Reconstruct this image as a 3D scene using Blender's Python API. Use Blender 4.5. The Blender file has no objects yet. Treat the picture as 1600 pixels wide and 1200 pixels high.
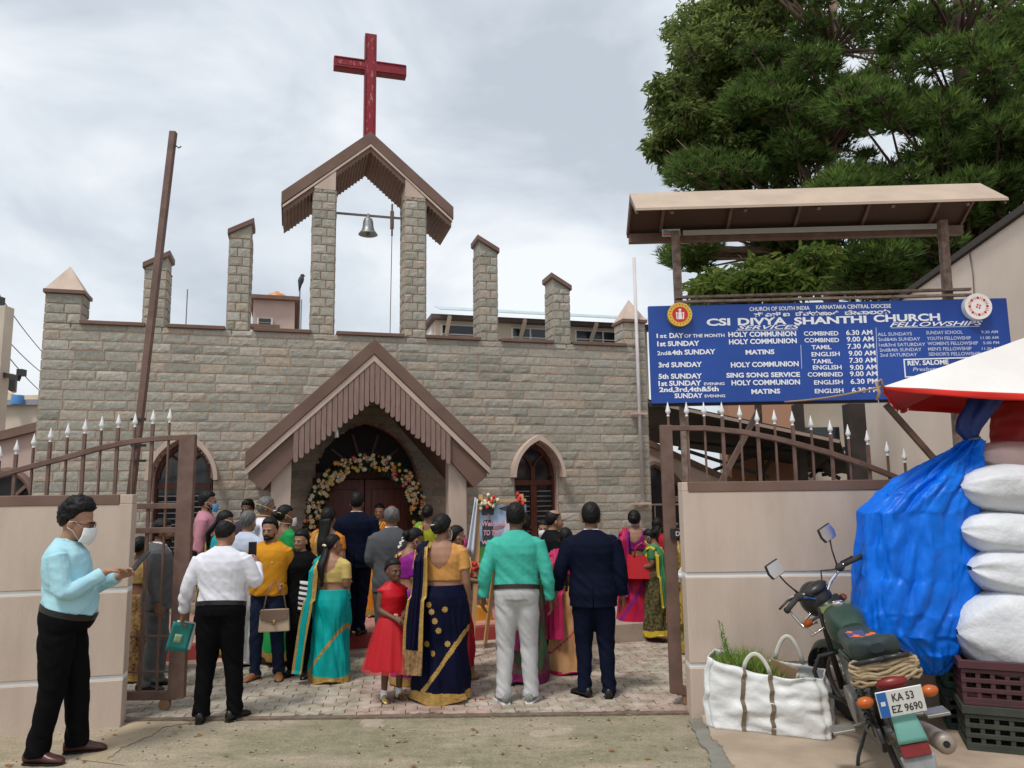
import bpy, bmesh, math, random
import numpy as np
from mathutils import Vector, Matrix, noise
R_ = math.radians
SC = bpy.context.scene
COL = SC.collection
# ---------------------------------------------------------------- camera
CAM_H, FPX, PITCH, ROLL = 1.85, 1200.0, R_(7.9), R_(0.76)
FW = np.array([0, math.cos(PITCH), math.sin(PITCH)])
_u = np.array([0, -math.sin(PITCH), math.cos(PITCH)]); _x = np.array([1.0, 0, 0])
RT = math.cos(ROLL)*_x - math.sin(ROLL)*_u
UP = math.cos(ROLL)*_u + math.sin(ROLL)*_x
cam_d = bpy.data.cameras.new('camera'); cam = bpy.data.objects.new('camera', cam_d); COL.objects.link(cam)
cam_d.sensor_width = 36; cam_d.lens = 36*FPX/1600; cam_d.clip_end = 3000; cam_d.clip_start = .05
cam.matrix_world = Matrix(((RT[0], UP[0], -FW[0], 0), (RT[1], UP[1], -FW[1], 0), (RT[2], UP[2], -FW[2], CAM_H), (0, 0, 0, 1)))
SC.camera = cam
CP = np.array([0, 0, CAM_H])
def ray(u, v): return FW*FPX + RT*(u-800) - UP*(v-600)
def ground(u, v, z=0.0):                    # measured photo point -> place on a level surface
    d = ray(u, v); return CP + d*((z-CAM_H)/d[2])
def atD(u, v, D):                           # measured photo point -> place at a given distance ahead
    d = ray(u, v); return CP + d*(D/d[1])
# ---------------------------------------------------------------- world, sun, exposure
SUN_EL, SUN_AZ = R_(62), R_(214)
W = bpy.data.worlds.new('World'); SC.world = W; W.use_nodes = True
def build_world():
    nt = W.node_tree; N = nt.nodes; L = nt.links; N.clear()
    out = N.new('ShaderNodeOutputWorld'); bg = N.new('ShaderNodeBackground')
    sky = N.new('ShaderNodeTexSky'); sky.sky_type = 'NISHITA'; sky.sun_disc = False
    sky.sun_elevation = SUN_EL; sky.sun_rotation = SUN_AZ; sky.air_density = 1.2; sky.dust_density = 2.5
    tc = N.new('ShaderNodeTexCoord'); mp = N.new('ShaderNodeMapping')
    mp.inputs['Scale'].default_value = (1, 1, 1.8)
    n1 = N.new('ShaderNodeTexNoise'); n1.inputs['Scale'].default_value = 3.1; n1.inputs['Detail'].default_value = 5; n1.inputs['Roughness'].default_value = .52
    n1.inputs['Distortion'].default_value = .35
    cr = N.new('ShaderNodeValToRGB'); e = cr.color_ramp.elements
    e[0].position = .36; e[0].color = (3.85, 4.25, 4.7, 1); e[1].position = .64; e[1].color = (6.6, 6.8, 6.95, 1)
    m = e.__class__ and cr.color_ramp.elements.new(.5); m.color = (5.15, 5.5, 5.9, 1)
    mx = N.new('ShaderNodeMix'); mx.data_type = 'RGBA'; mx.inputs[0].default_value = .9
    L.new(tc.outputs['Generated'], mp.inputs[0]); L.new(mp.outputs[0], n1.inputs['Vector']); L.new(n1.outputs[0], cr.inputs[0])
    L.new(sky.outputs[0], mx.inputs[6]); L.new(cr.outputs[0], mx.inputs[7]); L.new(mx.outputs[2], bg.inputs[0])
    bg.inputs[1].default_value = .1; L.new(bg.outputs[0], out.inputs[0])
build_world()
sl = bpy.data.lights.new('sun', 'SUN'); sl.energy = 1.5; sl.angle = R_(12); sl.color = (1, .96, .9)
so = bpy.data.objects.new('sun', sl); COL.objects.link(so)
sd = Vector((math.sin(SUN_AZ)*math.cos(SUN_EL), math.cos(SUN_AZ)*math.cos(SUN_EL), math.sin(SUN_EL)))
so.rotation_euler = sd.to_track_quat('Z', 'Y').to_euler(); so.location = (0, -5, 30)
SC.view_settings.view_transform = 'Standard'; SC.view_settings.look = 'None'; SC.view_settings.exposure = 0.6; SC.view_settings.gamma = 1
SC.cycles.max_bounces = 6; SC.cycles.diffuse_bounces = 3; SC.cycles.use_denoising = True
# ---------------------------------------------------------------- helpers
MATS = {}
def mat(name, c, rough=.7, c2=None, sc=3.0, bump=0.0, bsc=40.0, metal=0.0, det=4.0, attr=None, ac=None, spec=.4, stretch=(1, 1, 1), alpha=1.0, trans=0.0, lo=.35, hi=.65, sss=0.0, sheen=0.0, bdist=.01, transl=0.0):
    """procedural principled material: base colour varied by noise, optional per-face attribute colours, optional bump"""
    if name in MATS: return MATS[name]
    m = bpy.data.materials.new(name); m.use_nodes = True; MATS[name] = m
    nt = m.node_tree; N = nt.nodes; L = nt.links; b = N['Principled BSDF']
    b.inputs['Roughness'].default_value = rough; b.inputs['Metallic'].default_value = metal
    b.inputs['Specular IOR Level'].default_value = spec
    b.inputs['Base Color'].default_value = (*c, 1)
    if sheen: b.inputs['Sheen Weight'].default_value = sheen
    if alpha < 1: b.inputs['Alpha'].default_value = alpha
    if trans: b.inputs['Transmission Weight'].default_value = trans
    tc = N.new('ShaderNodeTexCoord'); mp = N.new('ShaderNodeMapping'); mp.inputs['Scale'].default_value = stretch
    L.new(tc.outputs['Object'], mp.inputs[0])
    last = None
    if attr:
        at = N.new('ShaderNodeAttribute'); at.attribute_name = attr
        cr = N.new('ShaderNodeValToRGB'); els = cr.color_ramp.elements
        els[0].color = (*ac[0], 1); els[1].color = (*ac[-1], 1)
        for i, q in enumerate(ac[1:-1]):
            el = els.new((i+1)/(len(ac)-1)); el.color = (*q, 1)
        L.new(at.outputs['Fac'], cr.inputs[0]); last = cr.outputs[0]
    if c2 is not None:
        n = N.new('ShaderNodeTexNoise'); n.inputs['Scale'].default_value = sc; n.inputs['Detail'].default_value = det; n.inputs['Roughness'].default_value = .6
        r = N.new('ShaderNodeMapRange'); r.inputs[1].default_value = lo; r.inputs[2].default_value = hi
        mx = N.new('ShaderNodeMix'); mx.data_type = 'RGBA'
        L.new(mp.outputs[0], n.inputs['Vector']); L.new(n.outputs[0], r.inputs[0]); L.new(r.outputs[0], mx.inputs[0])
        mx.inputs[6].default_value = (*c, 1); mx.inputs[7].default_value = (*c2, 1)
        if last: 
            mx.blend_type = 'MULTIPLY'; r.inputs[4].default_value = 1; L.new(last, mx.inputs[6])
        last = mx.outputs[2]
    if last: L.new(last, b.inputs['Base Color'])
    if transl:
        tr = N.new('ShaderNodeBsdfTranslucent'); ms = N.new('ShaderNodeMixShader'); ms.inputs[0].default_value = transl; ou = N['Material Output']
        (L.new(last, tr.inputs[0]) if last else None); L.new(b.outputs[0], ms.inputs[1]); L.new(tr.outputs[0], ms.inputs[2]); L.new(ms.outputs[0], ou.inputs[0])
    if bump:
        n = N.new('ShaderNodeTexNoise'); n.inputs['Scale'].default_value = bsc; n.inputs['Detail'].default_value = 5
        bp = N.new('ShaderNodeBump'); bp.inputs['Strength'].default_value = bump; bp.inputs['Distance'].default_value = bdist
        L.new(mp.outputs[0], n.inputs['Vector']); L.new(n.outputs[0], bp.inputs['Height']); L.new(bp.outputs[0], b.inputs['Normal'])
    return m
class MB:
    """collects shapes, then links them as ONE mesh object"""
    def __init__(s): s.v = []; s.f = []; s.m = []; s.t = []
    def add(s, vs, fs, m=0, t=0.0):
        o = len(s.v); s.v.extend([tuple(p) for p in vs]); s.f.extend([tuple(i+o for i in f) for f in fs]); s.m.extend([m]*len(fs)); s.t.extend([t]*len(fs)); return s
    def box(s, x0, x1, y0, y1, z0, z1, m=0, t=0.0):
        return s.add([(x0,y0,z0),(x1,y0,z0),(x1,y1,z0),(x0,y1,z0),(x0,y0,z1),(x1,y0,z1),(x1,y1,z1),(x0,y1,z1)],
                     [(3,2,1,0),(4,5,6,7),(0,1,5,4),(1,2,6,5),(2,3,7,6),(3,0,4,7)], m, t)
    def prism(s, poly, axis, a, b, m=0, t=0.0):
        """poly = 2D outline; extruded along axis ('y': poly is x,z; 'x': y,z; 'z': x,y) from a to b"""
        n = len(poly)
        def P(p, q): return (p[0], q, p[1]) if axis == 'y' else ((q, p[0], p[1]) if axis == 'x' else (p[0], p[1], q))
        vs = [P(p, a) for p in poly]+[P(p, b) for p in poly]
        fs = [tuple(range(n)), tuple(range(2*n-1, n-1, -1))]+[(i, i+n, (i+1) % n+n, (i+1) % n) for i in range(n)]
        return s.add(vs, fs, m, t)
    def bar(s, a, b, w, d=None, m=0, t=0.0, upv=(0, 0, 1)):
        """rectangular bar from a to b"""
        d = w if d is None else d
        a = Vector(a); b = Vector(b); ax = (b-a).normalized(); u = Vector(upv)
        if abs(ax.dot(u)) > .98: u = Vector((0, 1, 0))
        sx = ax.cross(u).normalized(); sy = sx.cross(ax)
        vs = [p+sx*(w/2*i)+sy*(d/2*j) for p in (a, b) for i, j in ((-1,-1),(1,-1),(1,1),(-1,1))]
        return s.add(vs, [(3,2,1,0),(4,5,6,7),(0,1,5,4),(1,2,6,5),(2,3,7,6),(3,0,4,7)], m, t)
    def tube(s, pts, r, n=10, m=0, t=0.0, cap=True, upv=(0, 0, 1), flat=1.0):
        """round tube along points; r scalar or list of r or (rx, ry)"""
        pts = [Vector(p) for p in pts]; k = len(pts); vs = []; fs = []
        rr = r if isinstance(r, (list, tuple)) else [r]*k
        T0 = None
        for i, p in enumerate(pts):
            T = (pts[min(i+1, k-1)]-pts[max(i-1, 0)]).normalized()
            if i == 0:
                u = Vector(upv)
                if abs(T.dot(u)) > .95: u = Vector((0, 1, 0)) if abs(T.y) < .9 else Vector((1, 0, 0))
                X = T.cross(u).normalized()
            else:
                X = (X-T*X.dot(T)).normalized()
            Y = X.cross(T)
            a, b = (rr[i] if isinstance(rr[i], (list, tuple)) else (rr[i], rr[i]*flat))
            for j in range(n):
                an = 2*math.pi*j/n; vs.append(p+X*(a*math.cos(an))+Y*(b*math.sin(an)))
        for i in range(k-1):
            for j in range(n):
                fs.append((i*n+j, i*n+(j+1) % n, (i+1)*n+(j+1) % n, (i+1)*n+j))
        if cap: fs.append(tuple(range(n-1, -1, -1))); fs.append(tuple(range((k-1)*n, k*n)))
        return s.add(vs, fs, m, t)
    def lathe(s, prof, n=24, m=0, c=(0, 0, 0), t=0.0):
        vs = []; fs = []; k = len(prof)
        for r, z in prof:
            for j in range(n):
                an = 2*math.pi*j/n; vs.append((c[0]+r*math.cos(an), c[1]+r*math.sin(an), c[2]+z))
        for i in range(k-1):
            for j in range(n): fs.append((i*n+j, i*n+(j+1) % n, (i+1)*n+(j+1) % n, (i+1)*n+j))
        fs.append(tuple(range(n-1, -1, -1))); fs.append(tuple(range((k-1)*n, k*n)))
        return s.add(vs, fs, m, t)
    def ell(s, c, r, nu=16, nv=10, m=0, t=0.0, M=None):
        vs = []; fs = []
        for i in range(1, nv):
            th = math.pi*i/nv
            for j in range(nu):
                ph = 2*math.pi*j/nu; vs.append(Vector((r[0]*math.sin(th)*math.cos(ph), r[1]*math.sin(th)*math.sin(ph), r[2]*math.cos(th))))
        vs += [Vector((0, 0, r[2])), Vector((0, 0, -r[2]))]
        if M is not None: vs = [M @ p for p in vs]
        vs = [p+Vector(c) for p in vs]; a = len(vs)-2
        for i in range(nv-2):
            for j in range(nu): fs.append((i*nu+j, (i+1)*nu+j, (i+1)*nu+(j+1) % nu, i*nu+(j+1) % nu))
        for j in range(nu): fs.append((a, j, (j+1) % nu)); fs.append((a+1, (nv-2)*nu+(j+1) % nu, (nv-2)*nu+j))
        return s.add(vs, fs, m, t)
    def grid(s, fn, nu, nv, m=0, t=0.0, flip=False):
        """surface from fn(u,v), u,v in 0..1"""
        vs = [fn(i/nu, j/nv) for j in range(nv+1) for i in range(nu+1)]
        fs = [(j*(nu+1)+i, j*(nu+1)+i+1, (j+1)*(nu+1)+i+1, (j+1)*(nu+1)+i) for j in range(nv) for i in range(nu)]
        if flip: fs = [f[::-1] for f in fs]
        return s.add(vs, fs, m, t)
    def build(s, name, mats, parent=None, smooth=False, loc=None, rot=None, bevel=0.0, fix=True, solid=0.0, tint=False, auto=None):
        me = bpy.data.meshes.new(name); me.from_pydata([tuple(p) for p in s.v], [], s.f)
        if not isinstance(mats, (list, tuple)): mats = [mats]
        for q in mats: me.materials.append(q)
        if len(mats) > 1: me.polygons.foreach_set('material_index', s.m)
        if tint:
            at = me.attributes.new('tint', 'FLOAT', 'FACE'); at.data.foreach_set('value', s.t)
        if fix:
            bm = bmesh.new(); bm.from_mesh(me); bmesh.ops.recalc_face_normals(bm, faces=bm.faces); bm.to_mesh(me); bm.free()
        if smooth: me.polygons.foreach_set('use_smooth', [True]*len(me.polygons))
        o = bpy.data.objects.new(name, me); COL.objects.link(o)
        if auto is not None:
            me.polygons.foreach_set('use_smooth', [True]*len(me.polygons)); me.set_sharp_from_angle(angle=R_(auto))
        if parent: o.parent = parent
        if loc is not None: o.location = loc
        if rot is not None: o.rotation_euler = rot
        if solid:
            md = o.modifiers.new('thick', 'SOLIDIFY'); md.thickness = solid; md.offset = 0
        if bevel:
            md = o.modifiers.new('bevel', 'BEVEL'); md.width = bevel; md.segments = 2; md.limit_method = 'ANGLE'; md.angle_limit = R_(40)
            if not smooth and auto is None: me.polygons.foreach_set('use_smooth', [True]*len(me.polygons)); md.harden_normals = True
        return o
def tag(o, label, cat, group=None, kind=None):
    if label: o['label'] = label
    if cat: o['category'] = cat
    if group: o['group'] = group
    if kind: o['kind'] = kind
    return o
def thing(name, label, cat, loc=(0, 0, 0), rz=0.0, group=None):
    o = bpy.data.objects.new(name, None); COL.objects.link(o); o.location = loc; o.rotation_euler = (0, 0, rz); o.empty_display_size = .1
    return tag(o, label, cat, group)
def copy_tree(o, parent=None):
    c = o.copy(); COL.objects.link(c); c.parent = parent
    for ch in list(o.children): copy_tree(ch, c)
    return c
def nz(x, y, z=0.0, s=1.0): return noise.noise(Vector((x*s, y*s, z*s)))
def text_mesh(mb, txt, xform, width=None, height=None, m=0, bold=0.0, shear=0.0, ext=0.0, align='LEFT', sp=1.0):
    """lay text into mb: unit local coords (x right, y up) scaled so cap height = height and, if given, total width = width"""
    cu = bpy.data.curves.new('txt', 'FONT'); cu.body = txt; cu.size = 1; cu.offset = bold; cu.shear = shear; cu.extrude = ext; cu.resolution_u = 3; cu.space_character = sp
    ob = bpy.data.objects.new('txt', cu); COL.objects.link(ob)
    dg = bpy.context.evaluated_depsgraph_get(); me = bpy.data.meshes.new_from_object(ob.evaluated_get(dg))
    co = np.array([v.co[:] for v in me.vertices]) if len(me.vertices) else np.zeros((0, 3))
    if len(co):
        x0, x1 = co[:, 0].min(), co[:, 0].max()
        sy = (height or 1)/.73; sx = sy if width is None else width/(x1-x0)
        off = 0 if align == 'LEFT' else (-(x1-x0)*sx/2)
        mb.add([xform((p[0]-x0)*sx+off, p[1]*sy, p[2]*sy) for p in co], [tuple(p.vertices) for p in me.polygons], m)
    bpy.data.objects.remove(ob); bpy.data.curves.remove(cu); bpy.data.meshes.remove(me)
# ---------------------------------------------------------------- materials of the setting
BROWN = mat('brown paint', (.195, .118, .088), .6, (.155, .09, .066), 2.5, bump=.08, bsc=60)
BROWN2 = mat('gate brown paint', (.19, .115, .09), .5, (.13, .078, .06), 9, bump=.1, bsc=90)
BEIGE = mat('beige wall paint', (.60, .47, .39), .75, (.5, .385, .31), 2.2, stretch=(2.2, 2.2, .45), bump=.12, bsc=55)
CREAM = mat('cream wall paint', (.62, .54, .44), .8, (.54, .46, .36), 1.2, bump=.1, bsc=40)
PINKW = mat('pink wall paint', (.56, .42, .37), .8, (.48, .36, .31), 1.4, bump=.1, bsc=40)
STONE = mat('rock faced granite', (.3, .28, .23), .9, (.78, .75, .7), 30, bump=.35, bsc=70, attr='tint', ac=[(.32,.312,.268), (.385,.372,.322), (.43,.415,.365), (.46,.40,.325), (.515,.497,.445)])
MORTAR = mat('mortar', (.56, .40, .29), .95, (.42, .29, .2), 6, bump=.3, bsc=80)
WOODR = mat('red brown varnished wood', (.13, .036, .019), .4, (.07, .022, .014), 6, stretch=(6, 6, .6), bump=.06, bsc=30)
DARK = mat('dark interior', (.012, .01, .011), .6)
GLASSD = mat('dark window glass', (.02, .022, .026), .08, spec=.6)
STEEL = mat('grey steel', (.42, .42, .43), .4, (.3, .3, .31), 8, metal=.7)
WHITEP = mat('white painted tip', (.8, .8, .8), .35)
CONC = mat('concrete step', (.45, .36, .29), .9, (.34, .27, .22), 3, bump=.2, bsc=50)
REDP = mat('red oxide paint', (.42, .07, .055), .6, (.33, .05, .045), 4, bump=.1, bsc=40)
REDT = mat('worn red step top', (.5, .27, .22), .8, (.4, .17, .14), 3, bump=.15, bsc=40)
CROSSR = mat('weathered red paint', (.27, .015, .028), .5, (.19, .01, .02), 5, bump=.15, bsc=50)
# ---------------------------------------------------------------- ground
def road_material():
    m = bpy.data.materials.new('worn concrete road'); m.use_nodes = True; nt = m.node_tree; N = nt.nodes; L = nt.links; b = N['Principled BSDF']
    tc = N.new('ShaderNodeTexCoord'); b.inputs['Roughness'].default_value = .88
    def no(sc, det=5, stretch=(1, 1, 1)):
        mp = N.new('ShaderNodeMapping'); mp.inputs['Scale'].default_value = stretch; L.new(tc.outputs['Object'], mp.inputs[0])
        n = N.new('ShaderNodeTexNoise'); n.inputs['Scale'].default_value = sc; n.inputs['Detail'].default_value = det; n.inputs['Roughness'].default_value = .65; L.new(mp.outputs[0], n.inputs['Vector']); return n.outputs[0]
    def ramp(src, p0, c0, p1, c1):
        r = N.new('ShaderNodeValToRGB'); e = r.color_ramp.elements; e[0].position = p0; e[0].color = (*c0, 1); e[1].position = p1; e[1].color = (*c1, 1); L.new(src, r.inputs[0]); return r.outputs[0]
    def mix(f, a, c, mode='MIX'):
        x = N.new('ShaderNodeMix'); x.data_type = 'RGBA'; x.blend_type = mode
        if isinstance(f, float): x.inputs[0].default_value = f
        else: L.new(f, x.inputs[0])
        L.new(a, x.inputs[6]); L.new(c, x.inputs[7]); return x.outputs[2]
    base = ramp(no(1.1, 6), .33, (.31, .265, .19), .64, (.5, .41, .30))
    moss = ramp(no(.7, 7, (.6, 1.6, 1)), .43, (0, 0, 0), .56, (.9, .9, .9))
    g = ramp(no(9, 5), .3, (.19, .175, .10), .7, (.33, .29, .185))
    c = mix(moss, base, g)
    sv = N.new('ShaderNodeTexNoise'); sv.inputs['Scale'].default_value = 1.25; sv.inputs['Detail'].default_value = 2.5; L.new(tc.outputs['Object'], sv.inputs['Vector'])
    patch = ramp(sv.outputs[0], 0.655, (0, 0, 0), .668, (.85, .85, .85))
    pc = ramp(no(14, 4), .3, (.42, .34, .25), .7, (.5, .42, .33))
    c = mix(patch, c, pc)
    fine = ramp(no(70, 6), .3, (.5, .5, .5), .7, (1.2, 1.2, 1.2)); c = mix(.8, c, fine, 'MULTIPLY')
    st = ramp(no(5, 4, (.5, 9, 1)), .56, (1, 1, 1), .7, (.72, .7, .66)); c = mix(.7, c, st, 'MULTIPLY')
    L.new(c, b.inputs['Base Color'])
    bp = N.new('ShaderNodeBump'); bp.inputs['Strength'].default_value = .5; bp.inputs['Distance'].default_value = .02
    mx = N.new('ShaderNodeMath'); mx.operation = 'ADD'; L.new(no(60, 6), mx.inputs[0]); L.new(no(4, 6), mx.inputs[1]); L.new(mx.outputs[0], bp.inputs['Height']); L.new(bp.outputs[0], b.inputs['Normal'])
    return m
ROAD = road_material()
tag(MB().grid(lambda u, v: ((u-.5)*600, -60+v*600, -.03), 4, 4).build('ground', mat('earth', (.2, .16, .11), .95, (.14, .11, .08), 2, bump=.3, bsc=20)), None, None, kind='structure')
tag(MB().grid(lambda u, v: (-9+u*18, -6+v*12.72, -.004), 4, 4).build('road', ROAD), None, None, kind='structure')
# interlocking wavy pavers: every block its own little slab, tint by block, a reddish band near the middle
def pavers():
    rnd = random.Random(5); mb = MB(); a = R_(8); ca, sa = math.cos(a), math.sin(a)
    L, Wd, gap = .205, .118, .007
    def wav(t, ph): return .016*math.sin(2*math.pi*t/(L*.5)+ph)
    for j in range(-4, 52):
        for i in range(-28, 26):
            x0 = i*L+(.5*L if j % 2 else 0); y0 = j*Wd
            cx, cy = x0+L/2, y0+Wd/2; wx, wy = ca*cx-sa*cy, sa*cx+ca*cy+6.78
            if wy < 6.74 or wy > 12.6 or wx < -5.2 or wx > 5.0: continue
            n = 8; ring = []
            for k in range(n+1): t = k/n*L; ring.append((x0+gap/2+(L-gap)*k/n, y0+gap/2+wav(t+x0, 0)))
            for k in range(n+1): t = (1-k/n)*L; ring.append((x0+L-gap/2-(L-gap)*k/n, y0+Wd-gap/2+wav(t+x0, 0)))
            dz = rnd.uniform(-.003, .003)
            tx, ty = rnd.uniform(-.008, .008), rnd.uniform(-.008, .008)
            band = 1 if (-1.45 < wx+rnd.uniform(-.12, .12)-.06*(wy-6.8) < -.35 or (1.0 < wx < 1.4 and wy < 7.1)) else 0
            t = (.62+.38*rnd.random()) if band else .55*rnd.random()
            if .1 < wx < 5 and rnd.random() < .38: t = .52+.3*rnd.random()
            top = [(ca*x-sa*y, sa*x+ca*y+6.78, .004+dz+tx*(x-cx)+ty*(y-cy)) for x, y in ring]
            cen = [(p[0]*.95+.05*wx, p[1]*.95+.05*wy, p[2]+.003) for p in top]
            m = len(ring); vs = cen+top+[(p[0], p[1], -.02) for p in top]
            fs = [tuple(range(m))]+[(q, q+m, (q+1) % m+m, (q+1) % m) for q in range(m)]+[(q+m, q+2*m, (q+1) % m+2*m, (q+1) % m+m) for q in range(m)]
            mb.add(vs, fs, 0, t)
    return mb
PAV = mat('concrete paver', (.4, .36, .29), .9, (.55, .52, .45), 5, bump=.35, bsc=120, attr='tint', ac=[(.43,.385,.31), (.48,.425,.35), (.51,.44,.375), (.52,.40,.35), (.48,.345,.305)])
pv = tag(pavers().build('paving', PAV, tint=True), None, None, kind='structure')
tag(MB().grid(lambda u, v: (-9+u*18, 6.70+v*12, -.008), 2, 2).build('joint_soil', mat('mossy joint soil', (.16, .145, .09), .95, (.05, .045, .03), 12, bump=.4, bsc=60)), None, None, kind='structure')
tag(MB().box(-3.3, 1.62, 6.66, 6.735, -.03, .012).build('gate_track', mat('rusty track', (.13, .085, .06), .7, (.2, .16, .12), 12, bump=.3, bsc=60)), None, None, kind='structure')
# ---------------------------------------------------------------- church
AZ = R_(16)
d0 = ray(583, 767); O0 = d0*(11.4/d0[1]); OX, OY = float(O0[0]), 11.4
def CW(x, y, z=0.0):                         # church-local point -> world
    return (OX+x*math.cos(AZ)-y*math.sin(AZ), OY+x*math.sin(AZ)+y*math.cos(AZ), z)
church = thing('church', 'grey granite church with stepped stone pillars along its parapet and a pointed gabled porch', 'church', (OX, OY, 0), AZ)
def arch_pts(c, w, zs, za, n=14):            # pointed arch outline, left springing -> apex -> right springing
    H = za-zs; cc = (H*H-w*w)/(2*w); Rr = cc+w; out = []
    a1 = math.atan2(H, -cc) if cc >= 0 else math.atan2(H, -cc)
    for i in range(n+1):
        an = math.pi+(a1-math.pi)*i/n; out.append((c+cc+Rr*math.cos(an), zs+Rr*math.sin(an)))
    return out+[(2*c-p[0], p[1]) for p in out[-2::-1]]
def in_arch(x, z, c, w, zb, zs, za):
    if abs(x-c) > w or z < zb: return False
    if z <= zs: return True
    H = za-zs; cc = (H*H-w*w)/(2*w); Rr = cc+w; return (abs(x-c)+cc)**2+(z-zs)**2 < Rr*Rr
def stone_face(mb, P0, ux, uy, n, Wd, Ht, mask=None, seed=1, course=.1365, bl=.40, first=0, quoin=False, dup=.03):
    """rock-faced blocks in courses, each block bulging in relief out of the mortar plane"""
    rnd = random.Random(seed); P0, ux, uy, n = map(Vector, (P0, ux, uy, n)); y = 0.0; row = first
    while y < Ht-.01:
        h = min(course, Ht-y); x = 0.0; k = 0
        while x < Wd-1e-4:
            if quoin: w = Wd*(.62 if (row+k) % 2 else .38)
            else:
                w = bl*rnd.uniform(.72, 1.32)
                if k == 0: w *= rnd.uniform(.4, 1.)
            if Wd-x-w < .1: w = Wd-x
            g = .008; t = min(1, max(0, rnd.gauss(.42, .26))); bulge = rnd.uniform(.004, .011); so_ = rnd.uniform(0, 50)
            nx = max(2, int(round((w-2*g)/.036))); ny = 4; ids = {}; vs = []; fs = []
            for j in range(ny+1):
                for i in range(nx+1):
                    a, b = i/nx, j/ny; px = x+g+(w-2*g)*a; py = y+g+(h-2*g)*b
                    edge = (i in (0, nx)) or (j in (0, ny))
                    jx = 0 if i not in (0, nx) else .006*nz(py*3, so_, 1, 9); jy = 0 if j not in (0, ny) else .006*nz(px*3, so_, 5, 7)
                    hh = .002 if edge else bulge*(.75+.9*nz(px, py, so_, 11)+.35*nz(px, py, so_, 28))
                    ids[i, j] = len(vs); vs.append(P0+ux*(px+jx)+uy*(py+jy)+n*hh)
            for j in range(ny):
                for i in range(nx):
                    if mask:
                        px = x+w*(i+.5)/nx; py = y+h*(j+.5)/ny
                        if mask(px, py): continue
                    fs.append((ids[i, j], ids[i+1, j], ids[i+1, j+1], ids[i, j+1]))
            # skirt back into the mortar
            ring = [(i, 0) for i in range(nx)]+[(nx, j) for j in range(ny)]+[(i, ny) for i in range(nx, 0, -1)]+[(0, j) for j in range(ny, 0, -1)]
            m0 = len(vs)
            for q in ring: vs.append(vs[ids[q]]-n*.016)
            L_ = len(ring)
            for q in range(L_):
                i, j = ring[q]
                if mask:
                    px = x+w*i/nx; py = y+h*j/ny
                    if mask(px, py): continue
                fs.append((ids[ring[q]], m0+q, m0+(q+1) % L_, ids[ring[(q+1) % L_]]))
            if fs: mb.add(vs, fs, 0, t)
            x += w; k += 1
        y += h; row += 1
WX0, WX1, WZ = -4.43, 4.47, 4.19
DC, DWD, DZS, DZA = -.09, .77, 1.95, 2.88      # door arch
WINS = [(-2.6, .375), (2.52, .345)]; WZB, WZS, WZA = .95, 2.07, 2.6
def wmask(x, z):
    x += WX0
    return in_arch(x, z, DC, DWD, -1, DZS, DZA) or any(in_arch(x, z, c, w, WZB, WZS, WZA) for c, w in WINS)
mb = MB(); stone_face(mb, (WX0, -.005, 0), (1, 0, 0), (0, 0, 1), (0, -1, 0), WX1-WX0, WZ, wmask, 3)
# returns of the front at both corners
stone_face(mb, (WX1+.012, 0, 0), (0, 1, 0), (0, 0, 1), (1, 0, 0), .55, WZ, None, 4)
stone_face(mb, (WX0-.012, .55, 0), (0, -1, 0), (0, 0, 1), (-1, 0, 0), .55, WZ, None, 5)
mort = MB(); nxg, nzg = 220, 105
for j in range(nzg):
    i = 0
    while i < nxg:
        dx, dz = (WX1-WX0)/nxg, WZ/nzg
        if wmask((i+.5)*dx, (j+.5)*dz): i += 1; continue
        k = i
        while k < nxg and not wmask((k+.5)*dx, (j+.5)*dz): k += 1
        mb.add([(WX0+i*dx, 0, j*dz), (WX0+k*dx, 0, j*dz), (WX0+k*dx, 0, (j+1)*dz), (WX0+i*dx, 0, (j+1)*dz)], [(0, 1, 2, 3)], 1); i = k
mb.add([(WX0, 0, WZ), (WX1, 0, WZ), (WX1, .5, WZ), (WX0, .5, WZ)], [(0, 1, 2, 3)], 1)
mb.add([(WX1, 0, 0), (WX1, .55, 0), (WX1, .55, WZ), (WX1, 0, WZ)], [(0, 1, 2, 3)], 1)
mb.add([(WX0, .55, 0), (WX0, 0, 0), (WX0, 0, WZ), (WX0, .55, WZ)], [(0, 1, 2, 3)], 1)
# stepped pillars on the parapet, and the corner blocks under the pinnacles: stone on all four sides
def stone_pier(mb, x0, x1, y0, y1, z0, z1, seed, quoin=True):
    e = .012
    stone_face(mb, (x0, y0-e, z0), (1, 0, 0), (0, 0, 1), (0, -1, 0), x1-x0, z1-z0, None, seed, quoin=quoin)
    stone_face(mb, (x1+e, y0, z0), (0, 1, 0), (0, 0, 1), (1, 0, 0), y1-y0, z1-z0, None, seed+1, quoin=quoin, first=1)
    stone_face(mb, (x1, y1+e, z0), (-1, 0, 0), (0, 0, 1), (0, 1, 0), x1-x0, z1-z0, None, seed+2, quoin=quoin)
    stone_face(mb, (x0-e, y1, z0), (0, -1, 0), (0, 0, 1), (-1, 0, 0), y1-y0, z1-z0, None, seed+3, quoin=quoin, first=1)
    mb.box(x0, x1, y0, y1, z0-.05, z1-.005, 1)
wall = mb.build('wall', [STONE, MORTAR], church, tint=True, fix=False)
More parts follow.
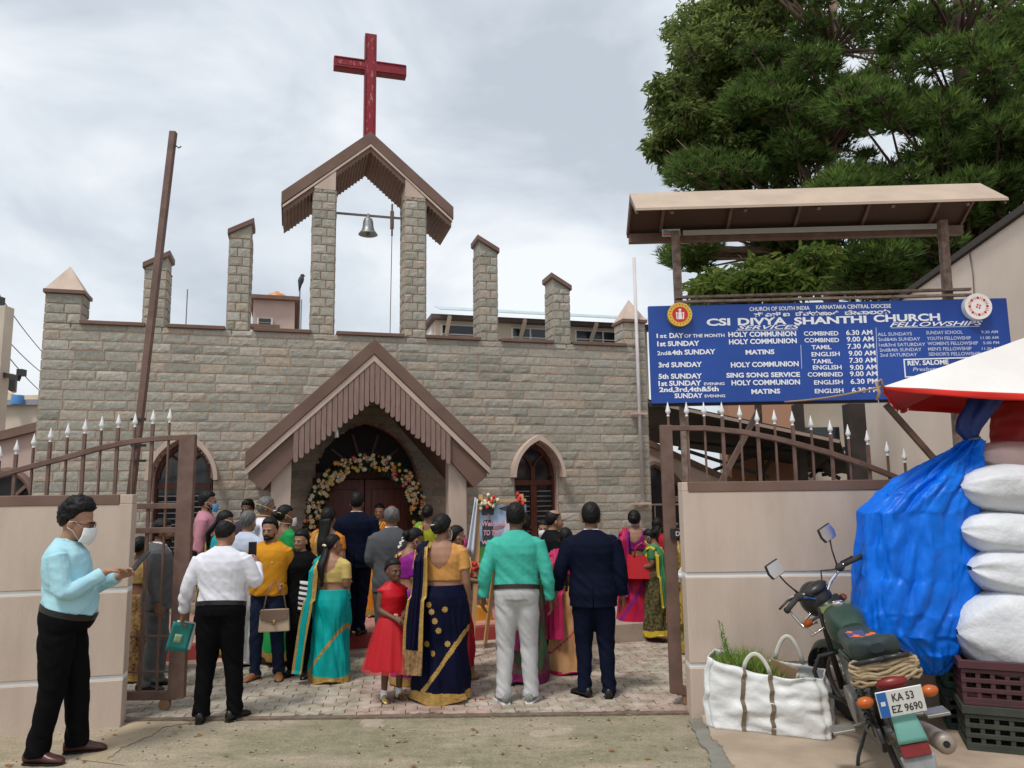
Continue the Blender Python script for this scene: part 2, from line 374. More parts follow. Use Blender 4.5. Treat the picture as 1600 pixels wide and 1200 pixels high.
# wall behind the front, nave and its roof
nv = MB(); nv.box(WX0+.02, DC-DWD-.06, .08, .5, 0, WZ-.01).box(DC+DWD+.06, WX1-.02, .08, .5, 0, WZ-.01)
nv2 = MB()
for c, w in WINS: pass
nave = MB(); nave.box(-4.2, -3.95, .56, 15, 0, 3.7).box(4.0, 4.25, .56, 15, 0, 3.7).box(-4.2, 4.25, 14.8, 15, 0, 3.7)
nave.build('nave_wall', PINKW, church)
MB().box(-4.3, 4.35, .53, 15.1, 3.7, 3.85).build('nave_roof', CONC, church)
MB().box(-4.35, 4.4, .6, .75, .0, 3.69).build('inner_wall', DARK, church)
for (a, b) in ((-3.98, -3.2), (-2.88, -2.15), (-1.72, -.95), (-.55, .42), (.79, 1.62), (1.99, 2.83), (3.2, 4.10)):
    MB().box(a-.02, b+.02, -.05, .5, WZ-.004, WZ+.05).build('coping', BROWN, church, bevel=.008)
pil = [(-3.215, -2.935, 5.1, -1), (-2.11, -1.82, 5.68, -1), (1.63, 1.92, 5.7, 1), (2.86, 3.14, 5.16, 1)]
for i, (a, b, zt, sgn) in enumerate(pil):
    m2 = MB(); stone_pier(m2, a, b, .0, .4, WZ, zt-.05, 20+5*i)
    # mono-pitch stone wedge under the cap
    zl, zr = (zt-.05, zt+.11) if sgn < 0 else (zt+.11, zt-.05)
    m2.prism([(a, zt-.055), (b, zt-.055), (b, zr), (a, zl)], 'y', 0.002, .398, 0, .4)
    p = m2.build('parapet_pillar', [STONE, MORTAR], church, tint=True, fix=False)
    c = MB(); sl_ = (zr-zl)/(b-a); e1, e2 = a-.035, b+.035
    c.prism([(e1, zl-.035*sl_-.005), (e2, zr+.035*sl_-.005), (e2, zr+.035*sl_+.075), (e1, zl-.035*sl_+.075)], 'y', -.05, .45)
    c.build('pillar_cap', BROWN, p, bevel=.006)
for i, (a, b) in enumerate(((WX0, -3.99), (4.09, WX1))):
    m2 = MB(); stone_pier(m2, a, b, .0, .36, WZ, 4.62, 60+7*i, quoin=False)
    p = m2.build('pinnacle', [STONE, MORTAR], church, tint=True, fix=False)
    MB().box(a-.035, b+.035, -.05, .41, 4.60, 4.655).build('cap_slab', BROWN, p, bevel=.006)
    cx, cy = (a+b)/2, .18
    MB().add([(a-.02, -.035, 4.655), (b+.02, -.035, 4.655), (b+.02, .395, 4.655), (a-.02, .395, 4.655), (cx, cy, 5.04)], [(0, 1, 4), (1, 2, 4), (2, 3, 4), (3, 0, 4), (3, 2, 1, 0)]).build('cap_pyramid', BEIGE, p)
# bell tower
for i, (a, b) in enumerate(((-.94, -.615), (.44, .77))):
    m2 = MB(); stone_pier(m2, a, b, -.0, .42, WZ, 6.44, 80+9*i)
    m2.build('tower_pillar', [STONE, MORTAR], church, tint=True, fix=False)
TC = -.1
def chev(ap, ev, hw, th, thv=None): # inverted V band: apex height, eave height, half width, vertical thickness
    return [(TC-hw, ev), (TC, ap), (TC+hw, ev), (TC+hw, ev-th), (TC, ap-th), (TC-hw, ev-th)]
tr = MB(); tr.prism(chev(7.44, 6.33, 1.31, .2), 'y', -.03, .98)
TR_ = tr.build('tower_roof', BROWN, church, bevel=.006)
MB().prism(chev(7.235, 6.125, 1.29, .04), 'y', -.028, .95).build('roof_trim', BEIGE, TR_)
sf = MB(); sf.prism(chev(7.19, 6.08, 1.28, .075), 'y', .0, .96); 
for s_ in (-1, 1):                       # corrugation ribs under the soffit
    for k in range(24):
        t = .05+k*.05; z = 7.115-t*.867
        if t < 1.24: sf.box(TC+s_*t-.012, TC+s_*t+.012, .005, .955, z-.018, z+.02)
sf.build('roof_soffit', BROWN, TR_)
for a, b, sg in ((-.94, -.615, -1), (.44, .77, 1)):
    za = 7.185-abs(a-TC)*.867; zb = 7.185-abs(b-TC)*.867
    MB().prism([(a+.005, 6.43), (b-.005, 6.43), (b-.005, zb), (a+.005, za)], 'y', -.022, .43).build('pillar_head', BEIGE, church)
# windows: frame, tracery, louvre bars, dark pane, hood mould
for c, w in WINS:
    fr = MB(); yy = .2
    out = arch_pts(c, w+.01, WZS, WZA+.01); inn = arch_pts(c, w-.055, WZS, WZA-.08)
    k = len(out)
    for q in range(k-1):
        vs = [(out[q][0], yy-.05, out[q][1]), (out[q+1][0], yy-.05, out[q+1][1]), (inn[q+1][0], yy-.05, inn[q+1][1]), (inn[q][0], yy-.05, inn[q][1])]
        vs += [(p[0], yy+.03, p[2]) for p in vs]
        fr.add(vs, [(0,1,2,3),(7,6,5,4),(0,4,5,1),(2,6,7,3)])
    for s_ in (-1, 1): fr.box(c+s_*w-.03, c+s_*w+.03, yy-.051, yy+.03, WZB, WZS-.002)
    fr.box(c-w+.031, c+w-.031, yy-.06, yy+.03, WZS-.14, WZS-.06); fr.box(c-.05, c+.05, yy-.058, yy+.03, WZB+.002, WZS-.141)
    fr.box(c-w+.031, c+w-.031, yy-.055, yy+.03, WZB, WZB+.07)
    fr.box(c-.035, c+.035, yy-.052, yy+.02, WZS-.058, WZS+.12)
    for s_ in (-1, 1): fr.tube([(c, yy-.02, WZS+.1), (c+s_*w*.22, yy-.02, WZS+.26), (c+s_*w*.62, yy-.02, WZS+.36)], .022, 6)
    win = fr.build('window', WOODR, church, bevel=.004)
    lv = MB()
    for s_ in (-1, 1):
        x0, x1 = sorted((c+s_*.06, c+s_*(w-.05))); z = WZB+.1
        while z < WZS-.17: lv.box(x0, x1, yy-.04, yy-.028, z, z+.012); z += .078
    lv.build('window_bar', STEEL, win)
    pn = MB(); pn.add([(p[0], yy+.015, p[1]) for p in [(c-w, WZB)]+arch_pts(c, w, WZS, WZA)+[(c+w, WZB)]], [tuple(range(len(out)+2))]); pn.build('pane', GLASSD, win)
    rv = MB()                                        # plastered reveal
    ring = [(c-w-.004, WZB)]+arch_pts(c, w+.004, WZS, WZA+.004)+[(c+w+.004, WZB)]
    for q in range(len(ring)):
        a, b = ring[q], ring[(q+1) % len(ring)]
        rv.add([(a[0], -.02, a[1]), (b[0], -.02, b[1]), (b[0], .28, b[1]), (a[0], .28, a[1])], [(0, 1, 2, 3)])
    rv.build('window_reveal', PINKW, win)
    hd = MB(); o2 = arch_pts(c, w+.085, WZS-.02, WZA+.10); i2 = arch_pts(c, w+.03, WZS-.02, WZA+.02)
    for q in range(len(o2)-1):
        vs = [(o2[q][0], -.2, o2[q][1]), (o2[q+1][0], -.2, o2[q+1][1]), (i2[q+1][0], -.2, i2[q+1][1]), (i2[q][0], -.2, i2[q][1])]; vs += [(p[0], .0, p[2]) for p in vs]
        hd.add(vs, [(0,1,2,3),(0,4,5,1),(2,6,7,3)])
    for p, q in ((o2[0], i2[0]), (o2[-1], i2[-1])): hd.add([(p[0], -.2, p[1]), (q[0], -.2, q[1]), (q[0], 0, q[1]), (p[0], 0, p[1])], [(0, 1, 2, 3)])
    hd.build('window_hood', BEIGE, win, auto=30)
# doorway
dr = MB(); ring = [(DC-DWD-.01, 0)]+arch_pts(DC, DWD+.01, DZS, DZA+.01)+[(DC+DWD+.01, 0)]
for q in range(len(ring)-1):
    a, b = ring[q], ring[q+1]; dr.add([(a[0], -.035, a[1]), (b[0], -.035, b[1]), (b[0], .5, b[1]), (a[0], .5, a[1])], [(0, 1, 2, 3)])
dr.build('door_reveal', MORTAR, church)
door = MB(); door.box(DC-.76, DC-.004, .38, .43, .24, 2.05).box(DC+.004, DC+.76, .38, .43, .24, 2.05)
for s_ in (-1, 1):
    for z0, z1 in ((.4, .95), (1.05, 1.9)):
        x0, x1 = sorted((DC+s_*.1, DC+s_*.66)); door.box(x0, x1, .36, .3795, z0, z1)
DOORM = mat('door varnish', (.2, .055, .03), .38, (.13, .035, .02), 5, stretch=(6, 6, .5), bump=.05, bsc=30)
D = door.build('door', DOORM, church, bevel=.012)
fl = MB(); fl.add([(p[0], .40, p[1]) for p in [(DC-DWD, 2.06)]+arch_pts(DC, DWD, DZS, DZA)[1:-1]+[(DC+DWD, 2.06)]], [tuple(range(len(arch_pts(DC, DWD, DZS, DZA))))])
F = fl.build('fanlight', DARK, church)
tr2 = MB(); tr2.box(DC-.76, DC+.76, .33, .395, 2.06, 2.15)
for k in range(1, 5):
    an = math.pi*k/5; tr2.bar((DC+.06*math.cos(an), .36, 2.15), (DC+.62*math.cos(an), .36, 2.15+.6*math.sin(an)), .035)
tr2.build('fanlight_bar', WOODR, F)
# porch
PX = -.155
pc_ = TC; TC = PX
pr = MB(); pr.prism(chev(3.855, 2.37, 1.56, .205), 'y', -1.5, -.0); PR = pr.build('porch_roof', BROWN, church, bevel=.008)
MB().prism(chev(3.645, 2.165, 1.555, .09), 'y', -1.485, -1.36).build('roof_trim', BEIGE, PR, bevel=.004)
MB().prism([(TC-1.52, 2.04), (TC-1.52, 2.10), (TC, 3.55), (TC+1.52, 2.10), (TC+1.52, 2.04), (TC+1.34, 1.9), (TC, 3.42), (TC-1.34, 1.9)], 'y', -1.44, -.02).build('roof_soffit', BROWN, PR)
va = MB(); k = 0; x = TC-.99
VAL = mat('valance wood', (.30, .195, .165), .6, (.23, .145, .12), 9, stretch=(4, 4, .5))
while x < TC+1.0:
    ax_ = abs(x+.031-TC); zt = 3.575-ax_*.955; ln = .52-.13*ax_
    r = .029; pts = [(x, zt+.03), (x, zt-ln)]+[(x+r-r*math.cos(a), zt-ln-r*math.sin(a)) for a in (.6, 1.2, 1.57, 1.94, 2.54)]+[(x+2*r, zt-ln), (x+2*r, zt+.03)]
    va.prism(pts, 'y', -1.475, -1.452); x += .0672
va.add([(TC-1.0, -1.448, 2.62), (TC, -1.448, 3.58), (TC+1.0, -1.448, 2.62), (TC+1.0, -1.448, 2.38), (TC, -1.448, 3.22), (TC-1.0, -1.448, 2.38)], [(0, 1, 4, 5), (1, 2, 3, 4)])
va.build('porch_valance', VAL, PR)
for a, b in ((-1.405, -1.162), (.862, 1.107)):
    za, zb = [3.45-abs(q-TC)*1.1 for q in (a, b)]
    MB().prism([(a, .2), (b, .2), (b, zb), (a, za)], 'y', -1.35, -1.12).build('porch_post', BEIGE, church, bevel=.008)
lamp_m = mat('lamp glass', (.8, .8, .78), .15)
for a, zz in ((-.62, 2.62), (.42, 2.62)):
    l_ = MB(); l_.tube([(a, -1.33, zz+.16), (a, -1.36, zz+.1)], .012, 6); l_.tube([(a, -1.36, zz+.1), (a+.01, -1.37, zz-.06)], [.018, .028], 8)
    l_.build('porch_lamp', lamp_m, church, smooth=True)
TC = pc_
# platform and steps
MB().box(-4.35, 4.4, -2.34, -.06, -.02, .06).build('plinth', CONC, church, bevel=.012)
st = MB(); st.box(-2.75, 2.05, -2.16, -.03, .0, .225); st.build('platform', REDP, church, bevel=.015)
MB().box(-2.74, 2.04, -2.15, -.03, .226, .24).build('platform_top', REDT, church, bevel=.004)
MB().box(2.06, 3.08, -2.6, -1.5, .0, .225).build('side_block', CONC, church, bevel=.012)
# bell, cross, rain pipe, wires
bl = thing('church_bell', 'small grey bell hung from a rod between the two tall tower pillars', 'bell', CW(-.105, .2, 5.85), AZ)
BM = mat('weathered bell metal', (.3, .31, .32), .45, (.2, .21, .21), 9, metal=.5, bump=.1, bsc=60)
MB().lathe([(.018, .33), (.03, .3), (.02, .265), (.06, .25), (.078, .2), (.085, .12), (.1, .06), (.135, .015), (.15, -.01), (.14, -.012), (.0, .05)], 28).build('bell_body', BM, bl, smooth=True)
MB().tube([(0, 0, .03), (0, 0, -.03)], .009, 8).ell((0, 0, -.035), (.022, .022, .022), 10, 6).build('clapper', BM, bl, smooth=True)
MB().bar((-.5, 0, .3), (.54, 0, .3), .03, .03).build('bell_rod', mat('rod', (.14, .12, .13), .5), bl)
wh = MB(); wh.box(.36, .385, -.02, .02, .0, .52); wh.box(.345, .40, -.03, .03, .12, .4); wh.tube([(.372, -.03, .3), (.36, -.05, -.6), (.35, -.05, -1.6)], .006, 6); wh.build('rope_lever', BROWN, bl)
cr = thing('cross', 'tall weathered red cross on the ridge of the bell tower roof', 'cross', CW(-.105, .2, 7.2), AZ)
def cross_mb(w, d, m=0):
    o = MB(); a = w/2; o.prism([(-a, 0), (a, 0), (a, 1.33), (.575, 1.33), (.575, 1.33+w), (a, 1.33+w), (a, 1.98), (-a, 1.98), (-a, 1.33+w), (-.575, 1.33+w), (-.575, 1.33), (-a, 1.33)], 'y', -d/2, d/2, m); return o
cross_mb(.185, .16).build('cross_body', CROSSR, cr, bevel=.006)
ridge = MB()
for s_ in (-1, 1): ridge.box(s_*.082-.01, s_*.082+.01, -.095, -.081, .05, 1.31); ridge.box(s_*.082-.01, s_*.082+.01, -.095, -.081, 1.53, 1.96)
for z in (1.348, 1.502):
    ridge.box(-.56, -.094, -.095, -.081, z-.01, z+.01); ridge.box(.094, .56, -.095, -.081, z-.01, z+.01)
ridge.build('edge_moulding', CROSSR, cr, bevel=.004)
WORN = mat('bare patches', (.27, .015, .028), .7, (.34, .2, .16), 22, stretch=(1, 1, .35), lo=.56, hi=.64)
MB().box(-.055, .055, -.0845, -.0805, .06, 1.92).box(-.52, -.06, -.0845, -.0805, 1.385, 1.465).build('worn_paint', WORN, cr)
pp = thing('rain_pipe', 'thin white rain pipe standing at the right corner of the church front', 'pipe', CW(4.28, -.09, 0), AZ)
m2 = MB(); m2.tube([(0, 0, 1.62), (0, 0, 5.7)], .028, 10); m2.build('pipe_body', mat('white pvc', (.66, .63, .62), .5, (.55, .5, .5), 4), pp, smooth=True)
for z in (1.6, 3.05): MB().box(-.13, .13, -.035, .06, z, z+.035).build('pipe_clamp', BEIGE, pp)
# flower arch at the door
fa = thing('flower_arch', 'round arch of cream, orange and red flowers framing the church door', 'flower arch', CW(-.13, -.42, .24), AZ)
def ring_pt(an, r): return (r*math.cos(an), 1.32+r*math.sin(an))
rnd = random.Random(8); path = [(-.74, 0), (-.76, .5), (-.74, 1.0)]+[ring_pt(R_(195-i*15), .715) for i in range(1, 14)]+[(.72, 1.0), (.74, .5), (.72, 0)]
lf = MB()
def along(t):
    q = t*(len(path)-1); i = min(int(q), len(path)-2); f_ = q-i; return (path[i][0]*(1-f_)+path[i+1][0]*f_, path[i][1]*(1-f_)+path[i+1][1]*f_)
for i in range(3600):
    x, z = along(rnd.random()); r = .13*math.sqrt(rnd.random())*(1.15 if z < 1 else 1); an = rnd.uniform(0, 6.28)
    c = Vector((x+r*math.cos(an), rnd.uniform(-.12, .1), z+r*math.sin(an))); s_ = rnd.uniform(.03, .06)
    a = Vector((rnd.uniform(-1, 1), rnd.uniform(-1, .3), rnd.uniform(-1, 1))).normalized(); b = a.cross(Vector((rnd.random(), rnd.random(), rnd.random()))).normalized()
    lf.add([c-a*s_, c+b*s_*.4, c+a*s_, c-b*s_*.4], [(0, 1, 2, 3)], 0, rnd.random())
FLC = [mat(nm+' petals', c, .6) for nm, c in (('cream', (.75, .68, .5)), ('orange', (.75, .3, .06)), ('red', (.5, .06, .05)), ('yellow', (.75, .5, .1)))]
fls = []
while len(fls) < 300:
    t = rnd.random(); x, z = along(t)
    if z < .85 and rnd.random() < .75: continue
    r = .12*math.sqrt(rnd.random()); an = rnd.uniform(0, 6.28); c = Vector((x+r*math.cos(an), -.13+rnd.uniform(-.05, .03), z+r*math.sin(an)))
    fls.append((rnd.uniform(.02, .042), c, rnd.choices((0, 1, 2, 3), (5, 2.2, 1.2, 1.5))[0], Vector((rnd.uniform(-.6, .6), -1, rnd.uniform(-.6, .6))).normalized()))
fls.sort(key=lambda q: -q[0]); rest = MB()
for n_, (R2, c, kind, nrm) in enumerate(fls):
    fm = MB() if n_ < 100 else rest; X = nrm.orthogonal().normalized(); Y = nrm.cross(X); vs = [c]; fs = []
    for q in range(12): a_ = q*math.pi/6; vs.append(c+(X*math.cos(a_)+Y*math.sin(a_))*R2*(1 if q % 2 else .62)+nrm*(.012 if q % 2 else .005))
    fm.add(vs, [(0, 1+q, 1+(q+1) % 12) for q in range(12)], kind); fm.ell(c+nrm*.006, (R2*.24,)*3, 6, 4, 3 if kind == 0 else 0)
    if n_ < 100: fm.build('flower', FLC, fa, fix=False)
tag(rest.build('flowers', FLC, fa, fix=False), None, None, kind='stuff')
lf.build('foliage', mat('arch foliage', (.02, .035, .015), .6, (.035, .06, .02), 20), fa, fix=False)
# ---------------------------------------------------------------- compound walls
def comp_wall(label, a, b, th, zt, ends, notches):
    a = Vector((*a, 0)); b = Vector((*b, 0)); L = (b-a).length; rz = math.atan2(b.y-a.y, b.x-a.x)
    w = thing('compound_wall', label, 'wall', a, rz, 'compound walls beside the gateway')
    m = MB(); zs = [-.05]+[q for n in notches for q in (n, n+.04)]+[zt-.075]
    for i in range(0, len(zs)-1, 2): m.box(0, L, 0, th, zs[i], zs[i+1])
    for i in range(1, len(zs)-1, 2): m.box(.002, L-.002, .012, th-.002, zs[i]-.001, zs[i+1]+.001, 1)
    m.box(ends[0], L-ends[1], 0.004, th-.004, zt-.075, zt-.012)
    for x0, x1 in ((0, ends[0]), (L-ends[1], L)):
        if x1 > x0: m.box(x0, x1, 0, th, zt-.075, zt)
    # uneven splash of dried plaster along the foot
    WALLM = mat('compound wall paint', (.575, .465, .385), .8, (.485, .385, .31), 2.0, bump=.22, bsc=38, stretch=(2, 2, .5), lo=.4, hi=.75)
    m.build('wall_body', [WALLM, mat('white groove', (.82, .82, .8), .6)], w, bevel=.006)
    MB().box(ends[0]+.001, L-ends[1]-.001, -.006, th+.006, zt-.085, zt+.002).build('wall_coping', BROWN, w, bevel=.006)
    return w
comp_wall('beige wall with white grooves behind the man using a phone', (-7.2, 5.58), (-3.21, 6.54), .17, 1.86, (0, .1), (.36, 1.06))
comp_wall('beige wall with white grooves behind the motorbike and the blue tarpaulin', (1.43, 6.57), (6.9, 6.60), .17, 1.9, (.05, 0), (.385, 1.11))
# ---------------------------------------------------------------- gates
def finial(mb, x, y, z, s=1.0, m=0):
    mb.lathe([(.006, 0), (.014, .004), (.014, .012), (.007, .018), (.022, .04), (.024, .05), (.012, .09), (.002, .135)], 8, m, (x, y, z))
def gate(label, D, arc, tips, stile, bars_bottom_px, thick, rail_px, inner):
    P0 = atD(stile[0], 1095, D); g = thing('sliding_gate', label, 'gate', (float(P0[0]), D, 0), 0, 'two leaves of the gate')
    def loc(u, v, dy=0): p = atD(u, v, D); return (float(p[0]-P0[0]), dy, float(p[2]))
    fr = MB(); pts = [loc(*q) for q in arc]
    for a, b in zip(pts[:-1], pts[1:]): fr.bar(a, (b[0]+(b[0]-a[0])*.02, 0, b[2]+(b[2]-a[2])*.02), .045, .06, upv=(0, 1, 0))
    xs = loc(stile[0], 900)[0]; x1 = loc(stile[1], 900)[0]; xc = (xs+x1)/2; ztop = pts[0][2]
    zb = .1
    fr.box(min(xs, x1), max(xs, x1), -.03, .03, zb, ztop+.028)
    far = pts[-1][0]
    lo, hi = sorted((xc, far)); fr.box(lo, hi, -.028, .028, zb-.012, zb+.06)
    for v in rail_px:
        z = loc(stile[0], v)[2]; fr.box(lo, hi, -.026, .026, z-.025, z+.025)
    for z in inner: fr.box(lo, hi, -.007, .007, z-.008, z+.008)
    fr.build('gate_frame', BROWN2, g, bevel=.004)
    for i, (u, v) in enumerate(tips):
        tip = loc(u, v); zt = tip[2]-.135; x = tip[0]; w = .028 if i in thick else .015
        # height of the arched rail here
        B = MB(); B.box(x-w/2, x+w/2, -.012, .012, zb+.05, zt if w < .03 else zt); b = B.build('gate_bar', BROWN2, g)
        T = MB(); finial(T, x, 0, zt); T.build('spear_tip', WHITEP, b, auto=40)
    for x in (xc, (xc+far)/2):
        wl = MB(); wl.tube([(x+.1*(1 if far > xc else -1), -.02, .05), (x+.1*(1 if far > xc else -1), .02, .05)], .05, 14); wl.build('gate_wheel', mat('cast wheel', (.3, .17, .09), .7), g, auto=40)
    return g
gl = gate('brown iron gate leaf with white spear tips, open behind the left wall', 7.0,
     [(283, 684), (270, 684), (240, 686), (200, 691), (150, 702), (100, 716), (50, 729), (0, 743), (-80, 768)],
     [(266, 638), (240, 640), (212, 645), (186, 646), (160, 650), (134, 655), (107, 661), (80, 668), (54, 677), (27, 687), (1, 697), (-26, 708)], (297, 272), 1090, (1, 3, 5, 7, 9), (790, 828), (.32, .62))
gr = gate('brown iron gate leaf with white spear tips, open below the notice board', 6.93,
     [(1049, 669), (1100, 669), (1160, 675), (1220, 687), (1290, 706), (1350, 726), (1400, 746), (1440, 764)],
     [(1072, 628), (1099, 628), (1127, 628), (1155, 633), (1182, 640), (1209, 640), (1237, 642), (1266, 649), (1296, 656), (1324, 663), (1354, 672), (1385, 689), (1412, 700)], (1040, 1059), 1090, (2, 4, 6, 8, 10), (780, 830), ())
fx = MB(); p = atD(1043, 628, 6.93); finial(fx, float(p[0])-gr.location.x, 0, float(p[2])-.135); z0_ = float(p[2])-.135; 
fx.build('spear_tip', WHITEP, gr, auto=40); MB().box(float(p[0])-gr.location.x-.009, float(p[0])-gr.location.x+.009, -.009, .009, 2.4, z0_).build('gate_bar', BROWN2, gr)
pl = MB(); q = atD(1056, 833, 6.9); lx = float(q[0])-gr.location.x; pl.box(lx-.05, lx+.06, -.05, -.031, float(q[2])-.045, float(q[2])+.04); PLT = pl.build('lock_plate', mat('black iron', (.03, .027, .026), .5), gr)
tm = MB(); text_mesh(tm, 'D', lambda x, y, z: (lx-.005+x, -.052, float(q[2])-.022+y), height=.04, bold=.01); tm.build('plate_letter', WHITEP, PLT)
# leaning pole
po = MB(); a_, b_ = atD(271, 206, 7.25), atD(200, 812, 7.25); dv = (b_-a_)/(a_[2]-b_[2]); foot = b_+dv*b_[2]
pole = thing('leaning_pole', 'tall bare brown pole leaning beside the left end of the church', 'pole', [float(q) for q in foot])
po = MB(); top = Vector([float(q) for q in (a_-foot)]); po.bar((0, 0, 0), top, .062, .062, upv=(0, 1, 0)); po.build('pole_shaft', BROWN2, pole, bevel=.006)
hk = MB(); hk.tube([top-Vector((0, 0, .12)), top+Vector((.06, 0, -.17)), top+Vector((.085, 0, -.155))], .007, 6); hk.build('hook', BROWN2, pole)
for v in (655, 696, 720):
    w_ = atD(214, v, 7.2)-foot; c = MB(); c.box(float(w_[0])-.06, float(w_[0])+.08, -.05, -.036, float(w_[2])-.012, float(w_[2])+.012); c.build('bracket', mat('black iron', (.03,)*3), pole)
# ---------------------------------------------------------------- notice board
SA, SB = Vector((1.352, 7.40, 0)), Vector((4.80, 7.26, 0))
srz = math.atan2(SB.y-SA.y, SB.x-SA.x); SL = (SB-SA).length; SZ0, SZ1 = 2.665, 3.635
sign = thing('notice_board', 'long blue church notice board with white service times under its own little roof', 'notice board', SA, srz)
def bd(u, v, off=.0):                         # measured point of the photograph -> board-local (x, z)
    n = Vector((math.sin(srz), -math.cos(srz), 0)); d = Vector(ray(u, v)); C0 = Vector(CP); t = n.dot(SA+n*off-C0)/n.dot(d); p = C0+d*t-SA
    return (p.x*math.cos(srz)+p.y*math.sin(srz), p.z)
BLUE = mat('blue board paint', (.018, .075, .36), .38, (.014, .06, .3), 1.5, bump=.03, bsc=20)
LET = mat('white lettering', (.85, .87, .92), .5); LETD = mat('faded lettering', (.5, .56, .74), .5)
MB().box(0, SL, 0, .05, SZ0, SZ1).build('board', BLUE, sign, bevel=.006)
MB().box(-.01, SL+.01, .052, .09, SZ0-.02, SZ0+.03).build('board_rail', mat('black iron', (.03,)*3), sign)
def lines(name, rows, m, parent=None):
    mb = MB()
    for txt, x0, x1, yb, hp, kw in rows:      # left, right, baseline and cap height measured on the photograph
        (ax, az), (bx, bz) = bd(x0, yb[0]), bd(x1, yb[1]); h = hp/1200*7.33; sl = (bz-az)/(bx-ax)
        b = kw.get('bold', .02)
        mb = MB(); text_mesh(mb, txt, lambda x, y, z: (ax+x, -.004-z, az+x*sl+y), width=bx-ax, height=h, bold=b, shear=kw.get('shear', 0))
        mb.build(name, m, parent or sign, fix=False)
K = {}; B = {'bold': .035}; I = {'shear': .35, 'bold': .015}
lines('heading_lettering', [('CHURCH OF SOUTH INDIA', 1171, 1265, (486, 484), 6.5, {}), ('KARNATAKA CENTRAL DIOCESE', 1275, 1392, (483, 481), 6.5, {}),
     ('\u0cb8\u0cbf \u0c8e\u0cb8\u0ccd \u0c90', 1178, 1234, (495, 494), 6.5, B), ('\u0ca6\u0cbf\u0cb5\u0ccd\u0caf\u0cb6\u0cbe\u0c82\u0ca4\u0cbf', 1243, 1310, (493.5, 492), 6.5, B), ('\u0ca6\u0cc7\u0cb5\u0cbe\u0cb2\u0caf', 1320, 1391, (492, 490), 6.5, B),
     ('CSI', 1104, 1141, (509, 508), 11.5, B), ('DIVYA', 1153, 1229, (508, 506.5), 11.5, B), ('SHANTHI', 1241, 1354, (507, 504), 11.5, B), ('CHURCH', 1365, 1469, (503, 500.5), 11.5, B),
     ('SERVICES', 1152, 1250, (515, 513.5), 6.5, I), ('FELLOWSHIPS', 1390, 1536, (511, 508), 7.5, I)], LET)
und = MB()
for x0, x1, y0, y1 in ((1150, 1246, 517, 516), (1392, 1530, 513, 510.5)):
    (a, c), (b, d) = bd(x0, y0), bd(x1, y1); und.add([(a, -.004, c), (b, -.004, d), (b, -.004, d+.006), (a, -.004, c+.006)], [(0, 1, 2, 3)])
for x0, y0, y1 in ((1250.5, 539, 576), (1368, 512, 630)):
    (a, c), (b, d) = bd(x0, y0), bd(x0+(4 if y1 > 600 else 1.5), y1); und.add([(b, -.004, d), (b+.006, -.004, d), (a+.006, -.004, c), (a, -.004, c)], [(0, 1, 2, 3)])
und.build('ruled_line', LETD, sign)
rows = [('1st', 1026, 1042, (528, 528), 7, {}), ('DAY', 1046, 1068, (528, 528), 8, B), ('OF THE MONTH', 1069, 1132, (527.5, 526.5), 5.5, {}), ('HOLY COMMUNION', 1138, 1244, (526.5, 525), 8, B), ('COMBINED', 1256, 1310, (524.5, 524), 7, {}), ('6.30 AM', 1322, 1363, (523.5, 523), 8, {}),
    ('1st SUNDAY', 1027, 1093, (541, 540), 8, B), ('HOLY COMMUNION', 1139, 1245, (538, 536), 8, B), ('COMBINED', 1257, 1311, (535, 534.5), 7, {}), ('9.00 AM', 1323, 1365, (534, 533), 8, {}),
    ('2nd&', 1027, 1050, (555, 554.5), 6.5, {}), ('4th SUNDAY', 1050, 1118, (554.5, 553), 8, B), ('MATINS', 1165, 1210, (554, 553), 7.5, B), ('TAMIL', 1268, 1299, (546, 545.5), 7, {}), ('7.30 AM', 1324, 1366, (545, 544), 8, {}), ('ENGLISH', 1268, 1312, (557, 556), 7, {}), ('9.00 AM', 1326, 1368, (556, 555), 8, {}),
    ('3rd SUNDAY', 1029, 1097, (574, 573), 8, B), ('HOLY COMMUNION', 1142, 1248, (574, 572), 8, B), ('TAMIL', 1269, 1301, (568, 567.5), 7, {}), ('7.30 AM', 1327, 1369, (567, 566), 8, {}), ('ENGLISH', 1270, 1315, (577.5, 577), 7, {}), ('9.00 AM', 1328, 1370, (578, 577), 8, {}),
    ('5th SUNDAY', 1029, 1097, (592, 591), 8, B), ('SING SONG SERVICE', 1135, 1250, (590, 588.5), 7.5, B), ('COMBINED', 1262, 1317, (588.5, 588), 7, {}), ('9.00 AM', 1328, 1371, (588, 587), 8, {}),
    ('1st SUNDAY', 1029, 1096, (603, 602), 8, B), ('EVENING', 1100, 1132, (602, 601.5), 4.5, {}), ('HOLY COMMUNION', 1143, 1250, (602, 600.5), 8, B), ('ENGLISH', 1272, 1317, (601, 600), 7, {}), ('6.30 PM', 1329, 1371, (600, 599), 8, {}),
    ('2nd,3rd,4th&5th', 1030, 1123, (612.5, 611), 7.5, B), ('SUNDAY', 1054, 1098, (622, 621.5), 7.5, B), ('EVENING', 1101, 1133, (621, 620.5), 4.5, {}), ('MATINS', 1174, 1219, (615.5, 614.5), 7.5, B), ('ENGLISH', 1273, 1318, (614.5, 613.5), 7, {}), ('6.30 PM', 1331, 1373, (613.5, 612.5), 8, {})]
lines('schedule_lettering', rows, LET)
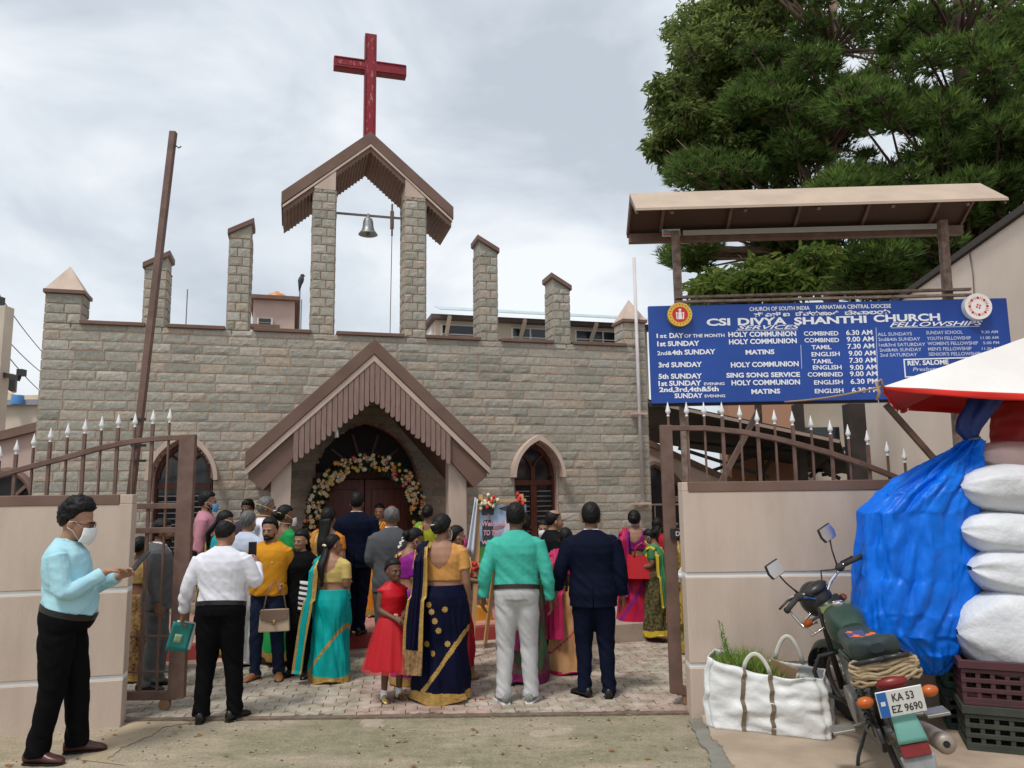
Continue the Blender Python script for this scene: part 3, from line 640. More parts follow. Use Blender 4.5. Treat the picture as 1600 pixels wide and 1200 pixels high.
fr_ = [('ALL SUNDAYS', 1371, 1425, (525, 524), 5.5, {}), ('SUNDAY SCHOOL', 1447, 1504, (522.5, 521.5), 5.5, {}), ('9.30 AM', 1533, 1559, (521, 520.5), 4.5, {}),
    ('2nd&4th SUNDAY', 1372, 1438, (533, 532), 5.5, {}), ('YOUTH FELLOWSHIP', 1448, 1517, (531.5, 530.5), 5.5, {}), ('11.00 AM', 1532, 1560, (530, 529.5), 4.5, {}),
    ('1st&3rd SATURDAY', 1373, 1446, (541.5, 540.5), 5.5, {}), ("WOMEN'S FELLOWSHIP", 1449, 1528, (539.5, 538.5), 5.5, {}), ('5.00 PM', 1536, 1561, (538, 537.5), 4.5, {}),
    ('2nd&4th SUNDAY', 1374, 1440, (549.5, 548.5), 5.5, {}), ("MEN'S FELLOWSHIP", 1450, 1518, (548, 547), 5.5, {}), ('11.30 AM', 1534, 1562, (547, 546.5), 4.5, {}),
    ('2nd SATURDAY', 1375, 1433, (557.5, 556.5), 5.5, {}), ("SENIOR'S FELLOWSHIP", 1451, 1532, (556, 555), 5.5, {}),
    ('E-mail', 1387, 1414, (617, 616.5), 5.5, {}), ('Csi', 1418, 1436, (616.5, 616), 5.5, {}), ('Presbyter', 1426, 1472, (580, 579), 6, {'shear': .2})]
lines('fellowship_lettering', fr_, LETD); lines('name_lettering', [('REV. SALOME', 1418, 1482, (571, 569), 7.5, B)], LET)
bx = MB(); (a, c), (b, d) = bd(1411, 561), bd(1560, 556.5); (e_, f_) = bd(1413, 590)
for q in (((a, c-.012), (b, d-.012), (b, d), (a, c)), ((a, f_), (a+.012, f_), (a+.012, c-.013), (a, c-.013)), ((b-.012, f_), (b, f_), (b, d-.013), (b-.012, d-.013)), ((a+.013, f_), (b-.013, f_), (b-.013, f_+.012), (a+.013, f_+.012))): bx.add([(p[0], -.005, p[1]) for p in q], [(0, 1, 2, 3)])
bx.build('name_box', LET, sign)
# round emblems
ex, ez = bd(1061, 493, .0); EM = thing  # left: yellow ring, red centre with a white figure
def disc(mb, x, z, r, y0, y1, m=0, n=36): mb.prism([(x+r*math.cos(2*math.pi*k/n), z+r*math.sin(2*math.pi*k/n)) for k in range(n)], 'y', y0, y1, m)
em = MB(); disc(em, ex, ez, .118, -.055, -.001, 0); disc(em, ex, ez, .076, -.059, -.0551, 1)
yel, red, wht = mat('emblem yellow', (.75, .5, .06), .4), mat('emblem red', (.6, .03, .03), .4), mat('emblem white', (.85, .83, .8), .4)
for k in range(20):
    an = k*2*math.pi/20; cx, cz = ex+.098*math.cos(an), ez+.098*math.sin(an); em.add([(cx+.008*math.cos(an+q), -.0562, cz+.008*math.sin(an+q)) for q in (0, 1.57, 3.14, 4.71)], [(0, 1, 2, 3)], 1)
fg = lambda pts: em.add([(ex+p[0], -.0605, ez+p[1]) for p in pts], [tuple(range(len(pts)))], 2)
fg([(.0+.014*math.cos(q*.63), .042+.014*math.sin(q*.63)) for q in range(10)]); fg([(-.012, .026), (.012, .026), (.022, -.05), (-.022, -.05)])
for s_ in (-1, 1): fg([(s_*.028, .02), (s_*.04, .02), (s_*.036, -.05), (s_*.026, -.05)]); fg([(s_*.012, .01), (s_*.03, .02), (s_*.03, .012), (s_*.012, -.0)])
em.build('round_emblem', [yel, red, wht], sign)
ex, ez = bd(1523, 481, .0); em = MB(); disc(em, ex, ez, .128, -.065, -.001, 0)
for k in range(16):
    an = k*2*math.pi/16; r0 = .083
    if k % 2 == 0: cx, cz = ex+r0*math.cos(an), ez+r0*math.sin(an); em.add([(cx+.014*math.cos(q*.785), -.0665, cz+.014*math.sin(q*.785)) for q in range(8)], [tuple(range(8))], 1)
    else:
        for w in (-.1, .1): em.add([(ex+rr*math.cos(an+w+dw), -.0665, ez+rr*math.sin(an+w+dw)) for rr, dw in ((.068, -.03), (.098, -.03), (.098, .03), (.068, .03))], [(0, 1, 2, 3)], 1)
for k in range(4):
    an = k*math.pi/2+.4; em.add([(ex+rr*math.cos(an+w), -.0665, ez+rr*math.sin(an+w)) for rr, w in ((.004, 0), (.022, -.5), (.028, 0), (.022, .5))], [(0, 1, 2, 3)], 1)
em.build('round_emblem', [wht, red], sign)
# posts, rails, struts and the little roof
RUST = mat('rusted angle iron', (.16, .1, .075), .7, (.3, .23, .19), 14, bump=.2, bsc=70)
def sl_(u, v, y=.0): x, z = bd(u, v, -y); return (x, y, z)
for u0, u1, v1 in ((1068, 1055, 362), (1494, 1472, 345)):
    p0 = sl_(u0, 640, .13); p1 = sl_(u1, v1, .13); d_ = Vector(p1)-Vector(p0); p0 = tuple(Vector(p0)-d_*(p0[2]/d_.z))
    MB().bar(p0, p1, .075, .075).build('sign_post', RUST, sign, bevel=.004)
ra = MB()
for dv in (0, 9): ra.bar(sl_(1056, 465+dv*.8, .06-dv*.006), sl_(1516, 452+dv, .06-dv*.006), .05, .022)
ra.build('cross_rail', RUST, sign)
for (u0, v0, u1, v1) in ((1186, 640, 1118, 770), (1384, 632, 1462, 720)): MB().bar(sl_(u0, v0, .16), sl_(u1, v1, .16), .05, .05).build('strut', BROWN2, sign)
rf = MB(); x0, x1 = bd(984, 305)[0], bd(1531, 284)[0]; 
def prof(x, a): return [(x, a[0], a[1]), (x, a[0], a[1]-.02)]
def slab(mb, A, Bq, th):                      # sloping sheet between two (y,z) points
    (ya, za), (yb, zb) = A, Bq; vs = []
    for x in (x0, x1):
        vs += [(x, ya, za), (x, yb, zb), (x, yb, zb-th), (x, ya, za-th)]
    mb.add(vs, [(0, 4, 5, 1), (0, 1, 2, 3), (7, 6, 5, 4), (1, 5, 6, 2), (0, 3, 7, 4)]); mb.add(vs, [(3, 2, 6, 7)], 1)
zr = bd(1257, 294, -.0)[1]; zf = bd(1278, 317, .42)[1]; zb_ = bd(1245, 357, -.42)[1]
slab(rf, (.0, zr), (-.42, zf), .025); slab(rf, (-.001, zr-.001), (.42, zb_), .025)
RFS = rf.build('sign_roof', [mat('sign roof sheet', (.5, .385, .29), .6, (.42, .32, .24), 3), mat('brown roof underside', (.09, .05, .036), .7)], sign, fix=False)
un = MB()
for x in (x0+.004, x1-.03): un.prism([(-.40, zf-.02), (.0, zr-.03), (.41, zb_-.02), (.41, zb_-.06), (.0, zr-.09), (-.4, zf-.05)], 'x', x, x+.02)
for k in range(5):
    x = x0+.35+k*(x1-x0-.7)/4; un.bar((x, -.38, zf-.04), (x, 0, zr-.06), .03, .03); un.bar((x, 0, zr-.06), (x, .38, zb_-.04), .03, .03)
un.box(x0+.02, x1-.02, .33, .41, zb_-.13, zb_-.04)
un.build('roof_frame', BROWN2, RFS)
tb = MB(); tb.bar((bd(1075, 350)[0], .29, zb_-.06), (bd(1498, 340)[0], .29, zb_-.06), .035, .045); tb.build('tube_lamp', mat('grey lamp batten', (.5, .52, .5), .5), sign)
ad = MB(); xx = bd(1044, 350)[0]; zs_ = zb_-.1; ad.box(xx-.02, xx+.165, .26, .275, zs_, zs_+.075, 0); ad.box(xx-.01, xx+.155, .254, .2585, zs_+.008, zs_+.026, 1)
text_mesh(ad, 'Sharon', lambda x, y, z: (xx-.008+x, .2565, zs_+.036+y), width=.155, height=.03, bold=.03, m=2)
ad.build('lamp_sticker', [mat('sticker white', (.75, .75, .72), .5), mat('sticker red', (.7, .12, .1), .5), mat('sticker teal', (.02, .3, .4), .5)], sign)
# ---------------------------------------------------------------- building on the right, shed and yard behind the gate
rb = thing('side_building', 'plain beige building flank rising behind the blue notice board', 'building', (5.5, 8, 0), -R_(8.8))
PLAIN = mat('plain beige flank', (.84, .71, .6), .85, (.76, .63, .53), .9, bump=.12, bsc=30)
MB().box(0, 5, -4.5, 6.0, -.05, 4.7).build('wall', PLAIN, rb, bevel=.01)
MB().box(-.05, 5, -4.55, 6.05, 4.702, 4.78).build('roof_edge', mat('dark parapet edge', (.06, .05, .045), .8), rb)
cb = MB(); cb.tube([(-.012, 1.2, 4.7), (-.016, 1.15, 4.4), (-.014, 1.2, 3.9), (-.014, .8, 3.5), (-.014, .5, 3.35)], .008, 5); cb.build('wall_cable', mat('grey cable', (.2, .17, .15), .7), rb)
shed = thing('shed', 'dark open shed with a sheet roof and black trusses behind the gate leaf', 'shed', (3.0, 12.5, 0))
dk = mat('shade dark sheet', (.03, .024, .022), .8, (.05, .038, .033), 4); bk = mat('black iron', (.03,)*3)  # shade inside the shed put into the near-black colour of roof and posts
def W_(o, u, v, D): p = atD(u, v, D); return (float(p[0])-o.location.x, float(p[1])-o.location.y, float(p[2]))
sh = MB(); A, Bq, Cq, Dq = W_(shed, 1012, 628, 13.2), W_(shed, 1312, 690, 12.2), W_(shed, 1330, 742, 21), W_(shed, 1012, 690, 21)
sh.add([A, Bq, Cq, Dq]+[(p[0], p[1], p[2]+.05) for p in (A, Bq, Cq, Dq)], [(0, 1, 2, 3), (7, 6, 5, 4), (0, 4, 5, 1), (1, 5, 6, 2), (3, 2, 6, 7), (0, 3, 7, 4)])
sh.build('shed_roof', dk, shed)
tb = MB(); tb.bar(A, Bq, .05, .05); tb.build('roof_edge', mat('pale edge', (.32, .24, .2), .7), shed)
for (u0, v0, u1, v1, D) in ((1060, 700, 1200, 745, 14), (1060, 690, 1330, 712, 15), (1100, 740, 1240, 690, 14.5), (1190, 742, 1215, 700, 14.2), (1240, 735, 1290, 735, 13.6), (1265, 745, 1320, 700, 13.6), (1298, 745, 1296, 706, 13.6), (1285, 742, 1318, 736, 13.6), (1285, 733, 1312, 748, 13.5)):
    MB().bar(W_(shed, u0, v0, D), W_(shed, u1, v1, D), .06, .06).build('truss_bar', bk, shed)
for (u0, u1, D) in ((1245, 1256, 13.0), (1326, 1352, 12.6)):
    a = W_(shed, u0, 640, D); b = W_(shed, u1, 640, D); MB().box(a[0], b[0], a[1], a[1]+.25, 0, a[2]+.1).build('shed_post', dk, shed)
yb = thing('rear_building', 'cream and orange rear building glimpsed through the dark shed', 'building', (4, 21.6, 0))
p = W_(yb, 1180, 640, 21.6); q = W_(yb, 1420, 640, 21.6)
MB().box(p[0], q[0], 0, 4, 0, 4.4).build('wall', CREAM, yb); r = W_(yb, 1240, 660, 21.5); MB().box(p[0]-1, r[0], -.9, -.02, 0, 4.6).build('side_wing', mat('orange plaster', (.5, .27, .17), .8), yb)
w_ = W_(yb, 1285, 670, 21.5); MB().box(w_[0]-.5, w_[0]+.5, -.03, -.004, 2.3, 3.5).build('window', GLASSD, yb)
an_ = thing('annexe', 'low beige annexe with sloping brown coping and arched grille right of church', 'building', (3.0, 14.2, 0))
P = [W_(an_, 1005, 690, 14.2), W_(an_, 1150, 757, 14.2)]
MB().prism([(P[0][0], 0), (P[1][0]+2.5, 0), (P[1][0]+2.5, P[1][2]), (P[1][0], P[1][2]), (P[0][0], P[0][2])], 'y', 0, 3).build('wall', BEIGE, an_)
MB().bar((P[0][0], -.04, P[0][2]+.02), (P[1][0], -.04, P[1][2]+.02), .1, .1).build('coping', BROWN, an_)
c0 = W_(an_, 1022, 760, 14.2); o2 = arch_pts(c0[0], .52, c0[2]-.4, c0[2]+.35); 
hd = MB(); hd.add([(q[0], -.02, q[1]) for q in [(c0[0]-.52, .6)]+o2+[(c0[0]+.52, .6)]], [tuple(range(len(o2)+2))]); AW = hd.build('window', GLASSD, an_)
hm = MB(); hm.tube([(q[0], -.05, q[1]) for q in arch_pts(c0[0], .56, c0[2]-.4, c0[2]+.4)], .07, 8); hm.build('window_hood', BROWN, AW)
gb = MB(); [gb.box(c0[0]-.5+k*.16, c0[0]-.48+k*.16, -.05, -.03, .6, c0[2]-.35) for k in range(7)]; [gb.box(c0[0]-.5, c0[0]+.5, -.06, -.051, z, z+.03) for z in (.8, 1.2, 1.55)]; gb.build('window_grille', CREAM, AW)
# ---------------------------------------------------------------- buildings far behind
def CL(u, v, y): # hit plane y=const in church-local frame -> local x,z
    n = Vector((-math.sin(AZ), math.cos(AZ), 0)); d = Vector(ray(u, v)); C0 = Vector(CP); P = Vector((OX, OY, 0))+n*y; t = n.dot(P-C0)/n.dot(d); p = C0+d*t-Vector((OX, OY, 0))
    return p.x*math.cos(AZ)+p.y*math.sin(AZ), p.z
def far_block(name, label, y, u0, u1, v, depth, m, wins=(), wh=.8, edge=None):
    x0, z1 = CL(u0, v, y); x1, _ = CL(u1, v, y); o = thing(name, label, 'building', CW((x0+x1)/2, y), AZ); h = (x1-x0)/2
    MB().box(-h, h, 0, depth, 0, z1).build('wall', m, o)
    MB().box(-h-.15, h+.15, -.25, depth+.1, z1+.002, z1+.12).build('roof_slab', edge or BROWN, o)
    for a, b, t, bb in wins:
        ax, az = CL(a, t, y); bx_, bz = CL(b, bb, y); ax -= (x0+x1)/2; bx_ -= (x0+x1)/2; az, bz = max(az, bz), min(az, bz)
        f = MB(); f.box(ax, bx_, -.06, -.002, bz, az); f = f.build('window', mat('white window frame', (.7, .68, .62), .6), o)
        n = max(1, int(round((bx_-ax)/.75))); w = (bx_-ax-.06)/n
        for k in range(n):
            for r0, r1 in ((.05, .48), (.54, .95)): 
                MB().box(ax+.05+k*w, ax+.03+(k+1)*w-.03, -.07, -.061, bz+(az-bz)*r0, bz+(az-bz)*r1).build('pane', GLASSD, f)
    return o, h, z1
o, h, z1 = far_block('rear_hall', 'cream hall with a strip of dark windows under glass roof sheets behind the right parapet', 9, 680, 1010, 500, 6, CREAM,
     [(688, 742, 507, 540), (798, 858, 512, 545), (897, 985, 516, 548)], edge=mat('dark fascia', (.12, .09, .085), .7))
SK = mat('roof sheet blue grey', (.42, .56, .6), .2, (.5, .62, .66), 3)
sk = MB()
for k in range(9): x = -h+k*2*h/9; sk.add([(x+.01, -.7, z1+.13), (x+2*h/9-.01, -.7, z1+.13), (x+2*h/9-.01, .2, z1+.42), (x+.01, .2, z1+.42)]+[(x+.01, -.7, z1+.15), (x+2*h/9-.01, -.7, z1+.15), (x+2*h/9-.01, .2, z1+.44), (x+.01, .2, z1+.44)], [(3, 2, 1, 0), (4, 5, 6, 7), (0, 1, 5, 4), (1, 2, 6, 5), (2, 3, 7, 6), (3, 0, 4, 7)])
sk.build('roof_sheet', SK, o)
MB().prism([(-h-1.6, 0), (-h-.002, 0), (-h-.002, z1), ], 'y', .3, 4).build('side_gable', mat('pale render', (.72, .68, .66), .8), o)
br = MB(); 
for k in range(6): x = -h+.3+k*2*h/6; br.bar((x, -.02, z1-.45), (x, -.55, z1), .09, .09)
br.build('eave_bracket', CREAM, o)
o, h, z1 = far_block('pink_house', 'pink house top with an orange water tank showing over the left parapet', 14, 396, 461, 468, 5, PINKW, [(402, 426, 497, 512)])
MB().box(-h-.05, .2, -.5, -.002, z1-1.0, z1-.9).build('sunshade', BROWN, o)
tk = tag(MB().lathe([(.34, 0), (.36, .2), (.34, .28), (.2, .36), (.08, .4), (.08, .43), (.01, .43)], 20, 0, (0, 0, 0)).build('water_tank', mat('orange plastic', (.62, .25, .07), .4), smooth=True, loc=Vector(o.matrix_basis @ Vector((.05, 1.0, z1+.121)))), 'round orange plastic water tank on the pink house roof', 'water tank')
bd_ = thing('antenna_rod', 'thin rod topped by a perched dark bird beside the pink house', 'antenna', Vector(o.matrix_basis @ Vector((h+.15, 1.0, 0))))
rod = mat('grey rod', (.2, .2, .21), .5)
zt = CL(459, 442, 15)[1]; MB().tube([(0, 0, 0), (0, 0, zt)], .025, 6).build('rod', rod, bd_)
bird = MB(); bird.tube([(-.02, 0, zt-.28), (0, 0, zt-.06), (.02, 0, zt+.08), (.05, 0, zt+.2), (.06, 0, zt+.27)], [.02, .06, .1, .085, .03], 8); bird.ell((.07, 0, zt+.27), (.075, .06, .065), 10, 6); bird.tube([(.12, 0, zt+.27), (.18, 0, zt+.25)], [.02, .004], 6)
tag(bird.build('bird', mat('dark feathers', (.05, .05, .06), .7), smooth=True, loc=bd_.location, rot=(0, 0, AZ)), 'dark bird perched on the thin rod beside the pink house', 'bird')
for u, v0, lab in ((293, 452, 'thin bare aerial rod showing between the two left parapet pillars'), (471, 468, 'thin bare aerial rod right of the pink house')):
    x, z = CL(u, v0, 13); tag(MB().tube([(0, 0, 0), (0, 0, z)], .018, 6).build('aerial', rod, loc=CW(x, 13)), lab, 'antenna')
# left side
lh = thing('cream_house', 'cream house with stepped parapet at the far left beyond the church', 'building', (-15, 20, 0))
P0 = W_(lh, -120, 640, 20); P1 = W_(lh, 66, 632, 20); MB().box(P0[0], P1[0]+1, 0, 6, 0, P1[2]).build('wall', CREAM, lh)
MB().box(P0[0], P1[0]+1, -.15, -.002, P1[2]-.02, P1[2]+.12).build('ledge', mat('blue grey ledge', (.3, .3, .34), .7), lh)
P2 = W_(lh, 30, 600, 20.6); MB().box(P0[0], P1[0]+1, .5, 6, P1[2]+.002, W_(lh, 50, 618, 20.6)[2]).build('upper_wall', mat('yellow render', (.66, .56, .4), .8), lh)
MB().prism([(P0[0], P1[2]), (P2[0], P1[2]), (P2[0], P2[2]-.3), (P0[0], P2[2]+.9)], 'y', .3, .49).build('stair_wall', mat('yellow render', (.66, .56, .4)), lh)
MB().lathe([(.15, 0), (.15, .22), (.14, .24), (.05, .25)], 16, 0, W_(lh, 27, 632, 19.8)).build('blue_drum', mat('blue plastic', (.08, .25, .55), .4), lh, auto=40)
tk2 = tag(MB().lathe([(.3, 0), (.3, .42), (.27, .48), (.1, .52)], 18).build('water_tank', mat('black plastic', (.03, .03, .035), .4), auto=40, loc=Vector(W_(lh, 6, 612, 21))+lh.location), 'black plastic water tank on the cream house', 'water tank')
lp = thing('lamp_post', 'cream post with a dark bracket arm and lamp at the far left edge', 'lamp post', [float(q) for q in (atD(-6, 640, 16)[0], 16, 0)])
MB().box(-.16, .12, -.15, .15, 0, W_(lp, 0, 480, 16)[2]).build('post', CREAM, lp); a = W_(lp, 0, 582, 16); b = W_(lp, 30, 592, 16); MB().bar((a[0]-.1, 0, a[2]), (b[0], 0, b[2]), .1, .1).build('arm', mat('dark arm', (.06, .045, .04), .6), lp)
c = MB(); c.box(b[0]-.02, b[0]+.1, -.08, .08, b[2]+.06, b[2]+.2); c.box(b[0]-.01, b[0]+.03, -.02, .02, b[2], b[2]+.07); c.build('lamp', mat('dark lamp', (.03, .03, .035), .4), lp); e2 = W_(lp, 2, 472, 16); c = MB(); c.box(e2[0]-.05, e2[0]+.05, -.05, .05, e2[2]-.1, e2[2]+.1); c.build('post_cap', mat('dark lamp', (.03, .03, .035), .4), lp)
lw = thing('yard_wall', 'pink side wall with a rising brown coping and arched opening left of the church', 'wall', (-8, 12.6, 0))
Pa, Pb = W_(lw, -60, 702, 12.6), W_(lw, 60, 668, 12.6)
MB().prism([(Pa[0]-1, 0), (Pb[0]+.4, 0), (Pb[0]+.4, Pb[2]+.1), (Pa[0]-1, Pa[2]-.2)], 'y', 0, .3).build('wall_body', PINKW, lw)
MB().bar((Pa[0]-1, -.05, Pa[2]-.2), (Pb[0]+.4, -.05, Pb[2]+.1), .12, .14).build('coping', BROWN, lw)
c0 = W_(lw, 12, 760, 12.6); o2 = arch_pts(c0[0], .42, c0[2]-.25, c0[2]+.2); hd = MB(); hd.add([(q[0], -.015, q[1]) for q in [(c0[0]-.42, .9)]+o2+[(c0[0]+.42, .9)]], [tuple(range(len(o2)+2))]); AW = hd.build('opening', DARK, lw)
hm = MB(); hm.tube([(q[0], -.04, q[1]) for q in arch_pts(c0[0], .46, c0[2]-.25, c0[2]+.25)], .06, 8); [hm.bar((c0[0], -.04, c0[2]-.3), (c0[0]+s_*.35, -.04, c0[2]+.02), .05) for s_ in (-1, 1)]; hm.build('opening_trim', BROWN, AW)
for i, (u0, v0, u1, v1) in enumerate(((-40, 400, 75, 560), (-40, 470, 75, 590), (-30, 500, 75, 622))):
    a, b = Vector(atD(u0, v0, 15)), Vector(atD(u1, v1, 24)); pts = [a.lerp(b, k/10)-Vector((0, 0, .12*math.sin(math.pi*k/10))) for k in range(11)]
    tag(MB().tube(pts, .012, 5).build('power_line', mat('cable black', (.05, .05, .055), .6)), 'thin dark overhead wires crossing the sky left of the church', 'power line', 'overhead wires at the far left')
# ---------------------------------------------------------------- trees
def leaf(mb, rnd, c, d, L, w, t, nrm=None):
    d = d.normalized(); s = d.cross(nrm or Vector((rnd.uniform(-1, 1), rnd.uniform(-1, 1), rnd.uniform(-1, 1))))
    if s.length < .01: return
    s = s.normalized()*w; mb.add([c, c+d*(L*.45)+s, c+d*L, c+d*(L*.45)-s], [(0, 1, 2, 3)], 0, t)
def tree(name, label, base, trunk, blobs, kind, cols, seed, dens=1.0, tr_r=.28, bark=(.13, .09, .065)):
    rnd = random.Random(seed); root = thing(name, label, 'tree', base); B0 = Vector(base); mb = MB(); br = MB()
    tp = [Vector(p)-B0 for p in trunk]; n = len(tp)
    br.tube(tp, [tr_r*(1-.7*i/(n-1)) for i in range(n)], 10)
    for (c, r, rz) in blobs:
        c = Vector(c)-B0
        j = min(range(n), key=lambda q: (tp[q]-c).length+max(0, tp[q].z-c.z+.8)*3); a = tp[j]; mid = a.lerp(c, .55)+Vector((rnd.uniform(-.3, .3), rnd.uniform(-.3, .3), rnd.uniform(-.1, .4)))
        br.tube([a, mid, c, c+(c-mid)*.3], [.065, .04, .022, .006], 6)
        if kind == 'broad':
            nt = int(34*dens*r*r/1.0)+14
            for k in range(nt):
                v = Vector((rnd.gauss(0, 1), rnd.gauss(0, 1), rnd.gauss(0, 1))).normalized(); q = rnd.uniform(.45, 1)**.6
                tw = c+Vector((v.x*r*q, v.y*r*q, v.z*rz*q)); out = (Vector((v.x, v.y, v.z*.4+.15))).normalized(); T0 = rnd.random()
                for l in range(13):
                    d = out*rnd.uniform(.1, .7)+Vector((rnd.uniform(-.9, .9), rnd.uniform(-.9, .9), rnd.uniform(-1.1, .1)))
                    p = tw+Vector((rnd.uniform(-.22, .22), rnd.uniform(-.22, .22), rnd.uniform(-.12, .12)))
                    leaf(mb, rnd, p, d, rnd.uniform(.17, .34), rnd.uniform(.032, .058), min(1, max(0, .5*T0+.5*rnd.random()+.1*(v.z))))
                br.tube([c+(tw-c)*.2, tw], [.016, .004], 4, cap=False)
        else:
            nt = int(150*dens*r*r)+40
            for k in range(nt):
                v = Vector((rnd.gauss(0, 1), rnd.gauss(0, 1), rnd.gauss(0, 1))).normalized(); q = rnd.random()**.42
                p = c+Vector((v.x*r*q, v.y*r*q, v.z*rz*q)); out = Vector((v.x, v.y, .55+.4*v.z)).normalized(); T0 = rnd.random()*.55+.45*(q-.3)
                for l in range(6):
                    d = out+Vector((rnd.uniform(-.75, .75), rnd.uniform(-.75, .75), rnd.uniform(-.5, .7)))
                    L = rnd.uniform(.16, .32); d = d.normalized(); s = d.cross(Vector((rnd.uniform(-1, 1), rnd.uniform(-1, 1), rnd.uniform(-1, 1)))).normalized()*.02
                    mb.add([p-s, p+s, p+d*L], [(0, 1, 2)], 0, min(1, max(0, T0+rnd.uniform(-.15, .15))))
            for k in range(4):
                e = c+Vector((rnd.uniform(-1, 1)*r, rnd.uniform(-1, 1)*r, rnd.uniform(-.3, .5)*rz)); br.tube([c, c.lerp(e, .5)+Vector((0, 0, -.06)), e], [.03, .018, .006], 5)
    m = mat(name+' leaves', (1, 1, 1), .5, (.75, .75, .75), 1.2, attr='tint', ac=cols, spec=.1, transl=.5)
    mb.build('crown', m, root, tint=True, fix=False)
    br.build('trunk', mat(name+' bark', bark, .9, tuple(x*.55 for x in bark), 5, stretch=(1, 1, .3), bump=.4, bsc=25), root, smooth=True, fix=False)
    return root
def blobs_px(lst, D, sq=.75, rnd=None):
    out = []
    for u, v, rp, dd in lst: p = atD(u, v, D+dd); r = rp/1200*(D+dd); out.append(([float(q) for q in p], r, r*sq))
    return out
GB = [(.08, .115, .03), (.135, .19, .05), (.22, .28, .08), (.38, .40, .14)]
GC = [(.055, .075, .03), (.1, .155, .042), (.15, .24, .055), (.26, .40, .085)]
rr = random.Random(77)
def scatter(cells, n, rp, seed, dd=1.6):
    r_ = random.Random(seed); out = []
    while len(out) < n:
        (u, v, a, b) = r_.choice(cells); th = r_.uniform(0, 6.28); q = math.sqrt(r_.random())
        out.append((u+a*q*math.cos(th), v+b*q*math.sin(th), r_.uniform(*rp), r_.uniform(-dd, dd)))
    return out
D = 25
bl1 = scatter([(1150, 55, 80, 60), (1200, 20, 90, 50), (1105, 150, 60, 40), (1180, 150, 90, 50), (1075, 205, 42, 38), (1120, 235, 60, 38), (1220, 90, 80, 60), (1175, 215, 70, 40), (1210, -60, 120, 50)], 125, (26, 44), 1, 2.2)
bl1 += scatter([(1062, 190, 22, 60), (1040, 225, 18, 30), (1090, 60, 24, 50), (1110, 262, 40, 14)], 34, (9, 17), 31, 1.6)
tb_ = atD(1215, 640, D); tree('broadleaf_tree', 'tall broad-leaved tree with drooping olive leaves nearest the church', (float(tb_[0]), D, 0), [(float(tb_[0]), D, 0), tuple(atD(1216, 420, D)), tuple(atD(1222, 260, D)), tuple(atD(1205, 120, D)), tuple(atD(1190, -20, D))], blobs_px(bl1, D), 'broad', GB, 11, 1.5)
D = 22
bl2 = scatter([(1300, 60, 110, 70), (1240, 110, 80, 60), (1200, 160, 45, 30), (1260, 230, 80, 40), (1330, 170, 60, 40), (1400, 60, 80, 60), (1180, 280, 100, 20), (1210, 330, 60, 25), (1110, 330, 40, 12), (1250, 380, 90, 50), (1330, 400, 70, 40), (1085, 395, 22, 14), (1100, 265, 40, 18), (1300, -60, 160, 50)], 190, (22, 44), 2, 2.4)
bl2 += scatter([(1085, 398, 16, 24), (1100, 262, 40, 22), (1120, 340, 60, 20), (1080, 330, 20, 20), (1300, 250, 120, 90)], 40, (9, 18), 32, 1.6)
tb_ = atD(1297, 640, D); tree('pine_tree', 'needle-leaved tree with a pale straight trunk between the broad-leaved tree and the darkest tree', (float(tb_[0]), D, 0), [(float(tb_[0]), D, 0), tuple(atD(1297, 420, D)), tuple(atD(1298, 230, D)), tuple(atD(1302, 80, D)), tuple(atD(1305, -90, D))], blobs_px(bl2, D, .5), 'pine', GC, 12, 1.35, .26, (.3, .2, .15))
D = 18
bl3 = scatter([(1480, 30, 130, 60), (1560, 90, 60, 70), (1400, 165, 90, 22), (1350, 160, 40, 15), (1500, 190, 110, 40), (1580, 210, 60, 50), (1470, 260, 90, 30), (1560, 290, 60, 40), (1400, 330, 60, 40), (1490, 330, 90, 40), (1430, 400, 90, 35), (1370, 440, 60, 20), (1540, -60, 160, 60), (1640, 150, 60, 150), (1330, 290, 50, 16)], 205, (28, 52), 3, 2.4)
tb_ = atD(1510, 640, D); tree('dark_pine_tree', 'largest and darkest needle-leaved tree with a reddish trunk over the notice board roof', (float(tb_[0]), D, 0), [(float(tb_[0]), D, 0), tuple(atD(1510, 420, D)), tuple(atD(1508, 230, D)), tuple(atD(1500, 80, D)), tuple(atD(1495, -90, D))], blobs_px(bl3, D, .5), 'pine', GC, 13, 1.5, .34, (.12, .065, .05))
D = 16
bl4 = scatter([(1150, 425, 45, 26), (1215, 425, 55, 24), (1130, 455, 30, 14), (1260, 410, 30, 18)], 20, (16, 26), 4, 1.0)
tb_ = atD(1180, 640, D); tree('young_tree', 'smaller bright green broad-leaved tree framed between the sign posts', (float(tb_[0]), D, 0), [(float(tb_[0]), D, 0), tuple(atD(1180, 520, D)), tuple(atD(1182, 440, D))], blobs_px(bl4, D, .7), 'broad', [(.06, .1, .02), (.1, .16, .03), (.16, .22, .045), (.24, .27, .07)], 14, 3.0, .1)
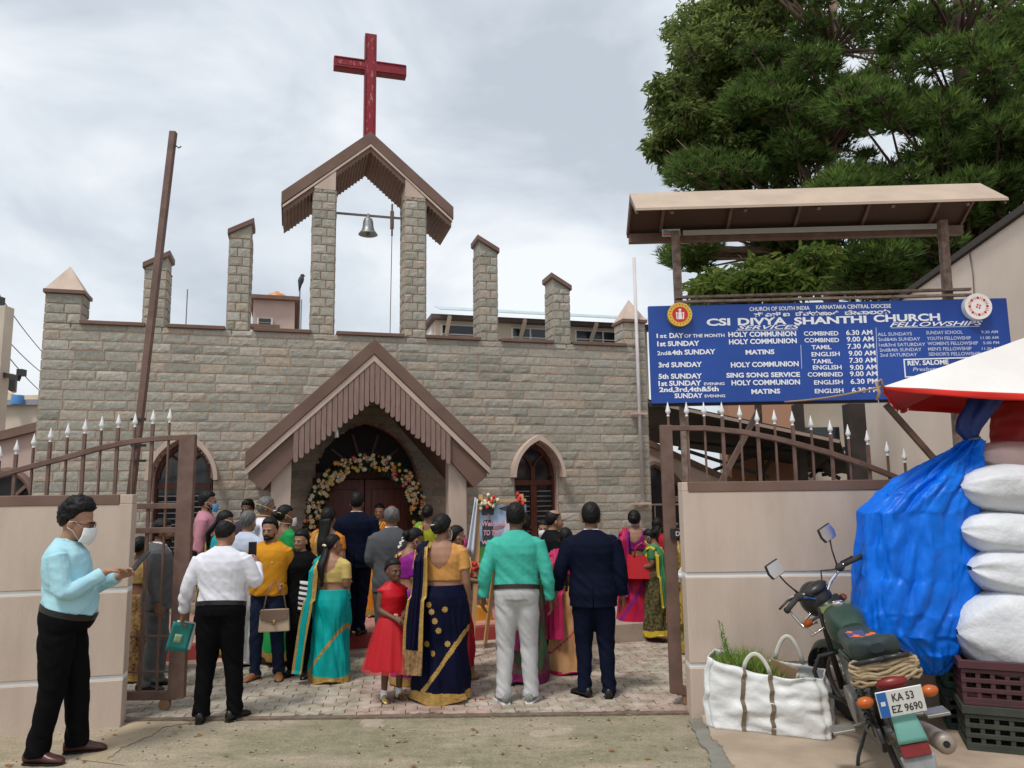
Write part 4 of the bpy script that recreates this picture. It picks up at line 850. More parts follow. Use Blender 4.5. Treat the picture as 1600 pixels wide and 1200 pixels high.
# ---------------------------------------------------------------- roadside slab and crack strip
def sheet(px, z, m, name, th=.03):
    P = [ground(u, v, z) for u, v in px]; mb = MB(); n = len(P)
    mb.add([tuple(p) for p in P]+[(p[0], p[1], z-th) for p in P], [tuple(range(n))]+[(i, (i+1) % n, (i+1) % n+n, i+n) for i in range(n)])
    return tag(mb.build(name, m), None, None, kind='structure')
SLABM = mat('pale roadside concrete', (.43, .34, .255), .9, (.32, .25, .18), 2.2, bump=.4, bsc=45)
STRIP = mat('grey cement edge', (.24, .23, .2), .9, (.18, .17, .14), 5, bump=.4, bsc=45)
def jag(pts, amp, seed, n=6):
    r_ = random.Random(seed); out = []
    for a, b in zip(pts[:-1], pts[1:]):
        for k in range(n): t = k/n; out.append((a[0]+(b[0]-a[0])*t+r_.uniform(-amp, amp), a[1]+(b[1]-a[1])*t+r_.uniform(-amp, amp)*.5))
    return out+[pts[-1]]
sheet(jag([(1096, 1118), (1112, 1150), (1128, 1166), (1134, 1182), (1150, 1200), (1190, 1290)], 3, 4)+[(1900, 1290), (1900, 1118)], .03, SLABM, 'roadside_slab')
sheet(jag([(1076, 1124), (1088, 1150), (1108, 1178), (1112, 1200), (1120, 1290)], 2.5, 5)+[(1200, 1290)]+jag([(1156, 1200), (1136, 1180), (1129, 1164), (1114, 1150), (1099, 1120)], 2.5, 6), .014, STRIP, 'cement_strip', .02)
sheet(jag([(196, 1196), (168, 1186), (190, 1168), (236, 1150), (252, 1137), (300, 1128)], 3, 7)+[(232, 1122), (205, 1128), (150, 1160), (120, 1186)], .002, mat('sandy edge', (.46, .36, .25), .95, (.34, .28, .18), 3, bump=.3, bsc=30), 'sandy_verge', .002)
# ---------------------------------------------------------------- white bag of cuttings
bga, bgb = Vector(ground(1103, 1136, .03)), Vector(ground(1298, 1158, .03)); bgz = math.atan2(bgb.y-bga.y, bgb.x-bga.x); BL_ = (bgb-bga).length
bag = thing('sack_bag', 'large white woven bag with brown straps, full of green cuttings, by the wall', 'bag', (bga.x, bga.y, .03), bgz)
BAGM = mat('white woven plastic', (.72, .73, .74), .45, (.62, .62, .6), 2, bump=.35, bsc=14, bdist=.03)
BH, BD_ = .52, .42
def bagpt(a, h):                              # a around perimeter 0..1, h height 0..1
    per = [(0, 0), (BL_, 0), (BL_, BD_), (0, BD_)]; q = a*4 % 4; i = int(q); f = q-i; A, B = per[i], per[(i+1) % 4]
    x, y = A[0]+(B[0]-A[0])*f, A[1]+(B[1]-A[1])*f
    cx, cy = BL_/2, BD_/2; bul = 1+.05*math.sin(math.pi*h)-.05*h; k = 1-.10*max(0, (abs(f-.5)*2)-.86)/.14
    x = cx+(x-cx)*bul*k; y = cy+(y-cy)*bul*k*(1.03-.1*h)
    w = .02*nz(x*4, y*4+h*2, h*5)+.012*nz(x*10+3, y*10, h*9)+.007*abs(nz(x*22, y*22, h*16))
    top = BH-.10*(x/BL_)-.05*math.sin(math.pi*x/BL_)*(1 if y < BD_/2 else .3)
    return (x+w, y-w*1.2, h*top+.018*h*nz(x*6, y*6, 4))
bm_ = MB(); bm_.grid(bagpt, 160, 26); bm_.add([bagpt(k/40, .02) for k in range(40)], [tuple(range(40))])
bm_.build('bag_body', BAGM, bag, smooth=True, solid=.006, fix=False)
STR = mat('brown strap', (.2, .16, .1), .8, (.13, .1, .06), 20)
for k, f in enumerate((.33, .56)):
    s_ = MB(); pts = [bagpt(f*.25, h/12) for h in range(0, 13)]
    for a, b in zip(pts[:-1], pts[1:]): s_.add([(a[0]-.016, a[1]-.008, a[2]), (a[0]+.016, a[1]-.008, a[2]), (b[0]+.016, b[1]-.008, b[2]), (b[0]-.016, b[1]-.008, b[2])], [(0, 1, 2, 3)])
    s_.build('strap', STR, bag, solid=.004)
HND = mat('pale webbing', (.6, .58, .52), .7)
for y_, f0, f1, hh in ((0, .33, .56, .13), (BD_, .55, .8, .2)):
    a = Vector(bagpt(f0*.25 if y_ == 0 else .5+(1-f1)*.25, 1)); b = Vector(bagpt(f1*.25 if y_ == 0 else .5+(1-f0)*.25, 1))
    pts = [a.lerp(b, t/14)+Vector((0, 0, hh*math.sin(math.pi*t/14)**.7)) for t in range(15)]
    MB().tube(pts, (.016), 8, flat=.3).build('handle', HND, bag, smooth=True)
gs = MB(); r_ = random.Random(4)
for i in range(2600):
    x = r_.uniform(.06, BL_*.62) if i < 2000 else r_.uniform(BL_*.55, BL_*.85); y = r_.uniform(.06, BD_-.05); L = r_.uniform(.08, .2)*(1 if i < 2000 else .55)
    d = Vector((r_.uniform(-.6, .6), r_.uniform(-.6, .6), 1)).normalized(); p = Vector((x, y, BH-.14-.1*(x/BL_)+.07*math.exp(-((x-.3)/.15)**2))); s_ = d.cross(Vector((r_.uniform(-1, 1), r_.uniform(-1, 1), .1))).normalized()*.004
    gs.add([p-s_, p+s_, p+d*L+Vector((r_.uniform(-.03, .03), 0, -.01))], [(0, 1, 2)], 0, r_.random() if i < 2000 else .9+.1*r_.random())
for x, y in ((.18, .2), (.14, .3)):
    for k in range(90): t = r_.random(); p = Vector((x-.06*t, y, BH-.1+.33*t)); d = Vector((r_.uniform(-1, 1), r_.uniform(-1, 1), .8)).normalized()*.06*(1.2-t); s_ = d.cross(Vector((0, 1, .3))).normalized()*.003; gs.add([p-s_, p+s_, p+d], [(0, 1, 2)], 0, r_.random()*.6)
tag(gs.build('cuttings', mat('cut greenery', (.1, .2, .03), .6, attr='tint', ac=[(.06, .13, .02), (.14, .26, .04), (.22, .33, .06), (.32, .3, .05)]), fix=False, tint=True, loc=bag.location, rot=(0, 0, bgz)), 'fine green cuttings heaped in the white woven bag', 'cuttings', kind='stuff')
cbm = MB(); cbm.box(-.1, .1, -.005, .005, -.08, .1); tag(cbm.build('cardboard', mat('cardboard', (.42, .27, .16), .85), loc=bag.matrix_basis @ Vector((BL_*.62, BD_*.45, BH-.13)), rot=(.3, .35, bgz+.1)), 'brown cardboard piece sticking out of the white bag', 'cardboard')
# ---------------------------------------------------------------- crates
def crate(label, loc, rz, m, grp='plastic crates under the white sacks'):
    c = thing('plastic_crate', label, 'crate', loc, rz, grp); L, Wd, H = .56, .40, .30; b = MB(); t = .02
    b.box(0, L, 0, Wd, 0, .02)
    for z, hh in ((.02, .03), (.085, .03), (.15, .03), (.215, .025)): b.box(0, L, 0, t, z, z+hh); b.box(0, L, Wd-t, Wd, z, z+hh); b.box(0, t, t, Wd-t, z, z+hh); b.box(L-t, L, t, Wd-t, z, z+hh)
    n = 7
    for k in range(n):
        x = k*(L-.03)/(n-1); [b.box(x, x+.03, y0, y0+.012, .0, H-.03) for y0 in (.006, Wd-.018)]
    for k in range(5):
        y = .0225+k*(Wd-.075)/4; [b.box(x0, x0+.012, y, y+.03, .0, H-.03) for x0 in (.004, L-.016)]
    b.build('crate_body', m, c, bevel=.003); r = MB()
    for (x0, x1, y0, y1) in ((-.015, L+.015, -.015, .022), (-.015, L+.015, Wd-.022, Wd+.015), (-.015, .022, .023, Wd-.023), (L-.022, L+.015, .023, Wd-.023)): r.box(x0, x1, y0, y1, H-.055, H)
    r.build('crate_rim', m, c, bevel=.004); return c
crA = Vector(ground(1512, 1172, .03)); CR = R_(-22)
MAR = mat('maroon crate plastic', (.085, .028, .034), .55, (.06, .025, .03), 6, bump=.1, bsc=40); GRN = mat('green crate plastic', (.03, .12, .075), .55, (.025, .08, .055), 6); OLV = mat('grimy olive crate plastic', (.05, .06, .045), .7, (.035, .04, .03), 7)
ex_ = Vector((math.cos(CR), math.sin(CR), 0)); ey_ = Vector((-math.sin(CR), math.cos(CR), 0))
crate('grimy olive crate under the maroon crate at the bottom right', crA, CR, OLV); crate('maroon crate stacked on a grimy olive crate under the sacks', crA+Vector((0, 0, .302)), CR, MAR)
crate('lower dark green crate of the stack touching the tarpaulin', crA+ey_*.47-ex_*.06, CR, mat('dark green crate plastic', (.025, .05, .04), .65, (.02, .035, .03), 7)); crate('brighter green crate on top of the stack touching the tarpaulin', crA+ey_*.47-ex_*.05+Vector((0, 0, .302)), CR, GRN)
# ---------------------------------------------------------------- white sacks
SACKM = mat('white woven sack', (.68, .7, .73), .5, (.58, .6, .63), 3, bump=.45, bsc=22, bdist=.02)
def sack(label, c, L, Wd, T, rz, seed, tilt=0.0, m=None):
    mb = MB()
    def f(u, v):
        th = 2*math.pi*u; q = (v-.5)*2; e = (1-abs(q)**3.2)**.55 if abs(q) < 1 else 0; e = max(e, .10)
        cx = math.copysign(abs(math.cos(th))**.8, math.cos(th)); sx = math.copysign(abs(math.sin(th))**.8, math.sin(th))
        wr = 1+.11*nz(q*1.6+seed, math.cos(th)*1.5, math.sin(th)*1.5)+.05*abs(q)**2*math.sin(th*9+seed)+.02*nz(q*9+seed, math.cos(th)*4, math.sin(th)*4)
        w = Wd/2*(.45+.55*e) if abs(q) > .9 else Wd/2*(.55*e+.45)
        return (q*L/2, cx*w*wr, sx*T/2*e*wr)
    mb.grid(f, 48, 40); n = 48
    return tag(mb.build('sack', m or SACKM, smooth=True, loc=c, rot=(0, tilt, rz)), label, 'sack', 'white sacks piled at the right edge')
def sk_(u, v, D): return [float(q) for q in atD(u, v, D)]
sack('lowest and largest white sack, bulging over the crates', sk_(1598, 985, 5.75), .95, .62, .62, R_(-12), 3)
sack('flat white sack second from the bottom of the pile', sk_(1612, 898, 5.75), .92, .55, .36, R_(-8), 8, .12)
sack('white sack third from the bottom of the pile', sk_(1600, 838, 5.8), .95, .55, .34, R_(-10), 14, .12)
sack('white sack with a tied corner pointing at the tarpaulin knot', sk_(1598, 766, 5.85), 1.0, .58, .37, R_(-6), 21, .06)
sack('pinkish sack on top of the pile under the umbrella', sk_(1610, 722, 6.1), .95, .5, .3, R_(-4), 27, .1, mat('pinkish woven sack', (.68, .5, .46), .6, (.6, .42, .38), 3, bump=.3, bsc=18))
sack('white sack half hidden behind the tarpaulin and the lowest sack', sk_(1530, 968, 6.2), .6, .5, .5, R_(5), 33)
# ---------------------------------------------------------------- blue tarpaulin
tp = MB(); rows_ = [(688, 1509, 1528, 6.0, .05), (700, 1488, 1529, 6.0, .09), (722, 1448, 1529, 6.0, .16), (745, 1414, 1527, 6.0, .22), (770, 1376, 1526, 6.02, .27), (800, 1348, 1522, 6.05, .31), (850, 1341, 1530, 6.08, .34), (900, 1339, 1528, 6.08, .35), (950, 1333, 1516, 6.06, .34), (985, 1332, 1506, 6.04, .31), (1015, 1380, 1494, 6.0, .24), (1042, 1425, 1482, 5.96, .13), (1052, 1440, 1474, 5.95, .07)]
nv_, nu_ = 190, 210
def tarp(u, v):
    q = v*(len(rows_)-1); i = min(int(q), len(rows_)-2); f = q-i; f = f*f*(3-2*f)*.5+f*.5; a, b = rows_[i], rows_[i+1]; Y, x0, x1, D, ry = [a[k]+(b[k]-a[k])*f for k in range(5)]
    P = atD((x0+x1)/2, Y, D); rx = (x1-x0)/2/1200*D*.93; th = 2*math.pi*u; c, s = math.cos(th), math.sin(th)
    e = .75; cx = math.copysign(abs(c)**e, c); sx = math.copysign(abs(s)**e, s)
    fold = .024*math.exp(-v*1.7)*(1-2*abs(math.sin(th*4+2.5*nz(u*3, v*1.5))))*(1 if v > .02 else .3)
    w = .034*nz(cx*2.2+1, v*4.5, sx*2.2)+.022*(.25-abs(nz(cx*3+v*1.5, v*13, sx*3+7)))*2+.016*(abs(nz(cx*7+v*6, v*14, sx*5))-.2)+.008*nz(cx*16, v*36, sx*12)+.012*(abs(nz(cx*3+v*2, v*26, sx*3+3))-.2)
    vo = noise.voronoi(Vector((cx*2.1+.6*v, v*3.6+.5*cx, sx*2.1)))[0]; vp = noise.voronoi(Vector((cx*4.5+2, v*9, sx*4.5)))[0]
    cre = .05*min(.45, vo[1]-vo[0])+.022*min(.4, vp[1]-vp[0])-.018
    w = w*.55; k = (w+cre*1.6+fold*1.5)
    return (float(P[0])+cx*(rx+k), float(P[1])+sx*(min(ry, 6.56-D if s > 0 else 9)+k*.9), float(P[2])+.5*w)
tp.grid(tarp, nu_, nv_)
TARP = mat('blue tarpaulin', (.001, .165, .78), .4, (.001, .12, .62), 3, bump=.3, bsc=22, bdist=.02, spec=.25, stretch=(1, 1, .6))
tpo = tp.build('tarpaulin', TARP, smooth=True, fix=True)
tag(tpo, 'bright blue tarpaulin tied in a knot and hanging over a heap', 'tarpaulin')
tt = MB(); 
def tail(u, v):
    q = [(1522, 697, .012), (1518, 690, .03), (1512, 672, .07), (1520, 652, .09), (1534, 632, .10), (1546, 610, .1)]; k = v*5; i = min(int(k), 4); f = k-i; a, b = q[i], q[i+1]; X, Y, r = [a[j]+(b[j]-a[j])*f for j in range(3)]
    P = atD(X, Y, 6.0); th = 2*math.pi*u; rr_ = r*(1+.3*math.sin(th*5+v*4)); return (float(P[0])+rr_*1.15*math.cos(th), float(P[1])+rr_*.6*math.sin(th), float(P[2]))
tt.grid(tail, 40, 24); tt.build('tied_tail', mat('dark blue tarpaulin', (.012, .045, .22), .5, (.008, .03, .15), 6), tpo, smooth=True)
kn = MB(); P = atD(1521, 692, 6.0); kn.tube([(float(P[0])+.045*math.cos(a*.6), float(P[1])+.045*math.sin(a*.6), float(P[2])+.004*a) for a in range(14)], .012, 6); kn.build('tie_cord', mat('cord', (.1, .12, .2), .8), tpo)
# ---------------------------------------------------------------- stall umbrella and its cord
C0 = Vector(atD(1380, 604, 5.6)); um = thing('stall_umbrella', 'large white stall umbrella with a red hem at the right edge', 'umbrella', (4.75, 6.25, 0))
ap = Vector(atD(1690, 497, 6.25)); ap = Vector((ap.x, 6.25, ap.z)); um.location = (ap.x, 6.25, 0)
cz = C0.z; cn = [Vector((C0.x, 5.6, cz)), Vector((2*ap.x-C0.x, 5.6, cz-.05)), Vector((2*ap.x-C0.x, 6.95, cz-.02)), Vector((3.6, 6.95, cz))]
def um_face(mb, off, m):
    for i in range(4):
        A, Bq = cn[i], cn[(i+1) % 4]
        def f(u, v):
            p = A.lerp(Bq, u).lerp(ap, v); sag = .07*math.sin(math.pi*u)*(1-v)**1.2+.05*math.sin(math.pi*v)*math.sin(math.pi*u); return p+Vector((0, 0, off-sag+.012*nz(p.x*2.5, p.y*2.5, 3)*(1-v)))
        mb.grid(f, 26, 14, m)
u1 = MB(); um_face(u1, 0, 0); um_face(u1, -.012, 1); u1.build('canopy', [mat('white canopy cloth', (.8, .79, .78), .7, (.74, .72, .7), 2, bump=.15, bsc=6, bdist=.03), mat('red canopy lining', (.6, .02, .02), .7)], um, smooth=True, fix=False)
hm = MB()
for i in range(4):
    A, Bq = cn[i], cn[(i+1) % 4]
    def f(u, v):
        p = A.lerp(Bq, u); sag = .07*math.sin(math.pi*u); drop = .012+.042*math.sin(math.pi*min(1, u*2))**.5 if u < .5 else .054-.015*(u-.5)
        return p+Vector((0, (.012*math.sin(u*40)*v), -.001-sag-v*drop))
    hm.grid(f, 40, 3)
hm.build('red_hem', mat('red hem', (.68, .025, .015), .65), um, smooth=True, solid=.004)
po = MB(); po.tube([(0, 0, 0), (0, 0, ap.z-.02)], .028, 12); po.build('umbrella_pole', STEEL, um, smooth=True)
for o_ in (u1,): pass
for ch in um.children:
    if ch.name.split('.')[0] in ('canopy', 'red_hem'): ch.data.transform(Matrix.Translation(-um.location))
cord = MB(); a = C0; b = Vector(atD(1226, 628, 7.22)); pts = [a.lerp(b, t/12)-Vector((0, 0, .02*math.sin(math.pi*t/12))) for t in range(13)]; cord.tube(pts, .009, 6)
cord.tube([a+Vector((.0, 0, -.0)), a+Vector((-.02, -.01, .05)), a+Vector((-.05, 0, .03)), a+Vector((-.03, .0, -.04)), a+Vector((-.05, .01, -.1))], .011, 6)
tag(cord.build('cord', mat('jute cord', (.4, .27, .17), .9), smooth=True), 'brown jute cord tying the umbrella corner towards the notice board', 'cord')
rs = MB(); rs.grid(lambda u, v: tuple(Vector(atD(1553+u*110, 626+v*(70-u*6), 6.35))+Vector((0, .06*math.sin(u*9+v*2)+.02*nz(u*5, v*5), 0))), 30, 20)
tag(rs.build('red_sheet', mat('red plastic sheet', (.42, .04, .035), .5, (.3, .025, .025), 3), smooth=True, solid=.006), 'dull red plastic sheet hanging behind the topmost sack', 'sheet')
# ---------------------------------------------------------------- motorbike
bR, bF = Vector((2.40, 4.95, .03)), Vector((2.66, 6.15, .03)); bz = math.atan2(bF.y-bR.y, bF.x-bR.x)
bike = thing('motorbike', 'dusty dark green motorbike leaning on its side stand beside the blue tarpaulin', 'motorbike', bR, 0)
bike.scale = (1.07, 1.07, 1.07)
bike.rotation_euler = Matrix.Rotation(bz, 3, 'Z').__matmul__(Matrix.Rotation(R_(-13), 3, 'X')).to_euler()
BLK = mat('black bike plastic', (.018, .018, .019), .35, (.03, .03, .03), 20); RUB = mat('tyre rubber', (.025, .024, .023), .85, (.05, .045, .04), 9, bump=.3, bsc=60)
CHR = mat('chrome', (.65, .65, .67), .18, metal=1.0); ALU = mat('dusty aluminium', (.33, .32, .3), .5, (.25, .23, .2), 12, metal=.6); BGR = mat('dark green bike paint', (.022, .055, .04), .38, (.05, .065, .05), 7, spec=.4, lo=.4, hi=.75)
OR_ = mat('orange lens', (.5, .11, .015), .3, (.42, .09, .015), 20); RD_ = mat('red lens', (.2, .014, .014), .35, (.15, .012, .012), 20)
def wheel(x, steer=0):
    w = bpy.data.objects.new('wheel', None); COL.objects.link(w); w.parent = bike; w.location = (x, 0, .30); w.rotation_euler = (0, 0, steer)
    ty = MB(); nt = 60
    def tor(R, r, k, m=0, zz=1.0): return lambda u, v: ((R+r*math.cos(2*math.pi*v)*zz)*math.cos(2*math.pi*u), r*math.sin(2*math.pi*v), (R+r*math.cos(2*math.pi*v)*zz)*math.sin(2*math.pi*u))
    ty.grid(tor(.255, .046, 0), 60, 14)
    for k in range(44):
        an = 2*math.pi*k/44; c, s = math.cos(an), math.sin(an)
        for sg in (-1, 1): ty.bar((c*.297, sg*.004, s*.297), (c*.287, sg*.034, s*.287), .014, .012)
    ty.build('tyre', RUB, w, smooth=True)
    rm = MB(); rm.grid(tor(.215, .017, 0), 48, 8); rm.tube([(0, -.06, 0), (0, .06, 0)], .05, 16)
    for k in range(18):
        an = 2*math.pi*k/18+.1; sg = 1 if k % 2 else -1; rm.tube([(.045*math.cos(an), sg*.04, .045*math.sin(an)), (.212*math.cos(an+.25*sg), 0, .212*math.sin(an+.25*sg))], .0028, 4)
    rm.build('rim', ALU, w, smooth=True)
wheel(0); wheel(1.25, R_(32))
def part(name, mb, m, **k): return mb.build(name, m, bike, **k)
fr = MB(); fr.tube([(.95, 0, .86), (.8, 0, .62), (.72, 0, .3), (.4, 0, .25), (.25, 0, .42)], .02, 8); fr.tube([(.93, 0, .82), (.5, .0, .72), (.1, .1, .68), (-.28, .11, .66)], .017, 8); fr.tube([(.5, 0, .72), (.1, -.1, .68), (-.28, -.11, .66)], .017, 8)
for s_ in (-1, 1): fr.bar((.28, s_*.07, .3), (0, s_*.085, .3), .03, .05)
part('frame', fr, BLK, smooth=True)
en = MB(); en.tube([(.58, -.13, .33), (.58, .13, .33)], [.12, .12], 20); en.box(.48, .72, -.09, .09, .24, .42); [en.box(.60, .80, -.085, .085, .42+.022*k, .43+.022*k) for k in range(9)]; en.tube([(.70, 0, .42), (.72, 0, .64)], .06, 14); part('engine', en, ALU, bevel=.004)
ch = MB(); ch.prism([(-.09, .24), (.42, .22), (.50, .28), (.50, .36), (.42, .40), (-.08, .37), (-.13, .3)], 'y', .088, .115); part('chain_case', ch, BLK, bevel=.006)
tk = MB()
def tank(u, v):
    th = 2*math.pi*u; q = v; x = .42+.46*q; w = .125*math.sin(math.pi*(.12+.8*q))**.6; h = .12*math.sin(math.pi*(.1+.8*q))**.7; c, s = math.cos(th), math.sin(th); e = .7
    return (x, math.copysign(abs(c)**e, c)*w, .80+.03*q+math.copysign(abs(s)**e, s)*h)
tk.grid(tank, 28, 18); tk.add([tank(k/28, 0) for k in range(28)], [tuple(range(28))]); tk.add([tank(k/28, 1) for k in range(28)], [tuple(range(28))]); T = part('tank', tk, BGR, smooth=True)
cp = MB(); cp.lathe([(.042, 0), (.042, .012), (.034, .02), (.012, .022)], 20, 0, (.70, 0, .935)); cp.build('fuel_cap', CHR, T, auto=40)
se = MB()
def seat(u, v):
    th = 2*math.pi*u; x = -.24+.74*v; w = .145-.05*v; h = .055+.01*math.cos(v*3); e = .55; c, s = math.cos(th), math.sin(th); z = .80-.03*math.sin(math.pi*v)+(.03*(1-v)**2)
    w *= min(1, (.25+v*7), (.3+(1-v)*6)); return (x, math.copysign(abs(c)**e, c)*w, z+math.copysign(abs(s)**e, s)*h*min(1, .4+v*8))
se.grid(seat, 32, 30); se.add([seat(k/32, 0) for k in range(32)], [tuple(range(32))]); S = part('seat', se, mat('seat vinyl green black', (.035, .06, .05), .5, (.02, .03, .035), 5), smooth=True)
gr_ = MB(); r_ = random.Random(3)
for (x, y, a, b) in ((.12, .04, .06, .016), (.2, .02, .07, .02), (.16, .0, .04, .012), (.05, -.02, .06, .014), (.1, -.05, .05, .013), (.02, .02, .04, .01), (.26, .05, .05, .012)):
    z = .80-.03*math.sin(math.pi*((x+.24)/.74))+.03*(1-(x+.24)/.74)**2+.0585; gr_.add([(x-a, y-b, z), (x, y-b*1.7, z+.001), (x+a, y, z), (x+.3*a, y+b*.4, z+.001), (x+.1*a, y+b*1.8, z), (x-.3*a, y+b*.5, z+.001)], [tuple(range(6))])
gr_.build('seat_print', mat('orange print', (.75, .16, .04), .6), S); g2 = MB(); g2.add([(x_, y_, .80-.03*math.sin(math.pi*((x_+.24)/.74))+.03*(1-(x_+.24)/.74)**2+.0566) for x_, y_ in ((.08, -.02), (.27, -.03), (.3, .07), (.1, .08))], [(0, 1, 2, 3)]); g2.build('seat_print', mat('blue print', (.05, .07, .2), .6), S)
gb = MB()
for s_ in (-1, 1): gb.tube([(.05, s_*.15, .74), (-.22, s_*.16, .76), (-.33, s_*.12, .79), (-.36, 0, .80)], .013, 8)
part('grab_rail', gb, BLK, smooth=True)
rp = MB(); r_ = random.Random(6)
for k in range(7):
    zz = .715+.016*k; ax_ = .15+.012*r_.uniform(-1, 1); pts = [(-.26+.14*math.cos(a)*.75+.01*r_.uniform(-1, 1), (ax_+.035)*math.sin(a), zz+.014*r_.uniform(-1, 1)) for a in [2*math.pi*q/20 for q in range(21)]]; rp.tube(pts, .011, 6)
tag(rp.build('rope_coil', mat('jute rope', (.42, .33, .2), .9, (.3, .22, .13), 40, bump=.4, bsc=120), smooth=True, loc=bike.location, rot=bike.rotation_euler), 'coil of pale rope wound round the motorbike tail rail', 'rope')
for s_ in (-1, 1):
    sp = MB(); sp.tube([(.0, s_*.105, .3), (.09, s_*.115, .66)], .016, 8); sp.tube([(.0+.09*t/60*.9, s_*.11+.028*math.cos(t*.75), .34+.28*t/60) if 0 else (.012+.068*t/70+.028*math.sin(t*.75), s_*.112+.028*math.cos(t*.75), .35+.27*t/70) for t in range(71)], .0055, 5); part('shock_absorber', sp, BLK, smooth=True)
    pn = MB(); pn.prism([(.02, .52), (.30, .50), (.44, .60), (.42, .72), (.1, .73), (-.02, .66)], 'y', *(sorted((s_*.10, s_*.125)))); part('side_panel', pn, BGR, bevel=.012)
    fp = MB(); fp.bar((.16, s_*.1, .34), (.13, s_*.26, .33), .02, .02); fp.box(.06, .20, *(sorted((s_*.2, s_*.33))), .325, .345); part('foot_plate', fp, ALU, bevel=.006)
fe = MB()
def fender(x0, R, a0, a1, w): return lambda u, v: (x0+R*math.cos(a0+(a1-a0)*u), w*(v-.5)*2, .30+R*math.sin(a0+(a1-a0)*u)-.03*abs(v-.5)*2)
fe.grid(fender(0, .345, R_(40), R_(155), .065), 20, 6); part('rear_fender', fe, BLK, smooth=True, solid=.004)
mfp = MB(); mfp.grid(lambda u, v: (-.335-.05*math.sin(v*1.6)-.04*v, (.055+.02*v)*(u-.5)*2, .56-.18*v), 6, 8); part('tail_panel', mfp, mat('teal tail panel', (.12, .3, .25), .4), smooth=True, solid=.008)
rfm = MB(); rfm.prism([(-.42, .375), (-.40, .375), (-.415, .315), (-.435, .315)], 'y', -.072, .072); part('reflector', rfm, RD_, bevel=.004)
mf = MB(); mf.grid(lambda u, v: (-.41-.03*v, .085*(u-.5)*2*(1-.15*v), .315-.15*v+.015*(2*u-1)**2*v), 8, 8); part('mud_flap', mf, mat('grey mud flap', (.3, .32, .34), .5, (.22, .22, .22), 9), smooth=True, solid=.008)
tl = MB(); tl.ell((-.33, 0, .665), (.05, .085, .04), 18, 10); part('tail_lamp', tl, RD_, smooth=True)
plc = Matrix.Translation((-.43, 0, .59)) @ Matrix.Scale(.87, 4) @ Matrix.Rotation(R_(-16), 4, 'Y')
pt = MB(); pt.box(-.004, .004, -.135, .135, -.085, .085); P_ = part('number_plate', pt, mat('plate white', (.8, .8, .77), .4), bevel=.006); P_.matrix_basis = plc
pl2 = MB(); pl2.box(-.0075, -.0045, .075, .13, -.08, .08, 0); pl2.box(-.0085, -.0077, .09, .116, -.005, .022, 1); pl2.build('plate_strip', [mat('plate blue', (.03, .15, .5), .4), wht], P_)
lt = MB(); text_mesh(lt, 'KA 53', lambda x, y, z: (-.0065, .045-x, .012+y), width=.125, height=.052, bold=.012); text_mesh(lt, 'EZ 9690', lambda x, y, z: (-.0065, .06-x, -.062+y), width=.175, height=.05, bold=.012); lt.build('plate_number', mat('plate black', (.015,)*3, .5), P_, fix=False)
for s_ in (-1, 1):
    im = MB(); im.tube([(-.33, s_*.05, .60), (-.36, s_*.12, .60)], .01, 8); im.build('indicator_stalk', BLK, bike)
    im = MB(); im.ell((-.37, s_*.165, .60), (.035, .045, .03), 16, 10); part('indicator', im, OR_, smooth=True)
exh = MB(); exh.tube([(.72, -.1, .5), (.85, -.13, .3), (.6, -.16, .2), (.2, -.16, .23)], .02, 8); exh.tube([(.25, -.165, .24), (.15, -.17, .25), (-.28, -.18, .30), (-.30, -.18, .302)], [.03, .048, .055, .035], 14); part('exhaust', exh, mat('dusty exhaust', (.36, .3, .26), .5, (.28, .22, .18), 9, metal=.5), smooth=True)
eh = MB(); eh.tube([(-.298, -.18, .302), (-.303, -.18, .3025)], .018, 12); part('exhaust_hole', eh, DARK)
ss = MB(); ss.tube([(.38, .1, .24), (.34, .2, .1), (.32, .26, -.045)], .011, 8); ss.box(.29, .34, .24, .285, -.055, -.04); part('side_stand', ss, BLK)
# steering group turned left
ST = Matrix.Translation((.96, 0, .85)) @ Matrix.Rotation(R_(34), 4, Vector((-.45, 0, .89))) @ Matrix.Translation((-.96, 0, -.85))
def spart(name, mb, m, **k): mb.v = [tuple(ST @ Vector(p)) for p in mb.v]; return part(name, mb, m, **k)
fk = MB()
for s_ in (-1, 1): fk.tube([(.97, s_*.085, .93), (1.12, s_*.085, .60), (1.24, s_*.085, .30)], [.019, .02, .025], 10)
fk.box(.93, 1.0, -.1, .1, .88, .92); spart('fork', fk, BLK, smooth=True)
ff = MB(); ff.grid(fender(1.25, .335, R_(15), R_(165), .06), 22, 6); spart('front_fender', ff, BGR, smooth=True, solid=.005)
hb = MB(); hb.tube([(.90, .34, 1.07), (.92, .24, 1.08), (.985, .12, 1.02), (1.0, .05, .97), (1.0, -.05, .97), (.985, -.12, 1.02), (.92, -.24, 1.08), (.90, -.34, 1.07)], .0125, 10); spart('handlebar', hb, CHR, smooth=True)
